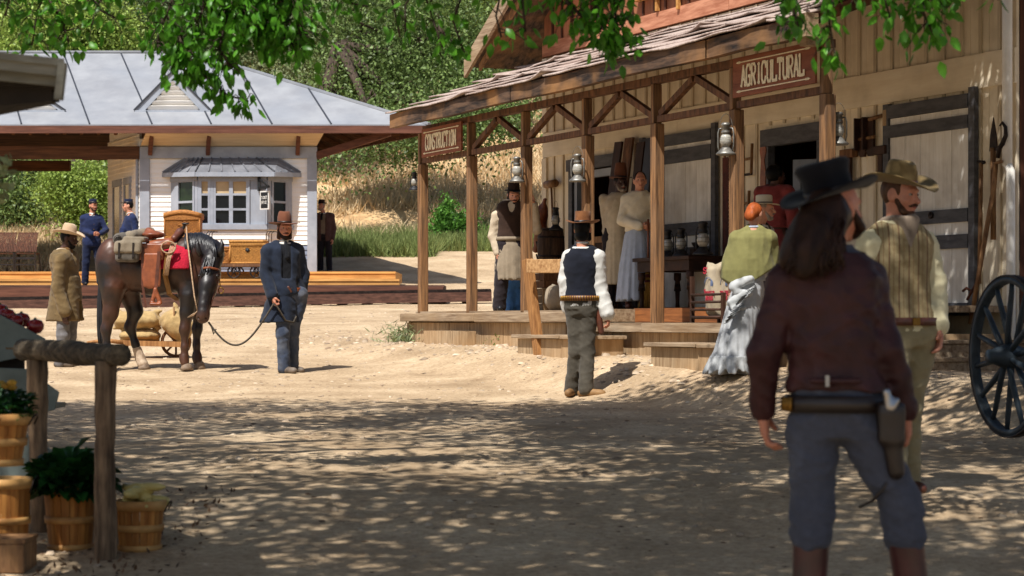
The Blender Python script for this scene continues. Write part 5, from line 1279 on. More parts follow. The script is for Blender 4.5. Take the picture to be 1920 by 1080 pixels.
for k, (px, py) in enumerate(((12, 592), (40, 600), (66, 612), (0, 584), (28, 603))):
    p = P(px, py, Yd + .1 + .08 * (k % 2)); mb = MB(); mb.lathe([(0, -.042), (.03, -.038), (.048, -.015), (.05, .01), (.038, .033), (.015, .04), (0, .036)], 16); mb.m = 1; mb.lathe([(0, .03), (.012, .04), (.004, .05), (0, .052)], 6)
    solo('tomato', mb, ['tomato', 'produce_leaf'], ['dark red tomato at the top edge of the stand, left', 'round red tomato in the middle of the row on the stand', 'bright red tomato nearest the sloping end of the stand', 'tomato cut by the left picture edge', 'tomato wedged between two others on the stand'][k], 'tomato', p, rr.uniform(0, 3), 'tomatoes on the display stand')
def basket(cx, cy, Y, rt, rb, H, lab, band=True, seed=1, tilt=0, gnd=True, z=None):
    b = P(cx, cy, Y); b.z = G(b.x, Y) if z is None else z
    t = thing('splint_basket', lab, 'basket', b, 0, 'bushel baskets by the stall'); n = 18; rr_ = random.Random(seed); mb = MB()
    for k in range(n):
        a0, a1 = 2 * PI * (k + .04) / n, 2 * PI * (k + .96) / n
        rows = [[((rb + (rt - rb) * f) * math.cos(a), (rb + (rt - rb) * f) * math.sin(a), H * f) for a in (a0, (a0 + a1) / 2, a1)] for f in (0, .5, 1)]
        mb.sheet(rows, None, smooth=False)
        rows = [[(p[0] * .965, p[1] * .965, p[2]) for p in r] for r in rows]; mb.sheet([r[::-1] for r in rows], None, smooth=False)
    part('splint_wall', mb, 'splint', t); mb = MB(); mb.lathe([(0, .0), (rb * .97, .0), (rb * .97, .02), (0, .02)], 18); part('bottom', mb, 'splint', t)
    for f, hh_ in ((.99, .05), (.48, .035), (.02, .03)):
        r = rb + (rt - rb) * f; mb = MB(); mb.lathe([(r - .012, H * f - hh_ / 2), (r + .008, H * f - hh_ / 2), (r + .011, H * f + hh_ / 2), (r - .012, H * f + hh_ / 2), (r - .012, H * f - hh_ / 2)], 30, cap=False); part('hoop', mb, 'splint_pale', t)
    for sg in (-1, 1): mb = MB(); mb.tube([(sg * (rt + .01), -.06, H * .86), (sg * (rt + .03), -.05, H * 1.04), (sg * (rt + .035), .0, H * 1.09), (sg * (rt + .03), .05, H * 1.04), (sg * (rt + .01), .06, H * .86)], .004, 5); part('wire_handle', mb, 'iron', t)
    return t
Yk = 10.8; sB = F / Yk
b1 = basket(262, 1015, Yk, 46 / sB, 38 / sB, 82 / sB, 'bushel basket heaped with pale yellow squash, right of the log post', seed=2)
rr = random.Random(8); zt = Vector(b1.location)
for k in range(20):
    a = rr.uniform(0, 6.28); r = rr.uniform(0, .085) if k > 6 else rr.uniform(.05, .1); zz = 82 / sB + .005 + (.03 if k > 6 else 0.0) + rr.uniform(0, .02) + (.035 if k > 10 else 0)
    L = rr.uniform(.05, .09); rd_ = rr.uniform(.022, .032); aa = rr.uniform(0, 6.28); d = Vector((math.cos(aa), math.sin(aa), rr.uniform(-.2, .3)))
    mb = MB(); mb.tube([d * (-L), d * (-L * .8), d * (-L * .2), d * (L * .5), d * (L * .9), d * L], [rd_ * .3, rd_ * .8, rd_, rd_ * .85, rd_ * .4, .004], 12)
    solo('squash', mb, 'squash', 'pale yellow squash heaped in the bushel basket right of the log post', 'squash', zt + Vector((r * math.cos(a), r * math.sin(a), zz)), 0, 'squash in the basket')
b2 = basket(132, 1022, 10.85, 50 / sB, 40 / sB, 112 / sB, 'tall bushel basket filled with dark leafy greens between the two log posts', seed=4)
def greens(loc, r, n, lab, mats=('produce_leaf',), h=.14, L=.09, seed=1, flowers=0):
    rr_ = random.Random(seed); mb = MB()
    for k in range(n):
        a = rr_.uniform(0, 6.28); q_ = r * math.sqrt(rr_.random()); c = Vector((q_ * math.cos(a), q_ * math.sin(a), rr_.uniform(0, h) * (1.15 - q_ / r * .6)))
        d = Vector((math.cos(a) * .7 + rr_.uniform(-.6, .6), math.sin(a) * .7 + rr_.uniform(-.6, .6), rr_.uniform(-.1, 1))).normalized(); l = L * rr_.uniform(.6, 1.2); s_ = d.cross(Vector((0, 0, 1))).normalized() * l * .36; u_ = s_.cross(d).normalized() * l * .12
        mb.add([c, c + d * l * .35 + s_ + u_, c + d * l * .5, c + d * l * .35 - s_ + u_, c + d * l * .8 + s_ * .7 + u_ * .5, c + d * l - u_ * 2, c + d * l * .8 - s_ * .7 + u_ * .5], [(0, 1, 2), (0, 2, 3), (1, 4, 2), (2, 6, 3), (2, 4, 5), (2, 5, 6)], True)
    if flowers:
        mb.m = 1
        for k in range(flowers):
            a = rr_.uniform(0, 6.28); q_ = r * math.sqrt(rr_.random()); c = Vector((q_ * math.cos(a), q_ * math.sin(a), h * rr_.uniform(.6, 1.4))); mb.lathe([(0, -.012), (.018, -.008), (.024, .006), (.01, .016), (0, .014)], 8, c)
    return solo('leafy_greens', mb, list(mats), lab, 'greens', loc)
greens(Vector(b2.location) + Vector((0, 0, 108 / sB - .02)), 54 / sB, 760, 'mass of dark green leaves spilling from the tall basket', L=.12, h=.17, seed=3)
b3 = basket(0, 865, 9.6, .13, .095, .2, 'basket of yellow flowers and greens on the upper step of the stand', seed=6, z=P(0, 868, 9.6).z)
greens(Vector(b3.location) + Vector((0, 0, .2)), .13, 220, 'yellow marigolds and feathery greens in the raised basket', ('produce_leaf', 'marigold'), .14, .06, 5, 9)
b4 = basket(5, 1000, 10.6, 46 / sB * 1.1, .12, .36, 'dark bushel basket at the left picture edge behind the first log post', seed=8)
bx = P(22, 1005, 10.2); t = thing('wooden_box', 'pale wooden box on the ground at the lower left corner', 'box', (bx.x, 10.2, G(bx.x, 10.2))); mb = MB(); mb.span(-.2, .09, -.14, .14, 0, .14); part('box_body', mb, 'tool_wood', t, bevel=.006); mb = MB(); mb.span(-.205, .095, -.145, .145, .141, .16); part('lid', mb, 'tool_wood', t)
# ---------------------------------------------------------------- foliage
def leaf_quads(C_, N_, L, W_, rng, droop=0, fold=.0):
    """leaf-shaped 4-gons: centre points, sizes, random directions"""
    n = len(C_); d = rng.normal(size=(n, 3)); d[:, 2] -= droop; d /= np.linalg.norm(d, axis=1)[:, None]
    r = rng.normal(size=(n, 3)) + (N_ if N_ is not None else 0); s = np.cross(d, r); s /= np.maximum(np.linalg.norm(s, axis=1), 1e-6)[:, None]
    L = np.asarray(L)[:, None] if np.ndim(L) else L; W_ = np.asarray(W_)[:, None] if np.ndim(W_) else W_
    a = C_; b = C_ + d * L * .42 + s * W_ * .5; c = C_ + d * L; e = C_ + d * L * .42 - s * W_ * .5
    V = np.stack([a, b, c, e], 1).reshape(-1, 3); Q = np.arange(4 * n).reshape(n, 4)
    return V, Q
def crown_points(blobs, n, rng, clump=.35, per=26, shell=.55):
    """clumped leaf positions inside ellipsoid blobs (x,y,z,rx,ry,rz)"""
    bl = np.array(blobs, float); vol = (bl[:, 3] * bl[:, 4] * bl[:, 5]) ** (2 / 3); w = vol / vol.sum()
    nc = max(1, n // per); idx = rng.choice(len(bl), nc, p=w); u = rng.normal(size=(nc, 3)); u /= np.linalg.norm(u, axis=1)[:, None]
    r = shell + (1 - shell) * rng.random(nc) ** .7; r *= 1 + .16 * rng.normal(size=nc); c = bl[idx, :3] + u * bl[idx, 3:] * r[:, None]
    k = rng.integers(0, nc, n); sz = (clump * (.5 + rng.random(nc)))[k]
    return c[k] + rng.normal(size=(n, 3)) * sz[:, None] * np.array([1, 1, .75])
def tree(name, lab, base, blobs, n, L, mat, group, th=.3, seed=1, clump=.35, limbs=8, cat='tree', wr=.6, shell=.55, top=None, fz=None):
    rng = np.random.default_rng(seed); base = Vector(base)
    t = thing(name, lab, cat, base, 0, group)
    bl = [(b[0] - base.x, b[1] - base.y, b[2] - base.z, b[3], b[4], b[5]) for b in blobs]
    pts = crown_points(bl, n, rng, clump, shell=shell); sz = L * (.6 + .8 * rng.random(n))
    V, Q = leaf_quads(pts, np.array([0, 0, .8]), sz, sz * wr, rng)
    o = link('crown', mesh_np('crown', V, Q), mat, t)
    mb = MB(); big = sorted(bl, key=lambda b: -b[3] * b[4] * b[5])[:limbs]
    cx = sum(b[0] for b in big) / len(big); cz = min(b[2] for b in big)
    fork = Vector((cx * .35, 0, fz or max(.8, cz * .55)))
    mb.tube([(0, 0, -.4), (fork.x * .3, 0, fork.z * .4), fork], [th, th * .8, th * .7], 10)
    for b in big:
        e = Vector(b[:3]); m = fork.lerp(e, .5) + Vector((0, 0, -.08 * (e - fork).length)) + Vector(rng.normal(size=3) * .25)
        mb.tube([fork, m, e, e + (e - m) * .4], [th * .5, th * .36, th * .2, th * .06], 7)
        for _ in range(3):
            e2 = e + Vector(rng.normal(size=3) * np.array(b[3:]) * .6); mb.tube([m.lerp(e, .5), m.lerp(e2, .75) + Vector((0, 0, .15)), e2], [th * .16, th * .1, th * .03], 5)
    part('trunk', mb, 'bark', t)
    return t
def blob(px, py, r, Y, ry=None, rz=None, d=None):
    """ellipsoid whose centre is seen at a photo point; radii in photo pixels"""
    p = P(px, py, Y); k = Y / F; return (p.x, p.y, p.z, r * k, (d or r) * k, (rz or r) * k)
GRP = 'oaks and other trees behind the depot'
def T(name, lab, bx, Y, blobs, n, L, mat, seed, **k):
    x = (bx - 960) * Y / F; return tree(name, lab, (x, Y, G(x, Y) - .2), blobs, n, L, mat, k.pop('group', GRP), seed=seed, **k)
T('oak_tree', 'large spreading oak with low drooping branches right of the depot', 560, 66, [blob(700, 60, 130, 68), blob(820, 70, 120, 66), blob(760, 190, 120, 66), blob(660, 190, 90, 67), blob(880, 190, 85, 64), blob(930, 100, 70, 66), blob(622, 300, 24, 62, rz=60), blob(700, 240, 60, 63, rz=50), blob(800, 235, 70, 62, rz=34), blob(890, 235, 60, 62, rz=36), blob(960, 215, 60, 62, rz=36)], 65100, .115, 'leaf_oak', 1, th=.34, limbs=7, fz=5.5, clump=.5)
T('sunlit_tree', 'bright yellow-green rounded tree above the depot ridge at the left', 150, 62, [blob(130, 60, 90, 62), blob(60, 80, 60, 62), blob(210, 90, 60, 62), blob(110, 140, 60, 62)], 40300, .108, 'leaf_bright', 2, th=.3, clump=.35)
T('sunlit_tree', 'loose yellow-green tree top above the right half of the depot roof', 560, 74, [blob(560, 70, 80, 74), blob(620, 40, 70, 74), blob(500, 110, 60, 74), blob(580, 150, 60, 72)], 23250, .122, 'leaf_grey', 3, th=.35, clump=.4)
T('dark_tree', 'dark tree in the gap behind the depot ridge, centre left', 330, 76, [blob(310, 30, 100, 76), blob(400, 60, 90, 76), blob(250, 0, 70, 78), blob(350, 120, 70, 75)], 34100, .122, 'leaf_dark', 4, th=.4, clump=.45)
T('dark_tree', 'tall dark evergreen behind the depot hip', 470, 80, [blob(470, 10, 100, 80), blob(540, -20, 80, 80), blob(440, 90, 80, 79)], 26350, .130, 'leaf_dark', 5, th=.4, clump=.45)
T('dark_tree', 'dark tree at the far left above the awning', 10, 76, [blob(20, 0, 90, 76), blob(-40, 60, 90, 76), blob(90, -20, 70, 78)], 24800, .130, 'leaf_dark', 6, th=.4, clump=.45)
T('sunlit_tree', 'fresh green tree crown between the dark oak and the store gable', 850, 84, [blob(830, 10, 90, 84), blob(900, -10, 80, 84), blob(950, 60, 50, 84), blob(760, 0, 70, 84)], 37200, .130, 'leaf_bright', 7, th=.4, clump=.4)
T('shed_tree', 'dark bushy tree seen through the open waiting shed at the left', 40, 64, [blob(30, 360, 70, 64), blob(-40, 380, 70, 64), blob(80, 330, 50, 66), blob(30, 400, 50, 63)], 27900, .101, 'leaf_oak', 8, th=.25, clump=.35)
T('shed_tree', 'light green leafy tree seen through the waiting shed beside the ticket room', 165, 60, [blob(165, 360, 45, 60), blob(190, 400, 35, 60), blob(120, 350, 38, 60), blob(150, 410, 30, 60)], 21700, .086, 'leaf_bright', 9, th=.2, clump=.3)
0 and T('dark_tree', 'shadowed tree behind the store, seen between porch posts', 985, 74, [blob(1000, 140, 70, 74), blob(960, 170, 50, 74)], 13950, .115, 'leaf_oak', 10, th=.3, clump=.4)
# trees higher on the slope, each its own crown
rr = random.Random(21)
for k, (px, py, r, Y, m) in enumerate(((60, -40, 100, 96, 'leaf_grey'), (200, -30, 110, 100, 'leaf_dark'), (330, -50, 100, 98, 'leaf_grey'), (450, -60, 110, 104, 'leaf_oak'), (580, -50, 110, 100, 'leaf_dark'), (700, -60, 110, 102, 'leaf_grey'), (-60, 30, 110, 92, 'leaf_oak'), (500, 90, 90, 92, 'leaf_grey'), (240, 60, 90, 90, 'leaf_dark'), (640, 90, 90, 90, 'leaf_dark'), (380, 90, 80, 88, 'leaf_oak'), (980, -20, 60, 130, 'leaf_grey'), (-140, 330, 110, 72, 'leaf_oak'), (1080, 60, 110, 96, 'leaf_dark'), (-230, 120, 140, 84, 'leaf_dark'), (240, 350, 50, 70, 'leaf_oak'))):
    T('hillside_tree', ['pale', 'broad', 'loose', 'round', 'dense', 'ragged'][k % 6] + ' tree on the hillside ' + ['at the far upper left', 'above the sunlit crown', 'above the triangular roof vent', 'above the right end of the depot ridge', 'left of the drooping oak', 'above the drooping oak', 'beyond the awning corner', 'between the ridge end and the oak', 'close above the depot ridge', 'behind the left side of the big oak', 'over the depot ridge end', 'grey and distant beside the store gable', 'left of the waiting shed', 'behind the store gable', 'far left outside the shed', 'behind the ticket room'][k], px, Y,
      [blob(px, py, r, Y), blob(px - r * .5, py + r * .4, r * .6, Y - 1), blob(px + r * .55, py + r * .3, r * .6, Y + 1)], 13000, .18, m, 30 + k, th=.35, clump=.5, group='trees on the hillside', limbs=3)
# brush covering the far slope: one mass nobody could count
rng = np.random.default_rng(5)
def scatter(n, x0, x1, y0, y1, f=None):
    out = []
    while sum(len(o) for o in out) < n:
        x = rng.uniform(x0, x1, n * 2); y = rng.uniform(y0, y1, n * 2)
        if f is not None: m = f(x, y); x, y = x[m], y[m]
        out.append(np.stack([x, y], 1))
    return np.concatenate(out)[:n]
c = scatter(900, -50, 40, 100, 190); k = rng.integers(0, len(c), 42000); p = c[k] + rng.normal(size=(42000, 2)) * 1.0; h = np.abs(rng.normal(size=42000)) * .9
pts = np.stack([p[:, 0], p[:, 1], gz(p[:, 0], p[:, 1]) + ZC + h], 1); V, Q = leaf_quads(pts, np.array([0, 0, .8]), .45, .3, rng)
tag(link('hillside_brush', mesh_np('hillside_brush', V, Q), 'leaf_grey'), 'grey-green scrub covering the distant slope', 'brush', None, 'stuff')
# grass
def blades(p, h, w, lean, mat, name, lab, cat):
    n = len(p); x, y = p[:, 0], p[:, 1]; z = gz(x, y) + ZC - .02; h = h * (.5 + rng.random(n)); a = rng.uniform(0, 6.28, n); s = np.stack([np.cos(a), np.sin(a), 0 * a], 1) * (w / 2)
    t = np.stack([rng.normal(size=n) * lean, rng.normal(size=n) * lean, np.ones(n)], 1) * h[:, None]
    b = np.stack([x, y, z], 1); V = np.stack([b - s, b + s, b + t * .6 + s * .6, b + t], 1).reshape(-1, 3); Q = np.arange(4 * n).reshape(n, 4)
    tag(link(name, mesh_np(name, V, Q), mat), lab, cat, None, 'stuff')
fx = lambda x, y: (y - 55) + 1.5 * sn(x * .6, y * .3, 0 * x, 2) > 0
g1 = scatter(42000, -9, 4, 55.5, 64, lambda x, y: (60 + 3.4 * sn(x * .35, y * .35, 0 * x, 4) - y > -1.5) & ((x + 9) / 4 + sn(x, y, 0 * x, 5) > .3) & ~((x > -2) & (y < 57.5)) & (rng.random(len(x)) < .9))
blades(g1, .36, .03, .4, 'grass_green', 'green_grass', 'band of tall green grass below the dry hillside', 'grass')
g2 = scatter(60000, -16, 8, 60, 92, lambda x, y: sn(x * .8, y * .6, 0 * x, 7) > -.35); blades(g2, .42, .05, .5, 'grass_dry', 'dry_grass', 'straw-coloured dry grass over the hillside', 'grass')
g3 = scatter(26000, -26, -11, 52, 66); blades(g3, .3, .04, .5, 'grass_dry', 'dry_grass', 'dry grass seen beneath the waiting shed', 'grass')
# bushes on the slope between porch posts
def bush(px, py, r, Y, n, L, lab, mat='leaf_bush', seed=1, name='bush', rz=None, wr=.4):
    p = P(px, py, Y); rg = np.random.default_rng(seed); x, y = p.x, Y; z0 = G(x, y); k = Y / F
    H = max(.1, p.z + (rz or r) * k - z0); bl = [(rg.normal() * r * k * .4, rg.normal() * r * k * .3, H * f, r * k * .55, r * k * .5, H * .4) for f in (.3, .45, .6, .35, .5)]
    pts = crown_points(bl, n, rg, .12, 14); s = L * (.6 + .8 * rg.random(n)); V, Q = leaf_quads(pts, np.array([0, 0, .5]), s, s * wr, rg)
    t = thing(name, lab, 'bush', (x, y, z0 - .05), 0, None); link('foliage', mesh_np('foliage', V, Q), mat, t); mb = MB()
    for b in bl: mb.tube([(0, 0, 0), (b[0] * .5, b[1] * .5, b[2] * .5), b[:3]], [.03, .02, .008], 5)
    part('stem', mb, 'twig', t)
bush(832, 405, 26, 60, 4200, .11, 'bright green bush between the first two porch posts', seed=1, rz=38); bush(868, 410, 20, 60.5, 2600, .11, 'smaller green bush right of the bright bush', seed=2, rz=20)
bush(765, 628, 22, 29.6, 900, .14, 'flat tuft of grey-green weed at the far end of the porch', 'leaf_grey', 3, 'weed_tuft', 8, wr=.1); bush(950, 645, 8, 27, 160, .06, 'tiny green weed beside the low plank step', 'grass_green', 4, 'weed_tuft', 8)
# stones, leaf litter
def scatter_stones(n, s0, s1, x0, x1, y0, y1, mat, name, lab, flat=.6, f=None):
    p = scatter(n, x0, x1, y0, y1, f); V = []; Q = []; base = np.array([(-1, -1, 0), (1, -1, 0), (1, 1, 0), (-1, 1, 0), (-.6, -.6, 1), (.6, -.6, 1), (.6, .6, 1), (-.6, .6, 1)], float)
    fc = np.array([(0, 1, 5, 4), (1, 2, 6, 5), (2, 3, 7, 6), (3, 0, 4, 7), (4, 5, 6, 7)]); s = s0 + (s1 - s0) * rng.random(n) ** 4; a = rng.uniform(0, 6.28, n)
    j = base[None] * (1 + .25 * rng.normal(size=(n, 8, 3))); j = j * s[:, None, None]; j[:, :, 2] *= flat; x = j[:, :, 0] * np.cos(a)[:, None] - j[:, :, 1] * np.sin(a)[:, None]; y = j[:, :, 0] * np.sin(a)[:, None] + j[:, :, 1] * np.cos(a)[:, None]
    z = j[:, :, 2] + (gz(p[:, 0], p[:, 1]) + ZC)[:, None] - s[:, None] * .1
    V = np.stack([x + p[:, :1], y + p[:, 1:], z], -1).reshape(-1, 3); Q = (fc[None] + 8 * np.arange(n)[:, None, None]).reshape(-1, 4)
    tag(link(name, mesh_np(name, V, Q), mat), lab, 'stones' if mat == 'pebble' else 'litter', None, 'stuff')
scatter_stones(9000, .005, .028, -8, 6, 7, 46, 'pebble', 'pebbles', 'small stones scattered over the trodden dirt')
wf = lambda x, y: np.abs((x - U0.x) * WD.x + (y - U0.y) * WD.y + .75) < .55
scatter_stones(700, .01, .05, -3, 5, 18, 32, 'pebble', 'porch_stones', 'pale stones banked along the foot of the porch', f=wf)
scatter_stones(7000, .005, .02, -8, 6, 7, 36, 'litter', 'leaf_litter', 'dark twigs and leaf scraps on the dirt', flat=.25)
def chips(n, x0, x1, y0, y1, lab):
    p = scatter(n, x0, x1, y0, y1); z = gz(p[:, 0], p[:, 1]) + ZC + .006; c = np.stack([p[:, 0], p[:, 1], z], 1); V, Q = leaf_quads(c, np.array([0, 0, 3.]), .04, .02, rng); V[:, 2] = np.maximum(V[:, 2], gz(V[:, 0], V[:, 1]) + ZC + .004)
    tag(link('fallen_leaves', mesh_np('fallen_leaves', V, Q), 'litter'), lab, 'litter', None, 'stuff')
chips(1500, -4, -1.6, 9, 12.5, 'crumbled dead leaves around the foot of the log rail')

# ---------------------------------------------------------------- shade trees over the street
def leaf6(C_, D_, L, W_, rng):
    """pointed folded leaves hanging along D_"""
    n = len(C_); d = D_ / np.linalg.norm(D_, axis=1)[:, None]; r = rng.normal(size=(n, 3)); s = np.cross(d, r); s /= np.linalg.norm(s, axis=1)[:, None]; u = np.cross(s, d)
    L = L[:, None]; W_ = W_[:, None]; f = .18
    b0 = C_; m1 = C_ + d * L * .33 - u * W_ * f; m2 = C_ + d * L * .68 - u * W_ * f * .7; tp = C_ + d * L + u * W_ * .1
    l1 = C_ + d * L * .3 + s * W_ * .5; l2 = C_ + d * L * .66 + s * W_ * .4; r1 = C_ + d * L * .3 - s * W_ * .5; r2 = C_ + d * L * .66 - s * W_ * .4
    V = np.stack([b0, l1, l2, tp, r2, r1, m1, m2], 1).reshape(-1, 3)
    fc = np.array([(0, 6, 1, 1), (1, 6, 7, 2), (2, 7, 3, 3), (0, 5, 6, 6), (5, 4, 7, 6), (4, 3, 7, 7)]); fc4 = fc[[1, 4]]; 
    Q4 = (np.array([(1, 6, 7, 2), (6, 5, 4, 7)])[None] + 8 * np.arange(n)[:, None, None]).reshape(-1, 4)
    Q3 = (np.array([(0, 6, 1), (2, 7, 3), (0, 5, 6), (4, 3, 7)])[None] + 8 * np.arange(n)[:, None, None]).reshape(-1, 3)
    # split quads so that one triangle mesh holds all
    T3 = np.concatenate([Q3, Q4[:, [0, 1, 2]], Q4[:, [0, 2, 3]]]); return V, T3
rng = np.random.default_rng(17)
def sprigs(specs, dens=1.0):
    """hanging twigs: photo polylines (px,py,Y) with leaves; returns leaf points, directions and twig tubes"""
    Pn, Dn, tw = [], [], MB()
    for (pts, n, spread) in specs:
        w = [P(*q) for q in pts]; tw.tube(w, [.012] + [.006] * (len(w) - 1), 5)
        cum = [0]
        for a, b in zip(w, w[1:]): cum.append(cum[-1] + (b - a).length)
        for _ in range(int(n * dens)):
            s = rng.random() ** .8 * cum[-1]; i = max(j for j in range(len(cum) - 1) if cum[j] <= s); f = (s - cum[i]) / max(cum[i + 1] - cum[i], 1e-6)
            p = w[i].lerp(w[i + 1], f); off = Vector(rng.normal(size=3)) * spread * .8; off.z = off.z * .8 - spread * .3
            Pn.append(p + off); d = Vector(rng.normal(size=3)) * .55 + Vector((0, 0, -1)) + off.normalized() * .4; Dn.append(d)
            if rng.random() < .35: tw.tube([p, p + off * .6 + Vector((0, 0, .02)), p + off], [.004, .003, .002], 4)
    return np.array(Pn), np.array(Dn), tw
Y1 = 12.6
left_sp = [([(420, -160, Y1), (330, -20, Y1), (300, 60, Y1), (290, 95, Y1)], 120, .1), ([(430, -100, Y1), (380, 20, Y1), (345, 90, Y1), (350, 125, Y1)], 150, .11), ([(470, -100, Y1), (430, 20, Y1), (410, 90, Y1), (432, 125, Y1)], 170, .1),
           ([(500, -100, Y1), (490, 0, Y1), (520, 55, Y1), (555, 85, Y1)], 260, .1), ([(520, -120, Y1), (540, -10, Y1), (560, 40, Y1), (562, 70, Y1)], 200, .09), ([(400, -100, Y1), (440, 0, Y1), (470, 40, Y1), (500, 60, Y1)], 220, .1),
           ([(350, 100, Y1), (365, 130, Y1), (395, 150, Y1), (425, 178, Y1), (466, 190, Y1)], 90, .045), ([(340, 60, Y1), (335, 110, Y1), (372, 135, Y1)], 60, .05),
           ([(120, -150, Y1), (90, -20, Y1), (70, 20, Y1), (60, 85, Y1)], 70, .13), ([(150, -150, Y1), (160, -20, Y1), (190, 20, Y1), (230, 40, Y1)], 60, .12), ([(40, -140, Y1), (20, -10, Y1), (10, 30, Y1)], 60, .12), ([(80, -20, Y1), (110, 30, Y1), (130, 80, Y1)], 36, .06), ([(250, -150, Y1), (200, -20, Y1), (185, 8, Y1)], 50, .1),
           ([(560, -160, Y1), (610, -30, Y1), (650, 5, Y1), (690, 12, Y1)], 60, .07)]
mid_sp = [([(960, -200, 12), (800, -60, 12), (760, 10, 12), (760, 60, 12)], 25, .08), ([(800, -60, 12), (800, 0, 12), (820, 60, 12), (830, 90, 12)], 34, .08), ([(900, -160, 12), (870, -20, 12), (850, 40, 12), (870, 100, 12)], 37, .09), ([(960, -160, 12), (940, -20, 12), (930, 30, 12), (940, 70, 12)], 37, .09), ([(1000, -100, 12), (980, 0, 12), (985, 60, 12)], 30, .08), ([(820, 50, 12), (850, 80, 12), (855, 105, 12)], 16, .05), ([(720, -60, 12), (740, 20, 12), (750, 70, 12)], 15, .06)]
right_sp = [([(1060, -160, 11.5), (1060, -20, 11.5), (1075, 30, 11.5)], 130, .1), ([(1100, -160, 11.5), (1110, -20, 11.5), (1125, 40, 11.5), (1150, 85, 11.5)], 200, .08), ([(1160, -160, 11.5), (1150, -20, 11.5), (1155, 30, 11.5), (1160, 60, 11.5)], 170, .08), ([(1060, 0, 11.5), (1100, 40, 11.5), (1145, 60, 11.5), (1185, 80, 11.5)], 60, .06),
            ([(1490, -160, 10.5), (1480, -20, 10.5), (1490, 30, 10.5), (1500, 60, 10.5)], 70, .07), ([(1560, -160, 10.5), (1550, -20, 10.5), (1556, 50, 10.5), (1568, 118, 10.5)], 80, .05), ([(1600, -120, 10.5), (1600, -20, 10.5), (1610, 10, 10.5)], 40, .05), ([(1640, -160, 10.5), (1650, -30, 10.5), (1665, 20, 10.5), (1672, 45, 10.5)], 80, .07), ([(1700, -160, 10.5), (1720, -30, 10.5), (1730, 20, 10.5), (1750, 65, 10.5)], 170, .08), ([(1760, -160, 10.5), (1770, -30, 10.5), (1770, 20, 10.5)], 80, .06), ([(1860, -160, 10.5), (1868, -30, 10.5), (1872, 0, 10.5)], 20, .04), ([(1520, -100, 10.5), (1470, -10, 10.5), (1465, 10, 10.5)], 30, .05)]
def shade_tree(lab, base, specs, ncan, box, branches, seed, hole=.18):
    """street tree: trunk out of the frame, high canopy that dapples the ground, sprigs hanging into view"""
    global rng
    rng = np.random.default_rng(seed); t = thing('shade_tree', lab, 'tree', base, 0, 'shade trees over the street'); b = np.array(base)
    Pn, Dn, tw = sprigs(specs, 1.2 if base[0] < 0 else .85); tw.v = [(v[0] - b[0], v[1] - b[1], v[2] - b[2]) for v in tw.v]
    L = .058 + .038 * rng.random(len(Pn)); V1, T1 = leaf6(Pn - b, Dn, L, L * .52, rng)
    x0, x1, y0, y1, z0, z1 = box; nc = ncan // 60
    cc = np.stack([rng.uniform(x0, x1, nc * 3), rng.uniform(y0, y1, nc * 3), rng.uniform(z0, z1, nc * 3)], 1)
    keep = sn(cc[:, 0] * 1.1, cc[:, 1] * 1.0, cc[:, 2] * .3, seed) + .5 * sn(cc[:, 0] * 3.1, cc[:, 1] * 2.2, 0 * cc[:, 2], seed + 1) > -hole
    for hx, hy, hr_x, hr_y in ((-3.2, 10.1, 1.4, .7), (-1.7, 9.5, .7, .5), (-.8, 9.1, .7, .5), (.5, 8.1, .9, .5)): keep &= ((cc[:, 0] - hx) / hr_x) ** 2 + ((cc[:, 1] - hy) / hr_y) ** 2 > 1
    cc = cc[keep][:nc]
    k = rng.integers(0, len(cc), ncan); pp = cc[k] + rng.normal(size=(ncan, 3)) * np.array([.3, .3, .16]); pp[:, 2] = np.maximum(pp[:, 2], z0 - .3)
    if base[0] > 0:
        m_ = int(ncan * .26); c3 = np.stack([rng.uniform(2.3, 6.2, 420), rng.uniform(13.0, 19.6, 420), rng.uniform(6.2, 8.2, 420)], 1); pp[:m_] = c3[rng.integers(0, 420, m_)] + rng.normal(size=(m_, 3)) * .28
        q_ = int(ncan * .05); pp[m_:m_ + q_] = np.array([-1.2, 3.8, 8.4]) + rng.normal(size=(q_, 3)) * np.array([.9, .7, .4])
    else: q_ = int(ncan * .07); pp[:q_] = np.array([-4.3, 4.9, 8.4]) + rng.normal(size=(q_, 3)) * np.array([.9, .9, .4])
    dd = rng.normal(size=(ncan, 3)) * .7 + np.array([0, 0, -.5]); L2 = .085 + .06 * rng.random(ncan); V2, T2 = leaf6(pp - b, dd, L2, L2 * .55, rng)
    link('crown', mesh_np('crown', np.concatenate([V1, V2]), np.concatenate([T1, T2 + len(V1)]), mi=[0] * len(T1) + [1] * len(T2)), ['leaf_near', 'leaf_canopy'], t)
    mb = tw
    fork = Vector((0, 0, 3.2)); mb.tube([(0, 0, -.3), (.1, .05, 1.5), fork], [.28, .22, .2], 12)
    for e in branches:
        e = Vector(e) - Vector(base); m = fork.lerp(e, .5) + Vector((0, 0, .5)); mb.tube([fork, m, e], [.13, .08, .03], 8)
        for _ in range(7):
            q = m.lerp(e, rng.random()); e2 = q + Vector((rng.normal() * 1.1, rng.normal() * 1.1, rng.normal() * .3)); mb.tube([q, q.lerp(e2, .5) + Vector((0, 0, .1)), e2], [.03, .02, .008], 5)
    part('trunk', mb, 'bark', t)
shade_tree('shade tree whose leafy branches hang into the upper left', (-6.2, 11.0, G(-6.2, 11.0)), left_sp, 76000, (-8.8, -.4, 3.2, 17.0, 6.4, 8.4), [(-4, 9, 8.5), (-2, 11, 8.8), (-3, 14, 8.8), (-1.5, 13, 8.6), (-5, 12, 9), (-1.6, 7.5, 8.5), (-5.5, 15.5, 8.8), (-3, 5, 8.6)], 41)
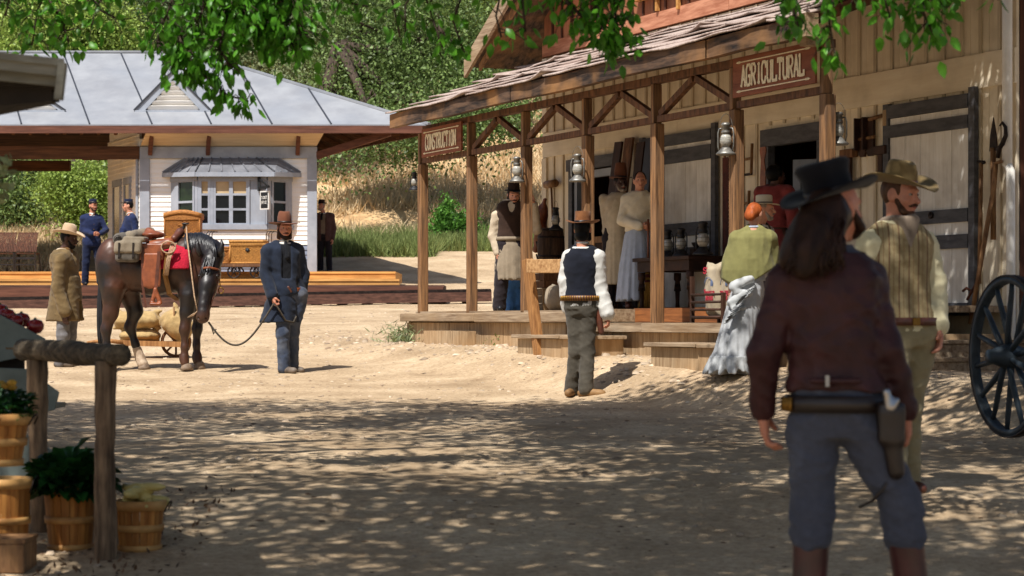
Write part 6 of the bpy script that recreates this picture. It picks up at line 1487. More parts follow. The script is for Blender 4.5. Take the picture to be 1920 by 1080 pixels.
shade_tree('shade tree whose leafy branches hang into the upper centre and right', (7.2, 9.5, G(7.2, 9.5)), mid_sp + right_sp, 110000, (-1.9, 5.2, 2.7, 16.5, 6.4, 8.4), [(1, 8, 8.5), (2.5, 11, 8.8), (1.5, 14.5, 8.8), (4, 15, 8.8), (2, 5, 8.6), (4.4, 10, 9), (-.6, 10, 8.8), (-.8, 14, 8.8)], 43)
# blurred twig tip at the left edge, nearer than the stall
t = thing('garden_shrub', 'blurred pale-leaved sprig at the left edge below the awning', 'shrub', P(-120, 700, 9.0)); b = np.array(t.location)
rng = np.random.default_rng(3); c = np.array([P(rng.uniform(-130, 22), rng.uniform(300, 380), 9 + rng.uniform(-.2, .2)) for _ in range(140)]); L = np.full(140, .05); V, T3 = leaf6(c - b, rng.normal(size=(140, 3)), L, L * .6, rng); link('foliage', mesh_np('foliage', V, T3), 'leaf_grey', t)
mb = MB(); mb.tube([(0, 0, -1.2), (.02, 0, .3), P(-60, 350, 9) - Vector(b)], [.03, .02, .01], 6).tube([P(-60, 350, 9) - Vector(b), P(15, 330, 9) - Vector(b)], [.01, .004], 5); part('stem', mb, 'twig', t)
# ---------------------------------------------------------------- people
def sphere_quads(c, r, n=8, m=6, R=None):
    V = []; c = np.array(c, float)
    for i in range(m + 1):
        th = PI * i / m
        for k in range(n): V.append(c + (np.array(r) * np.array([math.sin(th) * math.cos(2 * PI * k / n), math.sin(th) * math.sin(2 * PI * k / n), math.cos(th)])) @ (R if R is not None else np.eye(3)))
    Q = [(i * n + k, (i + 1) * n + k, (i + 1) * n + (k + 1) % n, i * n + (k + 1) % n) for i in range(m) for k in range(n)]
    return np.array(V), np.array(Q)
TORSO = [(.455, .145, .10), (.49, .17, .118), (.53, .168, .118), (.60, .143, .102), (.66, .15, .108), (.72, .168, .118), (.77, .172, .112), (.805, .15, .092), (.83, .085, .07)]
class Fig:
    def __init__(f, lab, x0, yf, s, H=1.78, yaw=0, J={}, skin='skin_fair', hyaw=None, pitch=0, roll=0, fat=1, ground=True, hands=((0, 0, -1), (0, 0, -1)), curl=(.5, .5), hs=1, vox=.014, hv=.008, z=None, hold=(0, 0)):
        f.s, f.x0, f.yf, f.H, f.fat, f.vox = s, x0, yf, H, fat, vox; Y = F / s; b = P(x0, yf, Y); g = G(b.x, Y)
        if z is not None: b.z = z
        elif ground: b.z = g
        f.root = thing('person', lab, 'person', b); f.b = b; y = math.radians(yaw); f.yaw = y
        f.r = np.array([math.cos(y), math.sin(y), 0]); f.f = np.array([math.sin(y), -math.cos(y), 0]); r, fw = f.r, f.f; up = np.array([0, 0, 1.])
        j = f.j = {'pel': up * .53 * H, 'chest': up * .72 * H, 'neck': up * .845 * H, 'head': up * .925 * H + fw * .02}
        for k, g_ in (('-', -1), ('+', 1)):
            j['sh' + k] = g_ * r * .1 * H + up * .806 * H; j['el' + k] = g_ * r * .138 * H + up * .63 * H - fw * .03; j['wr' + k] = g_ * r * .135 * H + up * .485 * H + fw * .04
            j['hip' + k] = g_ * r * .052 * H + up * .5 * H; j['kn' + k] = g_ * r * .06 * H + up * .28 * H + fw * .02; j['an' + k] = g_ * r * .065 * H + up * .052 * H
        for k, v in J.items():
            if k in j:
                dy = v[2] if len(v) > 2 else j[k][1]; j[k] = np.array([(v[0] - x0) / s, dy, (yf - v[1]) / s])
        for k in '-+': j['toe' + k] = np.array([(J['toe' + k][0] - x0) / s, J['toe' + k][2] if len(J['toe' + k]) > 2 else j['an' + k][1], .03]) if 'toe' + k in J else j['an' + k] * [1, 1, 0] + f.f * .17 + up * .03
        for k in '-+': j['sh' + k] = j['sh' + k] - up * .022
        hy = math.radians(yaw if hyaw is None else hyaw); p = math.radians(pitch); ro = math.radians(roll)
        hf = np.array([math.sin(hy) * math.cos(p), -math.cos(hy) * math.cos(p), math.sin(p)]); hr = np.array([math.cos(hy), math.sin(hy), 0]); hu = np.cross(hf, hr)
        hr, hu = hr * math.cos(ro) + hu * math.sin(ro), hu * math.cos(ro) - hr * math.sin(ro)
        f.R = np.array([hr, hf, hu]); f.hc = j['head']; f.hs = hs * H / 1.78
        # body: one mesh
        parts = []
        pr = f.torso(.0, .5, .83, -.018) + chain([j['chest'] * .25 + j['neck'] * .75, j['neck']], [.07, .055])
        for k in '-+':
            pr += chain([j['sh' + k], j['el' + k], j['wr' + k]], [.05, .038, .026]) + chain([j['hip' + k], j['kn' + k], j['an' + k]], [.068, .045, .034]) + [cap(j['an' + k] * [1, 1, .6], j['toe' + k], .035, .025)]
        parts.append((*sdf_mesh(pr, .02, .03), 0))
        parts.append((*sdf_mesh(f.headp(), hv, .022, sub=[ell(f.h(g_ * .033, .098, .006), (.016, .012, .009), f.R) for g_ in (-1, 1)], ksub=.012), 0))
        for g_ in (-1, 1):
            V, Q = sphere_quads(f.h(g_ * .032, .079, .004), np.array([.0105, .009, .0085]) * f.hs, R=f.R); parts.append((V, Q, 1)); V, Q = sphere_quads(f.h(g_ * .032, .0885, .004), np.array([.0055, .003, .0055]) * f.hs, 8, 4, f.R); parts.append((V, Q, 2))
        V, Q = sphere_quads(f.h(0, .094, -.064), np.array([.024, .007, .006]) * f.hs, R=f.R); parts.append((V, Q, 3))
        for i, k in enumerate('-+'):
            parts.append((*sdf_mesh(f.handp(j['el' + k], j['wr' + k], hands[i], curl[i], -1 if i == 0 else 1), .0052, .007), 0))
        V = np.concatenate([p[0] for p in parts]); off = 0; Qs, mi = [], []
        for p in parts: Qs.append(p[1] + off); off += len(p[0]); mi += [p[2]] * len(p[1])
        link('body', mesh_np('body', V, np.concatenate(Qs), smooth=True, mi=mi), [skin, 'eye_white', 'eye_dark', 'lip'], f.root)
    def h(f, r, fw, u): return f.hc + (f.R[0] * r + f.R[1] * fw + f.R[2] * u) * f.hs
    def px(f, x, y, dy=0): return np.array([(x - f.x0) / f.s, dy, (f.yf - y) / f.s])
    def headp(f):
        s = f.hs; h = f.h; e = lambda a, r: ell(h(*a), np.array(r) * s, f.R)
        return [e((0, -.012, .018), (.076, .096, .098)), e((0, .022, -.035), (.06, .068, .08)), e((0, .062, -.095), (.026, .026, .022)), cap(h(0, .09, .0), h(0, .112, -.032), .009 * s, .015 * s), e((0, .078, .026), (.05, .018, .012)),
                e((.04, .06, -.03), (.022, .02, .018)), e((-.04, .06, -.03), (.022, .02, .018)), e((.078, -.01, -.01), (.01, .022, .034)), e((-.078, -.01, -.01), (.01, .022, .034)), e((0, .083, -.064), (.026, .012, .012)), cap(f.j['neck'] * .6 + f.j['chest'] * .4, h(0, -.02, -.06), .06 * s, .056 * s)]
    def handp(f, el, w, d, cu, side):
        w = np.array(w); d = np.array(d, float); d /= np.linalg.norm(d); fa = (w - el) / np.linalg.norm(w - el)
        inn = -side * f.r; t = np.cross(d, inn); t = t / max(np.linalg.norm(t), 1e-6)
        if np.dot(t, f.f) < 0: t = -t
        pn = inn - d * np.dot(inn, d); pn /= max(np.linalg.norm(pn), 1e-6); s = f.hs
        pr = [cap(w - fa * .07, w + d * .01, .03 * s, .026 * s), cap(w + d * .03 * s + t * .018 * s, w + d * .075 * s + t * .026 * s, .02 * s, .016 * s), cap(w + d * .03 * s - t * .014 * s, w + d * .075 * s - t * .022 * s, .019 * s, .015 * s), cap(w + d * .02 * s, w + d * .07 * s, .019 * s, .016 * s)]
        for i, L in enumerate((.068, .078, .072, .056)):
            b = w + d * .085 * s + t * (.031 - .0205 * i) * s; a = cu * .5; dd = d
            for q, l in enumerate((.45, .32, .26)):
                dd = d * math.cos(a) + pn * math.sin(a); e = b + dd * L * l * 1.05 * s; pr.append(cap(b, e, (.0105 - .001 * q) * s, (.0098 - .001 * q) * s)); b = e; a += cu * (1.1 + .1 * i)
        b = w + d * .025 * s + t * .03 * s; e = b + (d * .6 + t * .5 + pn * .5) * .038 * s; pr += [cap(b, e, .014 * s, .011 * s), cap(e, e + (d * .85 + pn * (.3 + cu * .4)) * .034 * s, .011 * s, .009 * s)]
        return pr
    def cl(f, z):
        j = f.j; zs = [0, j['pel'][2], j['chest'][2], j['neck'][2]]; P_ = [j['pel'], j['pel'], j['chest'], j['neck']]
        return np.interp(z, zs, [p[0] for p in P_]), np.interp(z, zs, [p[1] for p in P_])
    def torso(f, _, z0, z1, infl, prof=None, belly=0):
        out = []
        for zf in np.linspace(z0, z1, 12):
            w = np.interp(zf, [t[0] for t in TORSO], [t[1] for t in TORSO]) * f.H / 1.78 * f.fat + infl; d = np.interp(zf, [t[0] for t in TORSO], [t[2] for t in TORSO]) * f.H / 1.78 * f.fat + infl
            z = zf * f.H; cx, cy = f.cl(z); out.append((z, cx, cy, w, d))
        return [vloft(out, f.yaw, 2.2)]
    def sleeves(f, infl, upto=1.0, which='-+', cuff=0, yoke=True):
        out = []
        for k in which:
            sh, el, wr = f.j['sh' + k], f.j['el' + k], f.j['wr' + k]; neck = f.j['neck']
            out += (chain([neck * .5 + sh * .5 + [0, 0, .005], sh], [.036 + infl, .05 + infl]) if yoke else []) + chain([sh, el], [.051 + infl, .044 + infl]) + [cap(el, el + (wr - el) * upto, .046 + infl, .034 + infl + cuff)]
        return out
    def legs(f, infl, cuff=.0, upto=1.0, which='-+'):
        out = []
        for k in which:
            h_, kn, an = f.j['hip' + k], f.j['kn' + k], f.j['an' + k]
            out += chain([h_, kn], [.088 * f.fat + infl, .058 + infl]) + [cap(kn, kn + (an - kn) * upto, .058 + infl, .05 + infl + cuff)]
        return out
    def g(f, name, mat, prims, vox=None, k=.03, noise=(.005, 16, 16, 34, 3), label=None, **kw):
        kw.setdefault('ridge', name in ('trousers', 'coat', 'shirt', 'jacket', 'blouse', 'dress_bodice', 'bodice', 'shawl', 'waistcoat'))
        return sdf_part(name, prims, mat, f.root, vox or f.vox, label, k=k, noise=noise, **kw)
    def trousers(f, mat, infl=.018, cuff=.006, upto=1.0, seed=3):
        return f.g('trousers', mat, f.torso(0, .455, .585, .012) + f.legs(infl, cuff, upto), k=.035, noise=[(.008, 13, 13, 30, seed), (.004, 40, 40, 60, seed + 1)])
    def shoes(f, mat, hgt=.1):
        for k in '-+':
            a, t = f.j['an' + k], f.j['toe' + k]; g_ = a * [1, 1, 0] + np.array([0, 0, .035]); d = (t - g_); d = d / np.linalg.norm(d); kn = f.j['kn' + k]; top = a + (kn - a) / np.linalg.norm(kn - a) * hgt
            f.g('boot', mat, [cap(top, a, .052, .043), cap(g_ - d * .045, t - d * .02, .038, .034), cap(g_, t, .04, .026), boxp(g_ - d * .045 + np.array([0, 0, -.015]), (.032, .03, .02))], vox=.011, k=.03, noise=None)
    def ring(f, name, mat, z, infl, h_, label=None, buckle=True):
        cx, cy = f.cl(z); w = np.interp(z / f.H, [t[0] for t in TORSO], [t[1] for t in TORSO]) * f.H / 1.78 * f.fat + infl; d = np.interp(z / f.H, [t[0] for t in TORSO], [t[2] for t in TORSO]) * f.H / 1.78 * f.fat + infl
        mb = MB(); n = 36; c, s = math.cos(f.yaw), math.sin(f.yaw)
        rows = [[(cx + q * (w * math.cos(a) * c - d * math.sin(a) * s), cy + q * (w * math.cos(a) * s + d * math.sin(a) * c), z + zz) for a in np.linspace(0, 2 * PI, n, endpoint=False)] for q, zz in ((.97, -h_ / 2), (1.03, -h_ / 2), (1.03, h_ / 2), (.97, h_ / 2), (.97, -h_ / 2))]
        mb.sheet(rows, closed=True); o = part(name, mb, mat, f.root, label); f._ring = (cx, cy, w, d, z)
        if buckle: b = MB(); p = np.array([cx, cy, z]) + f.f * (d * 1.04); b.box(p, (.045, .012, h_ * .9), (0, 0, f.yaw)); part('buckle', b, 'brass', o)
        return o
    def ringpt(f, a, q=1.05):
        cx, cy, w, d, z = f._ring; c, s = math.cos(f.yaw), math.sin(f.yaw); return (cx + q * (w * math.cos(a) * c - d * math.sin(a) * s), cy + q * (w * math.cos(a) * s + d * math.sin(a) * c), z)
    def hair(f, mat, kind='short', **k):
        s = f.hs; h = f.h; e = lambda a, r: ell(h(*a), np.array(r) * s, f.R); pr = [e((0, -.022, .022), (.083, .096, .1))]; sub = [e((0, .1, -.03), (.07, .075, .085))]
        if kind == 'bun': pr += [e((0, -.105, -.03), (.06, .042, .05)), e((.03, -.1, -.01), (.03, .03, .035)), e((-.03, -.1, -.015), (.03, .03, .035))]
        if kind == 'neck': pr += [e((0, -.05, -.07), (.07, .055, .06)), cap(h(.065, .0, -.02), h(.066, -.01, -.1), .02, .024), cap(h(-.065, .0, -.02), h(-.066, -.01, -.1), .02, .024)]
        if kind == 'puff': pr = [e((0, -.04, .03), (.1, .11, .11))]
        f.g('hair', mat, pr, vox=.009, k=.02, noise=(.004, 60, 60, 20, 5), sub=sub, ksub=.015)
    def beard(f, mat, full=1, mous=True):
        s = f.hs; h = f.h; e = lambda a, r: ell(h(*a), np.array(r) * s, f.R); pr = [e((0, .055, -.1), (.045 * full, .04, .036 * full)), cap(h(.066, .01, -.02), h(.045, .05, -.09), .012 * s, .02 * s), cap(h(-.066, .01, -.02), h(-.045, .05, -.09), .012 * s, .02 * s)]
        if mous: pr += [cap(h(0, .1, -.05), h(.032, .083, -.06), .009 * s, .007 * s), cap(h(0, .1, -.05), h(-.032, .083, -.06), .009 * s, .007 * s)]
        f.g('beard', mat, pr, vox=.0085, k=.014, noise=(.003, 70, 70, 60, 6), sub=[e((0, .1, -.066), (.02, .02, .005))], ksub=.004)
    def hat(f, mat, band, Rb=.18, h_=.12, rt=.07, roll=.03, crease=.02, dip=.01, lift=.062, back=-.01, tilt=0, pinch=.0, flat=False, bandh=.022, rr_=None):
        s = f.hs; R = f.R; M = Matrix([list(R[0]), list(R[1]), list(R[2])]).transposed(); M = M @ Matrix.Rotation(math.radians(tilt), 3, 'X'); o = Vector(f.h(0, back, lift))
        def pt(a, r, z): return o + M @ (Vector((r * .92 * math.cos(a), r * 1.08 * math.sin(a), z)) * s)
        n = 36; A = np.linspace(0, 2 * PI, n, endpoint=False); r0 = .088; mb = MB(); rows = []
        for t in np.linspace(0, 1, 6):
            rows.append([pt(a, r0 + (Rb - r0) * t, roll * t ** 1.8 * abs(math.cos(a)) ** 1.5 - dip * t ** 1.5 * abs(math.sin(a)) ** 2 + .003 * math.sin(3 * a + t) * t) for a in A])
        back_ = [[p - (M @ Vector((0, 0, .005))) for p in r] for r in rows[::-1]]; mb.sheet(rows + back_, closed=True)
        rows = []
        prof = [(r0, 0), (r0 * .99, h_ * .25), (r0 * .9 + rt * .1, h_ * .55), (rt * 1.12, h_ * .85), (rt, h_ * .97), (rt * .8, h_), (rt * .45, h_ - crease * .8), (.004, h_ - crease)]
        if flat: prof = [(r0, 0), (r0 * .98, h_ * .5), (rt, h_ * .96), (rt * .95, h_), (rt * .6, h_ * .99), (.004, h_ * .98)]
        for r, z in prof: rows.append([pt(a, r * (1 - pinch * (z / h_) ** 2 * max(0, math.sin(a)) ** 2 * (abs(math.cos(a)) ** .6)), z - crease * .5 * (z > h_ * .9) * max(0, math.sin(a)) ** 3) for a in A])
        mb.sheet(rows, closed=True); ob = part('hat', mb, mat, f.root)
        mb = MB(); mb.sheet([[pt(a, r0 * q, z) for a in A] for q, z in ((.99, .002), (1.03, .002), (1.025, bandh), (.98, bandh))], closed=True); part('hat_band', mb, band, ob); return ob
    def neckerchief(f, mat, drop=.12, w=.075, r0=.028):
        n = f.j['neck']; c = n - np.array([0, 0, .012]); pr = [ell(c, (w * 1.05, w * .95, .035)), ell(c + f.f * .03 - np.array([0, 0, .02]), (w * .9, w * .7, .035)), cap(c + f.f * (w * .9) + f.r * .04, c + f.f * (w * 1.25) - np.array([0, 0, drop]), .012 + r0 * .6, .012), cap(c + f.f * (w * .9) - f.r * .04, c + f.f * (w * 1.25) - np.array([0, 0, drop]), .028, .012)]
        f.g('neckerchief', mat, pr, vox=.011, k=.03, noise=(.006, 30, 30, 30, 2))
    def collar(f, mat): n = f.j['neck']; f.g('collar', mat, [ell(n + [0, 0, -.005], (.068, .066, .022)), cap(n + f.f * .05 + f.r * .03, n + f.f * .085 - [0, 0, .035], .016, .008), cap(n + f.f * .05 - f.r * .03, n + f.f * .085 - [0, 0, .035], .016, .008)], vox=.009, k=.012, noise=None)
    def skirt(f, name, mat, rings, noise=None, vox=None, folds=0, sub=(), yaw=None, **kw):
        """rings by photo point: (px centre, py, half width px, half depth m)"""
        vl = vloft([((f.yf - py) / f.s, (cx - f.x0) / f.s, 0 if len(r) < 1 else r[0], hw / f.s, dp) for cx, py, hw, dp, *r in [(*q[:4], *(q[4:] or (0,))) for q in rings]], f.yaw if yaw is None else yaw)
        ex = None
        if folds:
            zt = max((f.yf - q[1]) / f.s for q in rings); zb = min((f.yf - q[1]) / f.s for q in rings); cx, cy = vl[1][0, 1], vl[1][0, 2]
            def ex(D, X, Y, Z): a = np.arctan2(Y - cy, X - cx); return D + folds * np.clip((zt - Z) / (zt - zb), 0, 1) * (np.sin(a * 13 + 2 * np.sin(a * 3) + Z * 2) + .5 * np.sin(a * 29 + 1))
        return f.g(name, mat, [vl] + list(kw.pop('more', [])), vox=vox, noise=noise, sub=sub, extra=ex, **kw)
DN = (0, 0, -1)
def vneck(f, z0, w=.055, deep=.34):
    """wedge removed from the front of a waistcoat or coat"""
    n = f.j['neck'] + f.f * .13; return [cap(n + np.array([0, 0, .02]), n - np.array([0, 0, deep]) * f.H / 1.78 * .6 + f.f * .05, w, .012)]
def base_shirt(f, mat, infl=.008, slv=.012, cuff=.0, **k): return f.g('shirt', mat, f.torso(0, .5, .835, infl) + f.sleeves(slv, .98, cuff=cuff, yoke=False), noise=[(.007, 20, 20, 26, 7), (.003, 50, 50, 50, 8)], **k)
def waistcoat(f, mat, infl=.02, z0=.535, front=True): 
    sh = [cap(f.j['neck'] * .5 + f.j['sh' + k] * .5 - [0, 0, .01], f.j['sh' + k] * .86 + f.j['neck'] * .14 - [0, 0, .012], .052 + infl * .6, .05 + infl * .5) for k in '-+']
    return f.g('waistcoat', mat, f.torso(0, z0, .825, infl) + sh, sub=vneck(f, 0) if front else (), noise=(.004, 18, 18, 24, 9))

# man holding the lead rope
f = Fig('man in long dark blue coat and wide brown hat holding the horse on a rope', 547, 697, 158, 1.85, 22, {'neck': (532, 449), 'head': (534, 427), 'pel': (538, 550), 'chest': (531, 492), 'sh-': (504, 466, -.1), 'el-': (501, 513, -.1), 'wr-': (515, 553, -.22), 'sh+': (556, 464, .06), 'el+': (567, 512, .12), 'wr+': (563, 562, .05), 'kn-': (532, 622, -.1), 'an-': (534, 688, -.08), 'kn+': (548, 620, .05), 'an+': (546, 685, .12), 'toe-': (556, 690, -.2), 'toe+': (566, 690, .04)}, 'skin_red', 18, curl=(1.15, .5), hands=((.25, -.1, -1), DN))
f.trousers('jean_slate'); f.shoes('boot_grey'); base_shirt(f, 'shirt_white'); waistcoat(f, 'vest_black')
f.g('coat', 'coat_blue', f.torso(0, .5, .825, .04) + f.sleeves(.026, .96, cuff=.008) + [vloft([((697 - 602) / 158, -.14, .02, .24, .22), ((697 - 560) / 158, -.11, .02, .2, .19), ((697 - 515) / 158, -.08, .0, .165, .14)], f.yaw)], noise=[(.007, 14, 14, 24, 12), (.01, 22, 22, 3, 13)], sub=[boxp(f.px(552, 570) + f.f * .27 + f.r * .075, (.07, .22, .32), [list(f.r), list(f.f), [0, 0, 1]]), boxp(f.j['chest'] + f.f * .2 + [0, 0, .06], (.055, .14, .24), [list(f.r), list(f.f), [0, 0, 1]])], ksub=.02)
f.g('necktie', 'vest_black', [cap(f.j['neck'] + f.f * .085 - [0, 0, .03], f.j['neck'] + f.f * .135 - [0, 0, .2], .022, .03)], vox=.01, noise=None); f.collar('shirt_white')
f.ring('belt', 'leather_tan', (697 - 541) / 158, .026, .045, buckle=True); f.g('holster', 'leather_brown', [cap(f.px(543, 537, -.15), f.px(548, 545, -.14), .018, .015)], vox=.009, noise=None)
f.hair('hair_brown', 'neck'); f.beard('hair_dark', .95); f.hat('hat_brown', 'leather_dark', .195, .14, .066, .012, .02, .012, pinch=.25); ROPE_HAND = f.b + Vector(f.j['wr-'] + np.array([.02, -.03, -.09]))
# duster man
f = Fig('man in long olive duster and tan hat standing in profile behind the horse', 126, 690, 152, 1.74, 72, {'head': (130, 450), 'neck': (120, 470), 'chest': (121, 505), 'pel': (124, 562), 'sh-': (119, 487, -.19), 'el-': (116, 543, -.24), 'wr-': (131, 590, -.27), 'sh+': (122, 487, .17), 'el+': (124, 540, .22), 'wr+': (140, 585, .2), 'kn-': (121, 632, -.08), 'an-': (116, 682, -.08), 'kn+': (128, 632, .1), 'an+': (122, 680, .1), 'toe-': (141, 688, -.12), 'toe+': (143, 688, .06)}, 'skin_deep', 82, pitch=-6)
f.trousers('grey_pants'); f.shoes('boot_grey'); base_shirt(f, 'shirt_tan'); f.neckerchief('scarf_brown', .26, .08)
f.g('coat', 'duster', f.torso(0, .5, .825, .045) + f.sleeves(.03, .93, cuff=.012) + [vloft([((690 - 605) / 152, -.02, .0, .2, .25), ((690 - 560) / 152, -.02, 0, .2, .2), ((690 - 520) / 152, -.015, 0, .19, .165)], f.yaw)], noise=[(.007, 14, 14, 24, 22), (.012, 20, 20, 3, 23)], sub=[boxp(f.px(152, 590, -.03) , (.03, .09, .16), None)] + vneck(f, 0, .06), ksub=.02)
f.g('holster', 'leather_brown', [cap(f.px(124, 560, -.25), f.px(126, 590, -.27), .03, .022)], vox=.012, noise=None)
f.hair('hair_black'); f.beard('hair_black', .85); f.hat('hat_tan', 'leather_brown', .195, .13, .068, .045, .022, .012, pinch=.3, tilt=-4)
# porters
def porter(lab, x0, yf, s, H, yaw, J, sk, hyaw, **k):
    f = Fig(lab, x0, yf, s, H, yaw, J, sk, hyaw, ground=False, z=ZC + .742, vox=.018, hv=.01, **k); f.trousers('navy_dark'); f.shoes('shoe_black'); f.collar('shirt_white')
    f.g('coat', 'navy', f.torso(0, .455, .825, .03) + f.sleeves(.018, .95), sub=vneck(f, 0, .045, .2), noise=(.006, 16, 16, 30, 31)); f.g('shirt', 'shirt_white', f.torso(0, .68, .83, .012), noise=None)
    mb = MB(); [mb.lathe([(0, -.006), (.012, -.004), (.012, .004), (0, .006)], 6, Vector(np.array([*f.cl(z * H), z * H]) + f.f * (.14) + f.r * g_)) for z in (.52, .59, .66, .72) for g_ in (0.03,)]; part('brass_button', mb, 'brass', f.root)['kind'] = 'stuff'
    f.hair('hair_black'); f.beard('hair_dark', .75) if yaw > 0 else None
    f.hat('navy_dark', 'leather_dark', .092, .085, .088, .0, .0, .0, lift=.06, flat=True, bandh=.03); s_ = f.hs; f.g('cap_peak', 'leather_dark', [ell(f.h(0, .11, .062), (.07, .05, .008), f.R)], vox=.009, noise=None); return f
porter('railway porter in navy uniform and cap standing on the lower platform facing the camera', 172, 533, 87.6, 1.80, 18, {'head': (175, 384), 'neck': (172, 398), 'wr-': (179, 438, -.26), 'wr+': (192, 437, -.24), 'el-': (155, 430, -.02), 'el+': (198, 429, .04), 'kn-': (162, 490), 'an-': (160, 526), 'kn+': (185, 490), 'an+': (187, 526)}, 'skin_tan', 42, hands=((1, -.3, 0), (-1, -.3, -.1)), curl=(.9, .9))
porter('railway porter in navy uniform and cap turned to the left, half hidden by the horse', 245, 533, 87.6, 1.80, -62, {'head': (240, 384), 'neck': (245, 397), 'el-': (232, 430, -.1), 'wr-': (230, 452, -.2)}, 'skin_fair', -80)
# brown suit man right of the depot
f = Fig('bearded man in brown suit and dark hat beside the right corner of the depot', 609, 511, 76, 1.76, -12, {'head': (603, 386), 'neck': (606, 399), 'el+': (626, 428), 'wr+': (624, 448)}, 'skin_red', -25, ground=False, z=ZC + 1.17, vox=.02, hv=.01, fat=1.08)
f.trousers('dark_trouser'); f.shoes('shoe_black'); base_shirt(f, 'shirt_white'); waistcoat(f, 'scarf_grey', .022); f.g('coat', 'brown_suit', f.torso(0, .44, .825, .034) + f.sleeves(.02, .95), sub=[boxp(f.j['chest'] + f.f * .16 - [0, 0, .12], (.05, .1, .4))] + vneck(f, 0), noise=(.006, 16, 16, 30, 41))
f.g('necktie', 'vest_black', [cap(f.j['neck'] + f.f * .09 - [0, 0, .03], f.j['neck'] + f.f * .14 - [0, 0, .16], .03, .03)], vox=.012, noise=None); f.hair('hair_grey'); f.beard('hair_grey', .9); f.hat('hat_darkbrown', 'hat_black', .14, .1, .075, .02, .0, .0, flat=True)
# apron man leaning at the third post
z0 = ZC + zdeck
f = Fig('bearded man in bowler hat and long grey apron leaning by the third porch post', 960, 583, 143, 1.75, 4, {'head': (963, 367), 'neck': (958, 387), 'pel': (957, 470), 'chest': (956, 420), 'sh-': (931, 402), 'el-': (925, 442, .02), 'wr-': (933, 474, -.05), 'sh+': (986, 402), 'el+': (1006, 430, .02), 'wr+': (1001, 385, -.1), 'kn-': (940, 530), 'an-': (936, 576), 'kn+': (990, 530), 'an+': (997, 576)}, 'skin_fair', 12, pitch=-8, hands=(DN, (-.1, 0, 1)), curl=(.5, .35), ground=False, z=z0)
f.trousers('dark_trouser', .03); f.shoes('shoe_black'); base_shirt(f, 'shirt_tan', slv=.02); waistcoat(f, 'vest_brown', .022); f.neckerchief('shirt_tan', .14, .07)
f.skirt('apron', 'apron_grey', [(957, 446, 22, .13), (957, 460, 26, .15), (956, 500, 28.5, .17), (957, 525, 29.5, .18)], folds=.006, noise=(.004, 12, 12, 20, 3)); f.ring('apron_tie', 'apron_grey', (583 - 448) / 143, .034, .05, buckle=False)
f.hair('hair_dark', 'neck'); f.beard('hair_dark', 1); f.hat('hat_darkbrown', 'hat_black', .135, .115, .082, .012, .0, .0, flat=True)
# person behind in jeans
f = Fig('person in bright blue jeans standing behind the man with the grey apron', 966, 638, 131, 1.68, 10, {'kn-': (958, 575), 'an-': (966, 634), 'kn+': (972, 575), 'an+': (974, 634), 'hip-': (955, 510), 'hip+': (968, 510)}, 'skin_fair', vox=.018, hv=.01); f.trousers('denim', .02); f.shoes('shoe_black'); base_shirt(f, 'brown_suit'); f.hair('hair_dark')
# vest man in the middle
f = Fig('young man from behind in navy waistcoat, white shirt and rust hat with cartridge belt', 1095, 744, 186, 1.80, 168, {'head': (1093, 431), 'neck': (1093, 456), 'chest': (1089, 508), 'pel': (1091, 572), 'sh-': (1121, 480), 'el-': (1124, 541, -.02), 'wr-': (1138, 590, -.08), 'sh+': (1068, 479), 'el+': (1061, 528, .04), 'wr+': (1066, 578, .05), 'hip-': (1102, 588), 'kn-': (1101, 660, -.02), 'an-': (1098, 731, -.08), 'hip+': (1080, 588), 'kn+': (1081, 660, .02), 'an+': (1072, 732, .1), 'toe-': (1130, 742, -.12), 'toe+': (1064, 742, -.1)}, 'skin_tan', 165, vox=.012, curl=(.6, .5), hands=((.15, 0, -1), DN))
f.trousers('moss_pants', .014, .01); f.shoes('boot_tan'); base_shirt(f, 'shirt_bright', .01, .03, .012); waistcoat(f, 'vest_navy', .02, .545, False); f.collar('shirt_bright')
f.ring('cartridge_belt', 'leather_brown', (744 - 561) / 186, .034, .055, buckle=False)
mb = MB()
for a in np.linspace(0, PI, 26): p = Vector(f.ringpt(a if False else a, 1.07)); mb.tube([p - Vector((0, 0, .025)), p + Vector((0, 0, .025))], .0065, 6)
part('cartridge', mb, 'brass', f.root)['kind'] = 'stuff'
f.g('holster', 'leather_brown', [cap(f.px(1118, 570, -.05), f.px(1127, 625, -.05), .042, .03), cap(f.px(1117, 560, -.06), f.px(1113, 550, -.06), .02, .022)], vox=.011, noise=None)
f.hair('hair_black', 'neck'); f.hat('hat_rust', 'leather_dark', .185, .115, .083, .032, .006, .006, flat=True, back=-.005)
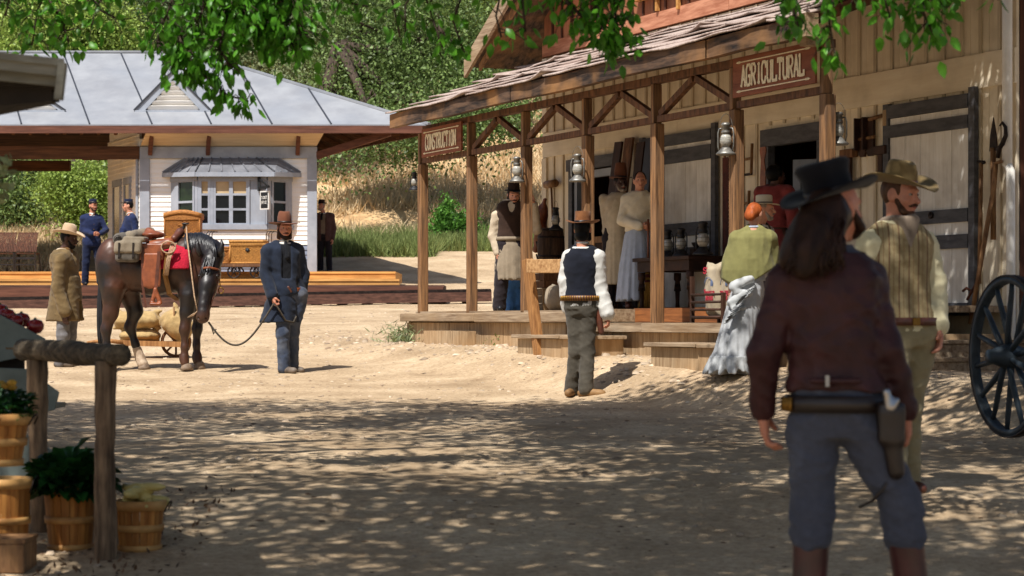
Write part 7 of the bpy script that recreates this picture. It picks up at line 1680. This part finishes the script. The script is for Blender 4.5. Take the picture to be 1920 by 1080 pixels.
# porch people
f = Fig('dark-skinned shopkeeper in tall brown hat and long cream apron on the porch', 1158, 577, 147, 1.78, -8, {'head': (1164, 340), 'neck': (1160, 362), 'el-': (1139, 430), 'wr-': (1142, 470), 'el+': (1184, 425), 'wr+': (1180, 462)}, 'skin_deep', 20, ground=False, z=z0 + .02)
f.trousers('dark_trouser'); f.shoes('shoe_black'); base_shirt(f, 'shirt_tan'); f.skirt('apron', 'apron_cream', [(1158, 372, 14, .12), (1158, 395, 22, .14), (1158, 440, 23, .16), (1157, 490, 27, .17), (1156, 531, 29, .18)], folds=.005); f.collar('apron_grey')
f.beard('hair_grey', .8); f.hair('hair_black'); f.hat('hat_brown', 'leather_dark', .155, .19, .07, .01, .0, .008, flat=True)
f = Fig('woman in cream blouse and pale blue skirt holding a broom on the porch', 1196, 578, 151, 1.74, -4, {'head': (1200, 338), 'neck': (1198, 359), 'sh-': (1176, 370), 'el-': (1167, 412, -.03), 'wr-': (1200, 425, -.2), 'sh+': (1220, 370), 'el+': (1231, 408, -.02), 'wr+': (1222, 424, -.17)}, 'skin_fair', 2, ground=False, z=z0 + .02, fat=.93, hands=((1, -.2, -.1), (-.9, -.2, 0)), curl=(.9, .9))
f.shoes('leather_brown'); f.g('blouse', 'blouse', f.torso(0, .55, .835, .018) + f.sleeves(.022, .95, cuff=.0), noise=[(.009, 22, 22, 24, 7), (.003, 50, 50, 50, 8)]); f.collar('blouse')
f.skirt('skirt', 'skirt_blue', [(1198, 416, 17, .115), (1197, 440, 26, .16), (1196, 500, 34, .24), (1196, 562, 40, .3)], folds=.014); f.hair('hair_dark', 'bun')
BW_ = f.b + Vector(f.px(1210, 424, -.26))
bb = BW_.copy(); bb.z = z0 + .022; bb.x += .02
t = thing('broom', 'straw broom with red-brown handle held upright by the woman in the blue skirt', 'broom', bb); hz = BW_.z - bb.z
mb = MB(); mb.tube([(0, 0, .42), (.0, 0, hz + .08)], .014, 8); part('handle', mb, 'leather_tan', t)
mb = MB(); rg = random.Random(2)
for k in range(150): a = rg.uniform(0, 6.28); q = rg.random() ** .5; mb.tube([(.028 * q * math.cos(a), .02 * q * math.sin(a), .46), (.045 * q * math.cos(a), .025 * q * math.sin(a), .3), (.125 * q * math.cos(a) + rg.uniform(-.005, .005), .05 * q * math.sin(a), rg.uniform(.0, .03))], .0045, 4)
part('bristles', mb, 'straw', t)['kind'] = 'stuff'; mb = MB(); mb.lathe([(.034, .38), (.038, .4), (.034, .42)], 12).lathe([(.046, .32), (.05, .335), (.046, .35)], 12); part('binding', mb, 'saw_blade', t)
f = Fig('dark-haired woman in dark red dress with her back to the street at the centre door', 1452, 569, 166, 1.64, 150, {'head': (1457, 322), 'neck': (1451, 343), 'el+': (1424, 395), 'el-': (1484, 395)}, 'skin_dark', 112, ground=False, z=z0 + .02, fat=.95)
f.g('dress_bodice', 'red_dress', f.torso(0, .55, .835, .018) + f.sleeves(.024, .95), noise=(.007, 22, 22, 24, 7)); f.skirt('dress_skirt', 'red_dress', [(1452, 422, 20, .12), (1452, 455, 32, .19), (1453, 560, 46, .3)], folds=.014); f.hair('hair_black', 'puff'); f.shoes('shoe_black')
# pair by the near stairs
f = Fig('grey-bearded man in cream straw hat, mostly hidden by the woman in the olive shawl', 1428, 690, 178, 1.68, 60, {'head': (1434, 411), 'neck': (1424, 432), 'sh-': (1412, 455, -.17), 'el-': (1402, 510), 'chest': (1420, 470)}, 'skin_fair', 75)
f.trousers('dark_trouser'); f.shoes('shoe_black'); base_shirt(f, 'shirt_bright', .014, .02); waistcoat(f, 'vest_brown'); f.hair('hair_grey'); f.beard('hair_grey', .9); f.hat('hat_straw', 'scarf_grey', .165, .1, .078, .0, .0, .012, flat=False)
f = Fig('red-haired woman seen from behind in olive shawl and ruffled pale grey dress', 1395, 719, 196, 1.63, 172, {'head': (1417, 424), 'neck': (1413, 448), 'chest': (1410, 495), 'pel': (1402, 560), 'sh-': (1443, 466), 'sh+': (1382, 466), 'el+': (1375, 515, .05), 'wr+': (1392, 545, .2), 'el-': (1448, 515, .05), 'wr-': (1430, 545, .2)}, 'skin_fair', 138, vox=.012)
f.shoes('shoe_black'); f.g('bodice', 'dress_grey', f.torso(0, .53, .82, .008) + f.sleeves(.004, .9)); f.collar('skirt_blue')
f.skirt('dress_skirt', 'dress_grey', [(1402, 540, 27, .15), (1402, 565, 31, .18), (1393, 620, 36, .22), (1384, 680, 44, .27), (1378, 699, 48, .3)], folds=.012, vox=.012)
f.skirt('hem_ruffle', 'dress_ruffle', [(1379, 690, 47, .3), (1376, 705, 50, .32), (1375, 720, 53, .34)], folds=.024, vox=.011)
for a, b, r in (((1375, 560), (1402, 548), .05), ((1368, 590), (1392, 575), .045)): f.g('bustle_fold', 'dress_ruffle', [cap(f.px(*a, -.14), f.px(*b, -.2), r, r * .8), cap(f.px(a[0] + 5, a[1] + 12, -.16), f.px(b[0], b[1] + 26, -.2), r * .8, r * .6)], noise=(.014, 40, 40, 26, 9), vox=.012)
mb = MB(); rows = [[], []]
for i in range(60):
    t_ = i / 59; c = f.px(1413 - 48 * t_ ** .8, 556 + 66 * t_, -.21 - .03 * t_); w_ = .055 + .02 * math.sin(i * 1.1); rows[0].append(c + [w_ * .6, -.02 + .02 * math.sin(i * 1.3), .02]); rows[1].append(c + [-w_, .0 + .025 * math.sin(i * 1.3 + 1), -.05])
mb.sheet(rows, (0, .006, 0)); part('diagonal_ruffle', mb, 'dress_ruffle', f.root)
# shawl: a draped triangle over the shoulders
f.skirt('shawl', 'olive_shawl', [(1413, 455, 12, .08), (1412, 461, 27, .11), (1409, 470, 37, .13), (1405, 500, 44, .155), (1403, 530, 52, .17), (1402, 556, 52, .17)], vox=.011, more=chain([f.j['neck'] * .8 + f.j['sh-'] * .2, f.j['sh-'], f.j['el-'] + [.02, 0, -.02]], [.05, .07, .075]) + chain([f.j['neck'] * .8 + f.j['sh+'] * .2, f.j['sh+'], f.j['el+'] + [-.03, 0, -.02]], [.05, .07, .075]), noise=[(.007, 30, 8, 9, 19), (.003, 60, 30, 20, 4)], sub=[boxp(f.px(1340, 575, 0), (.22, .6, .16), [[.82, 0, -.57], [0, 1, 0], [.57, 0, .82]]), boxp(f.px(1445, 575, 0), (.3, .6, .2), [[.85, 0, .53], [0, 1, 0], [-.53, 0, .85]])], ksub=.008)
f.hair('hair_red', 'bun')
# striped waistcoat man
f = Fig('man in striped waistcoat, yellow shirt and khaki hat walking beyond the dark-jacketed man', 1694, 905, 328, 1.87, 20, {'head': (1688, 342), 'neck': (1683, 388), 'chest': (1678, 480), 'pel': (1690, 600), 'sh-': (1624, 428, -.1), 'el-': (1606, 520, -.05), 'wr-': (1610, 590, -.1), 'sh+': (1738, 428, .06), 'el+': (1756, 510, .08), 'wr+': (1757, 588, -.0), 'kn-': (1672, 745, -.12), 'an-': (1668, 880, -.1), 'kn+': (1706, 748, .1), 'an+': (1710, 882, .15), 'toe-': (1690, 895, -.24), 'toe+': (1732, 895, .05)}, 'skin_red', 48, pitch=-6, vox=.011, hv=.007, hands=(DN, (.05, -.1, -1)), curl=(.5, .45), fat=1.1)
f.trousers('khaki', .024, .0); f.shoes('leather_brown'); base_shirt(f, 'shirt_yellow', .012, .026, .008); waistcoat(f, 'vest_stripe', .026, .52); f.neckerchief('scarf_grey', .2, .105, .05)
f.ring('belt', 'leather_brown', (905 - 580) / 328, .034, .045); f.hair('hair_brown'); f.beard('hair_brown', .8); f.hat('hat_khaki', 'leather_brown', .2, .125, .068, .05, .03, .02, pinch=.35, tilt=-3)
# ---------------------------------------------------------------- man in the dark leather jacket, nearest
f = Fig('long-haired man in dark leather jacket and black hat seen from behind in the foreground', 1590, 1253, 510, 1.86, 172, {'head': (1568, 390), 'neck': (1552, 455), 'chest': (1552, 570), 'pel': (1572, 775), 'sh-': (1628, 508, .03), 'el-': (1662, 650, -.02), 'wr-': (1702, 772, .05), 'sh+': (1470, 515, -.02), 'el+': (1430, 655, -.03), 'wr+': (1432, 772, .05), 'hip-': (1622, 810), 'kn-': (1688, 952, -.02), 'an-': (1725, 1210, 0), 'hip+': (1525, 810), 'kn+': (1524, 955, .0), 'an+': (1512, 1215, 0)}, 'skin_tan', 128, vox=.0095, hv=.006, hands=((.12, .05, -1), (.15, .1, -1)), curl=(.85, .5), ground=False, z=ZC + (600 - 1253) / 510, fat=.95)
f.g('trousers', 'pants_near', f.torso(0, .455, .56, .004) + f.legs(.014, .012, .2), k=.035, noise=[(.009, 11, 11, 26, 3), (.005, 30, 30, 70, 4), (.002, 90, 90, 120, 5)])
for k in '-+':
    kn, an = f.j['kn' + k], f.j['an' + k]; f.g('boot', 'boot_wine', [cap(kn + (an - kn) * .1, an, .07, .056), cap(an * [1, 1, 0] + [0, 0, .04], f.j['toe' + k], .042, .03)], noise=(.003, 12, 12, 24, 3))
base_shirt(f, 'pants_near', .0, .0)
f.g('jacket', 'jacket_leather', f.torso(0, .548, .82, .02) + f.sleeves(.01, .93, cuff=.006), k=.035, noise=[(.009, 10, 10, 16, 52), (.005, 24, 24, 44, 53), (.002, 70, 70, 70, 54)])
mb = MB(); z = (1253 - 712) / 510; c = np.array([*f.cl(z), z]); bk = -f.f
cx, cy = f.cl(z); 
for a in np.linspace(-.9, .9, 2): pass
R3 = [list(f.r), list(f.f), [0, 0, 1]]
o = f.g('back_strap', 'jacket_leather', [cap(c + bk * .158 - f.r * .085, c + bk * .158 + f.r * .085, .013)], vox=.007, noise=None)
mb = MB(); p = c + bk * .174 + f.r * .03; mb.box(p, (.014, .008, .04)); part('strap_buckle', mb, 'steel', o)
f.ring('gun_belt', 'leather_dark', (1253 - 756) / 510, .02, .062, buckle=False); mb = MB()
for a in np.linspace(-.5, .55, 11): p = Vector(f.ringpt(a, 1.07)); mb.tube([p - Vector((0, 0, .028)), p + Vector((0, 0, .022))], .0065, 8)
part('cartridge', mb, 'brass', f.root)['kind'] = 'stuff'
f.g('holster', 'leather_dark', [cap(f.px(1656, 772, -.12), f.px(1670, 880, -.11), .044, .03), boxp(f.px(1660, 790, -.12), (.045, .03, .07))], vox=.008, noise=(.002, 20, 20, 20, 4))
f.g('pistol_grip', 'steel', [cap(f.px(1654, 758, -.15), f.px(1648, 732, -.155), .017, .014), cap(f.px(1658, 764, -.15), f.px(1668, 748, -.15), .011, .01)], vox=.006, noise=None)
mb = MB(); mb.tube([f.px(1664, 880, -.07), f.px(1652, 905, -.1), f.px(1630, 935, -.08), f.px(1612, 950, -.0)], .007, 6); part('leg_tie', mb, 'leather_dark', f.root)
# long wavy hair over the collar
hp = f.px; pr = [ell(f.h(0, -.028, -.02), (.083, .092, .085), f.R), cap(hp(1540, 400, -.06), hp(1505, 470, -.13), .085, .085), cap(hp(1520, 440, -.12), hp(1495, 505, -.17), .07, .045), cap(hp(1550, 420, -.08), hp(1552, 480, -.15), .06, .035), cap(hp(1500, 440, -.05), hp(1468, 490, -.12), .05, .035)]
o = f.g('hair', 'hair_near', pr, vox=.0095, k=.03, noise=[(.01, 26, 26, 9, 61), (.005, 60, 60, 22, 62)], sub=[ell(f.h(0, .105, -.03), np.array((.07, .085, .095)), f.R)], ksub=.02)
rg = random.Random(4); mb = MB()
for k in range(150):
    a = rg.random(); x = 1452 + 118 * a; p0 = hp(1515 + 50 * a + rg.uniform(-10, 10), 385 + rg.uniform(0, 40), -.1); ln = rg.uniform(.7, 1.05); ph = rg.uniform(0, 6); pts = []
    for i in range(9): t_ = i / 8 * ln; q = p0 * (1 - t_) + hp(x + rg.uniform(-2, 2), 528 - 40 * abs(a - .45), -.185) * t_; q = q + np.array([.012 * math.sin(t_ * 14 + ph), -.035 * math.sin(PI * min(t_, 1)) + .008 * math.cos(t_ * 12 + ph), 0]); pts.append(q)
    mb.tube(pts, [.007] * 7 + [.005, .002], 5)
o2 = part('hair_strands', mb, 'hair_near', o); o2['kind'] = 'stuff'
f.R = np.array([f.R[0] * math.cos(-.12) + f.R[2] * math.sin(-.12), f.R[1], f.R[2] * math.cos(-.12) - f.R[0] * math.sin(-.12)])
M2 = f.R.copy(); a = math.radians(14)   # hat pushed down on the near side
f.R = np.array([M2[0], M2[1] * math.cos(a) + M2[2] * math.sin(a), M2[2] * math.cos(a) - M2[1] * math.sin(a)])
f.hat('hat_black', 'leather_dark', .178, .12, .092, .035, .02, .012, lift=.055, pinch=.2); f.beard('hair_near', .8)

# ---------------------------------------------------------------- horse
s = 156.; x0, yf = 290, 698; Yh_ = F / s; hb = P(x0, yf, Yh_); hb.z = G(hb.x, Yh_)
hq = lambda px, py, dy=0: np.array([(px - x0) / s, dy, (yf - py) / s])
h = thing('horse', 'dark bay horse with one white sock standing saddled with lowered head', 'horse', hb)
c_ = lambda pts, rad: chain([hq(*p) for p in pts], rad)
pr = [vloft([], 0)] if False else []
pr += c_([(224, 500, 0), (250, 506, 0), (290, 515, 0), (335, 510, 0), (360, 512, 0)], [.25, .26, .27, .26, .22])
for sg in (-1, 1):
    pr += [ell(hq(213, 503, sg * .12), (.2, .17, .33)), ell(hq(358, 530, sg * .12), (.17, .13, .26))]
pr += c_([(350, 480, 0), (378, 478, -.06), (400, 480, -.2), (408, 486, -.3)], [.2, .19, .15, .12]) + c_([(372, 520, 0), (392, 512, -.12)], [.18, .12])
pr += c_([(345, 462, 0), (378, 458, -.05), (404, 468, -.2)], [.06, .07, .07])
# head
pr += c_([(404, 498, -.36), (400, 540, -.5), (396, 576, -.6)], [.125, .098, .07]) + c_([(403, 520, -.34), (400, 560, -.48)], [.12, .085]) + [ell(hq(394, 600, -.62), (.075, .065, .07)), ell(hq(396, 590, -.62), (.07, .065, .075))]
for sg in (-1, 1): pr += [ell(hq(402 + sg * 15, 522, -.46), (.028, .03, .04))]
# legs: near = camera side
legs_ = [([(216, 545, -.14), (212, 590, -.15), (203, 622, -.15), (205, 655, -.15), (206, 680, -.15), (209, 690, -.17)], [.155, .088, .058, .038, .045, .05]),
         ([(238, 550, .12), (250, 588, .13), (240, 618, .14), (250, 650, .14), (259, 676, .14), (264, 686, .12)], [.145, .088, .06, .039, .046, .05]),
         ([(358, 560, -.14), (354, 590, -.15), (350, 622, -.15), (350, 655, -.15), (349, 676, -.15), (351, 686, -.17)], [.125, .078, .058, .038, .046, .05]),
         ([(372, 560, .12), (371, 592, .12), (367, 622, .12), (366, 652, .1), (367, 674, .1), (369, 683, .08)], [.115, .072, .056, .037, .045, .05])]
for p, r in legs_: pr += c_(p, r)
body = sdf_part('body', pr, 'horse_hair', h, .0125, k=.055, noise=[(.004, 12, 12, 12, 71), (.0025, 40, 40, 40, 72)], sub=[ell(hq(388, 601, -.665), (.012, .012, .014)), ell(hq(401, 601, -.665), (.012, .012, .014)), cap(hq(388, 609, -.675), hq(401, 609, -.675), .006)], ksub=.01)
for p, r in legs_:
    e = p[-1]; b = hq(*e); b2 = b + np.array([.02, -.0, 0]); b2[2] = 0; mb = MB(); mb.lathe([(.0, 0), (.078, 0), (.07, .035), (.056, b[2] - .01), (.04, b[2] + .005)], 16, (b2[0], b2[1], 0)); part('hoof', mb, 'hoof', h)
p, r = legs_[1]; sdf_part('sock', c_([(253, 660, .14), (259, 676, .14), (264, 687, .12)], [.055, .06, .064]), 'sock', h, .012, k=.02, noise=(.003, 30, 30, 30, 2))
for sg, px in ((-1, 386), (1, 418)):
    mb = MB(); b = Vector(hq(px, 486, -.4)); mb.tube([b, b + Vector((sg * .03, -.01, .06)), b + Vector((sg * .045, -.01, .14)), b + Vector((sg * .035, 0, .2))], [.036, .042, .028, .004], 8); part('ear', mb, 'horse_hair', h)
for sg, px in ((-1, 385), (1, 418)):
    V, Q = sphere_quads(hq(px, 524, -.5), (.02, .02, .022)); link('eye', mesh_np('eye', V, Q, smooth=True), 'eye_dark', h)
def strands(name, n, mat, fn, r=.008, seed=1, par=h, np_=8):
    rg = random.Random(seed); mb = MB()
    for k in range(n): mb.tube([fn(rg_t / np_, k / n, rg) for rg_t in range(np_ + 1)] if False else fn(k / n, rg), [r] * np_ + [r * .4], 5)
    o = part(name, mb, mat, par); return o
def mane_(t, rg):
    u = min(t * 1.0, 1); cx = np.interp(u, [0, .45, .8, 1], [348, 378, 400, 408]); cz = np.interp(u, [0, .45, .8, 1], [478, 476, 480, 486]); cy = np.interp(u, [0, .45, .8, 1], [0, -.06, -.2, -.3]); r = np.interp(u, [0, .45, .8, 1], [.2, .195, .165, .13]) + .016 + .012 * rg.random(); L = .28 + .14 * rg.random(); ph = rg.random() * 6; out = []
    for q in np.linspace(0, 1, 9):
        th = min(q * L / r, 1.5); ex = max(0, q * L - 1.5 * r); out.append(hq(cx, cz, cy) + np.array([.05 * q + .012 * math.sin(q * 5 + ph), -math.sin(th) * r, math.cos(th) * r - ex]))
    return out
strands('mane', 210, 'mane', mane_, .009, 3)
def fore_(t, rg): a = hq(399 + 14 * t, 478, -.4); b = hq(388 + 22 * t, 520 + 20 * rg.random(), -.56); return [a * (1 - q) + b * q + np.array([.008 * math.sin(q * 6 + t * 20), -.03 * math.sin(PI * q), 0]) for q in np.linspace(0, 1, 9)]
strands('forelock', 40, 'mane', fore_, .007, 4)
def tail_(t, rg): a = hq(190 + 3 * t, 500, .0); w_ = (rg.random() - .5); return [a + np.array([-.03 * math.sin(q * 3) + .1 * w_ * q + .03 * q, (rg.random() * .0) + .16 * (t - .5) * q, -.02 - (1.0 + .1 * w_) * q]) for q in np.linspace(0, 1, 9)]
strands('tail', 120, 'mane', tail_, .011, 5)
# tack
def tk(name, lab, cat): return thing(name, lab, cat, hb)
N_ = -.325
t = tk('saddle_blanket', 'bright red woven saddle blanket under the saddle', 'blanket'); rows = []
for i in range(15):
    a = -1.38 + 2.76 * i / 14; rows.append([hq(px, 514, 0) * [1, 0, 1] + np.array([0, .33 * math.sin(a), .335 * math.cos(a) + (0 if abs(a) < 1.0 else -.04)]) for px in np.linspace(276, 362 + (6 if abs(a) < .6 else 0), 9)])
mb = MB(); mb.sheet(rows, (0, 0, .02)); part('blanket', mb, 'red_blanket', t)
t = tk('saddle', 'brown leather western saddle with horn, fender and hanging stirrup', 'saddle')
SD = lambda n, pr, m='leather_tan', **k: sdf_part(n, pr, m, t, .0115, k=k.pop('k', .03), noise=k.pop('noise', (.002, 20, 20, 20, 2)), **k)
SD('seat', [ell(hq(302, 462, 0), (.17, .2, .06)), cap(hq(285, 468, -.12), hq(320, 462, -.12), .07), cap(hq(285, 468, .12), hq(320, 462, .12), .07)], sub=[ell(hq(306, 444, 0), (.13, .1, .09))])
SD('cantle', [ell(hq(288, 445, 0), (.14, .19, .045)), cap(hq(284, 450, -.12), hq(279, 438, 0), .035, .04), cap(hq(284, 450, .12), hq(279, 438, 0), .035, .04), cap(hq(279, 436, -.05), hq(298, 446, -.13), .03)])
SD('pommel', [cap(hq(330, 452, -.11), hq(338, 440, 0), .045, .05), cap(hq(330, 452, .11), hq(338, 440, 0), .045, .05)], 'leather_brown'); SD('horn', [cap(hq(340, 440, 0), hq(346, 427, 0), .025, .02), ell(hq(348, 424, 0), (.05, .045, .014))], 'leather_dark', k=.01)
SD('skirt', [boxp(hq(292, 478, N_ + .0), (.15, .022, .1), None, .02), ell(hq(318, 466, N_ + .02), (.07, .03, .05))], k=.02)
SD('fender', [boxp(hq(295, 512, N_ - .035), (.1, .012, .2), None, .012), ell(hq(293, 520, N_ - .035), (.12, .014, .18))], k=.02)
mb = MB(); mb.beam(hq(308, 478, N_ - .05), hq(302, 545, N_ - .05), .008, .04, up=(1, 0, 0)); mb.beam(hq(277, 470, N_ - .02), hq(277, 540, N_ - .03), .008, .035, up=(1, 0, 0)).beam(hq(277, 540, N_ - .03), hq(283, 582, N_ - .02), .008, .028, up=(1, 0, 0)); part('strap', mb, 'leather_brown', t)
SD('stirrup', [cap(hq(301, 548, N_ - .05), hq(295, 572, N_ - .05), .022, .026), cap(hq(301, 548, N_ - .05), hq(310, 572, N_ - .05), .022, .026), boxp(hq(302, 575, N_ - .05), (.07, .05, .016))], k=.02)
mb = MB(); mb.beam(hq(322, 480, N_), hq(318, 520, N_ - .015), .012, .05, up=(1, 0, 0)).beam(hq(318, 520, N_ - .015), hq(324, 556, N_ + .07), .012, .06, up=(1, 0, 0)).beam(hq(324, 556, N_ + .07), hq(334, 567, -.0), .012, .07, up=(1, 0, 0)); part('girth', mb, 'scarf_brown', t)
mb = MB(); [mb.tube([hq(330 + q * 3, 462, N_ - .01), hq(322 + q * 2, 492, N_ - .03), hq(318 + q * 2, 522, N_ - .03)], .007, 5) for q in range(4)]; mb.tube([hq(325, 470, N_ - .02) + np.array([.085 * math.cos(a), -.015, .07 * math.sin(a)]) for a in np.linspace(0, 4 * PI, 40)], .009, 6); part('coiled_rope', mb, 'rope_pale', t)
t = tk('saddlebag', 'grey canvas saddlebag with buckled flap behind the saddle', 'bag')
SD('pouch', [boxp(hq(249, 481, N_ - .03), (.145, .055, .108), None, .05)], 'canvas_grey', noise=(.006, 20, 20, 20, 8)); SD('flap', [boxp(hq(251, 470, N_ - .055), (.165, .05, .08), None, .04), boxp(hq(262, 455, N_ + .08), (.13, .16, .03), None, .02)], 'canvas_pale', noise=(.006, 20, 20, 20, 9))
mb = MB(); pass
for px in (236, 262): part('buckle_strap', MB().beam(hq(px, 462, N_ - .112), hq(px - 1, 492, N_ - .1), .008, .022, up=(1, 0, 0)).box(hq(px, 486, N_ - .108), (.03, .008, .03)), 'leather_dark', t)
t = tk('bedroll', 'rolled grey blanket tied behind the saddle', 'bedroll'); SD('roll', [cap(hq(232, 455, -.3), hq(262, 444, .25), .075, .075)], 'canvas_grey', noise=(.004, 30, 30, 30, 8)); SD('outer_wrap', [cap(hq(250, 449, -.22), hq(276, 440, .2), .068)], 'canvas_pale', noise=(.008, 24, 24, 24, 9))
mb = MB(); e = Vector(hq(231, 455, -.372)); mb.tube([e + Vector((.05 * (1 - q / 30) * math.cos(q * .6), -.004, .05 * (1 - q / 30) * math.sin(q * .6))) for q in range(28)], .005, 5); part('spiral_end', mb, 'leather_dark', t)
t = tk('bridle', 'brown leather bridle with brass ring on the horse head', 'bridle'); mb = MB()
mb.tube([hq(387, 512, -.44), hq(396, 509, -.56), hq(405, 508, -.575), hq(417, 511, -.5), hq(421, 512, -.4)], .013, 6); part('browband', mb, 'leather_tan', t)
mb = MB(); mb.tube([hq(417, 500, -.36), hq(419, 530, -.46), hq(411, 565, -.56), hq(405, 588, -.6)], .012, 6).tube([hq(388, 500, -.36), hq(387, 530, -.46), hq(389, 565, -.56), hq(389, 590, -.6)], .012, 6); part('cheek_strap', mb, 'leather_brown', t)
mb = MB(); mb.tube([hq(424, 550, -.45) + np.array([.03 * math.cos(a), 0, .035 * math.sin(a)]) for a in np.linspace(0, 2 * PI, 13)], .008, 6).tube([hq(420, 520, -.45), hq(423, 545, -.45)], .007, 5); part('ring', mb, 'brass', t)
mb = MB(); mb.tube([hq(350, 430, -.02), hq(358, 455, -.3), hq(368, 510, -.42), hq(376, 560, -.5), hq(383, 588, -.55)], .009, 6).tube([hq(383, 588, -.55), hq(374, 596, -.5), hq(362, 600, -.42), hq(376, 592, -.5)], .007, 5); part('rein', mb, 'rope_pale', t)
t = thing('lead_rope', 'dark lead rope sagging from the horse halter to the man in the blue coat', 'rope', hb); a = Vector(hq(404, 608, -.6)); b = ROPE_HAND - hb
mb = MB(); pts = []
for i in range(25): q = i / 24; p = a.lerp(b, q); p.z -= .42 * math.sin(PI * q) ** 1.0 * (1 - .25 * q); pts.append(p)
mb.tube(pts, .012, 7); part('line', mb, 'rope', t)
mb = MB(); mb.tube([b, b + Vector((.04, 0, -.04)), b + Vector((.13, .05, -.2)), b + Vector((.22, .1, -.22)), b + Vector((.25, .12, -.15))], .011, 7); part('loose_end', mb, 'rope', t); mb = MB(); mb.tube([a.lerp(b, .04) + Vector((0, 0, -.05)), a.lerp(b, .07) + Vector((.01, 0, -.16)), a.lerp(b, .08) + Vector((.03, 0, -.1))], .009, 6); part('loose_end', mb, 'rope', t)
# ---------------------------------------------------------------- camera, light
cam = bpy.data.cameras.new('camera'); co = bpy.data.objects.new('camera', cam); COL.objects.link(co)
co.location = (0, 0, ZC); co.rotation_euler = (PI / 2, 0, 0)
cam.sensor_width = 36; cam.lens = 75; cam.shift_y = 60 / 1920; cam.clip_start = .1; cam.clip_end = 1000
cam.dof.use_dof = True; cam.dof.focus_distance = 26; cam.dof.aperture_fstop = 4.5
SC.camera = co
SUN_AZ = Vector((-.51, -.86)).normalized(); EL = math.radians(58)
sd = Vector((SUN_AZ.x * math.cos(EL), SUN_AZ.y * math.cos(EL), math.sin(EL)))
li = bpy.data.lights.new('sun', 'SUN'); li.energy = 5.0; li.angle = math.radians(.45); li.color = (1, .965, .91)
lo = bpy.data.objects.new('sun', li); COL.objects.link(lo); lo.rotation_euler = sd.to_track_quat('Z', 'Y').to_euler(); lo.location = (-10, -5, 30)
w = bpy.data.worlds.new('World'); SC.world = w; w.use_nodes = True; nt = w.node_tree
sky = nt.nodes.new('ShaderNodeTexSky'); sky.sky_type = 'NISHITA'; sky.sun_disc = False; sky.sun_elevation = EL
sky.sun_rotation = math.atan2(SUN_AZ.x, SUN_AZ.y); sky.dust_density = 2; sky.ozone_density = .9
nt.links.new(sky.outputs[0], nt.nodes['Background'].inputs[0]); nt.nodes['Background'].inputs[1].default_value = .088
SC.view_settings.view_transform = 'Standard'; SC.view_settings.look = 'None'; SC.view_settings.exposure = 0.36; SC.view_settings.gamma = 1
SC.cycles.max_bounces = 7; SC.cycles.diffuse_bounces = 4; SC.cycles.transparent_max_bounces = 4; SC.cycles.use_denoising = True; SC.cycles.caustics_reflective = False; SC.cycles.caustics_refractive = False
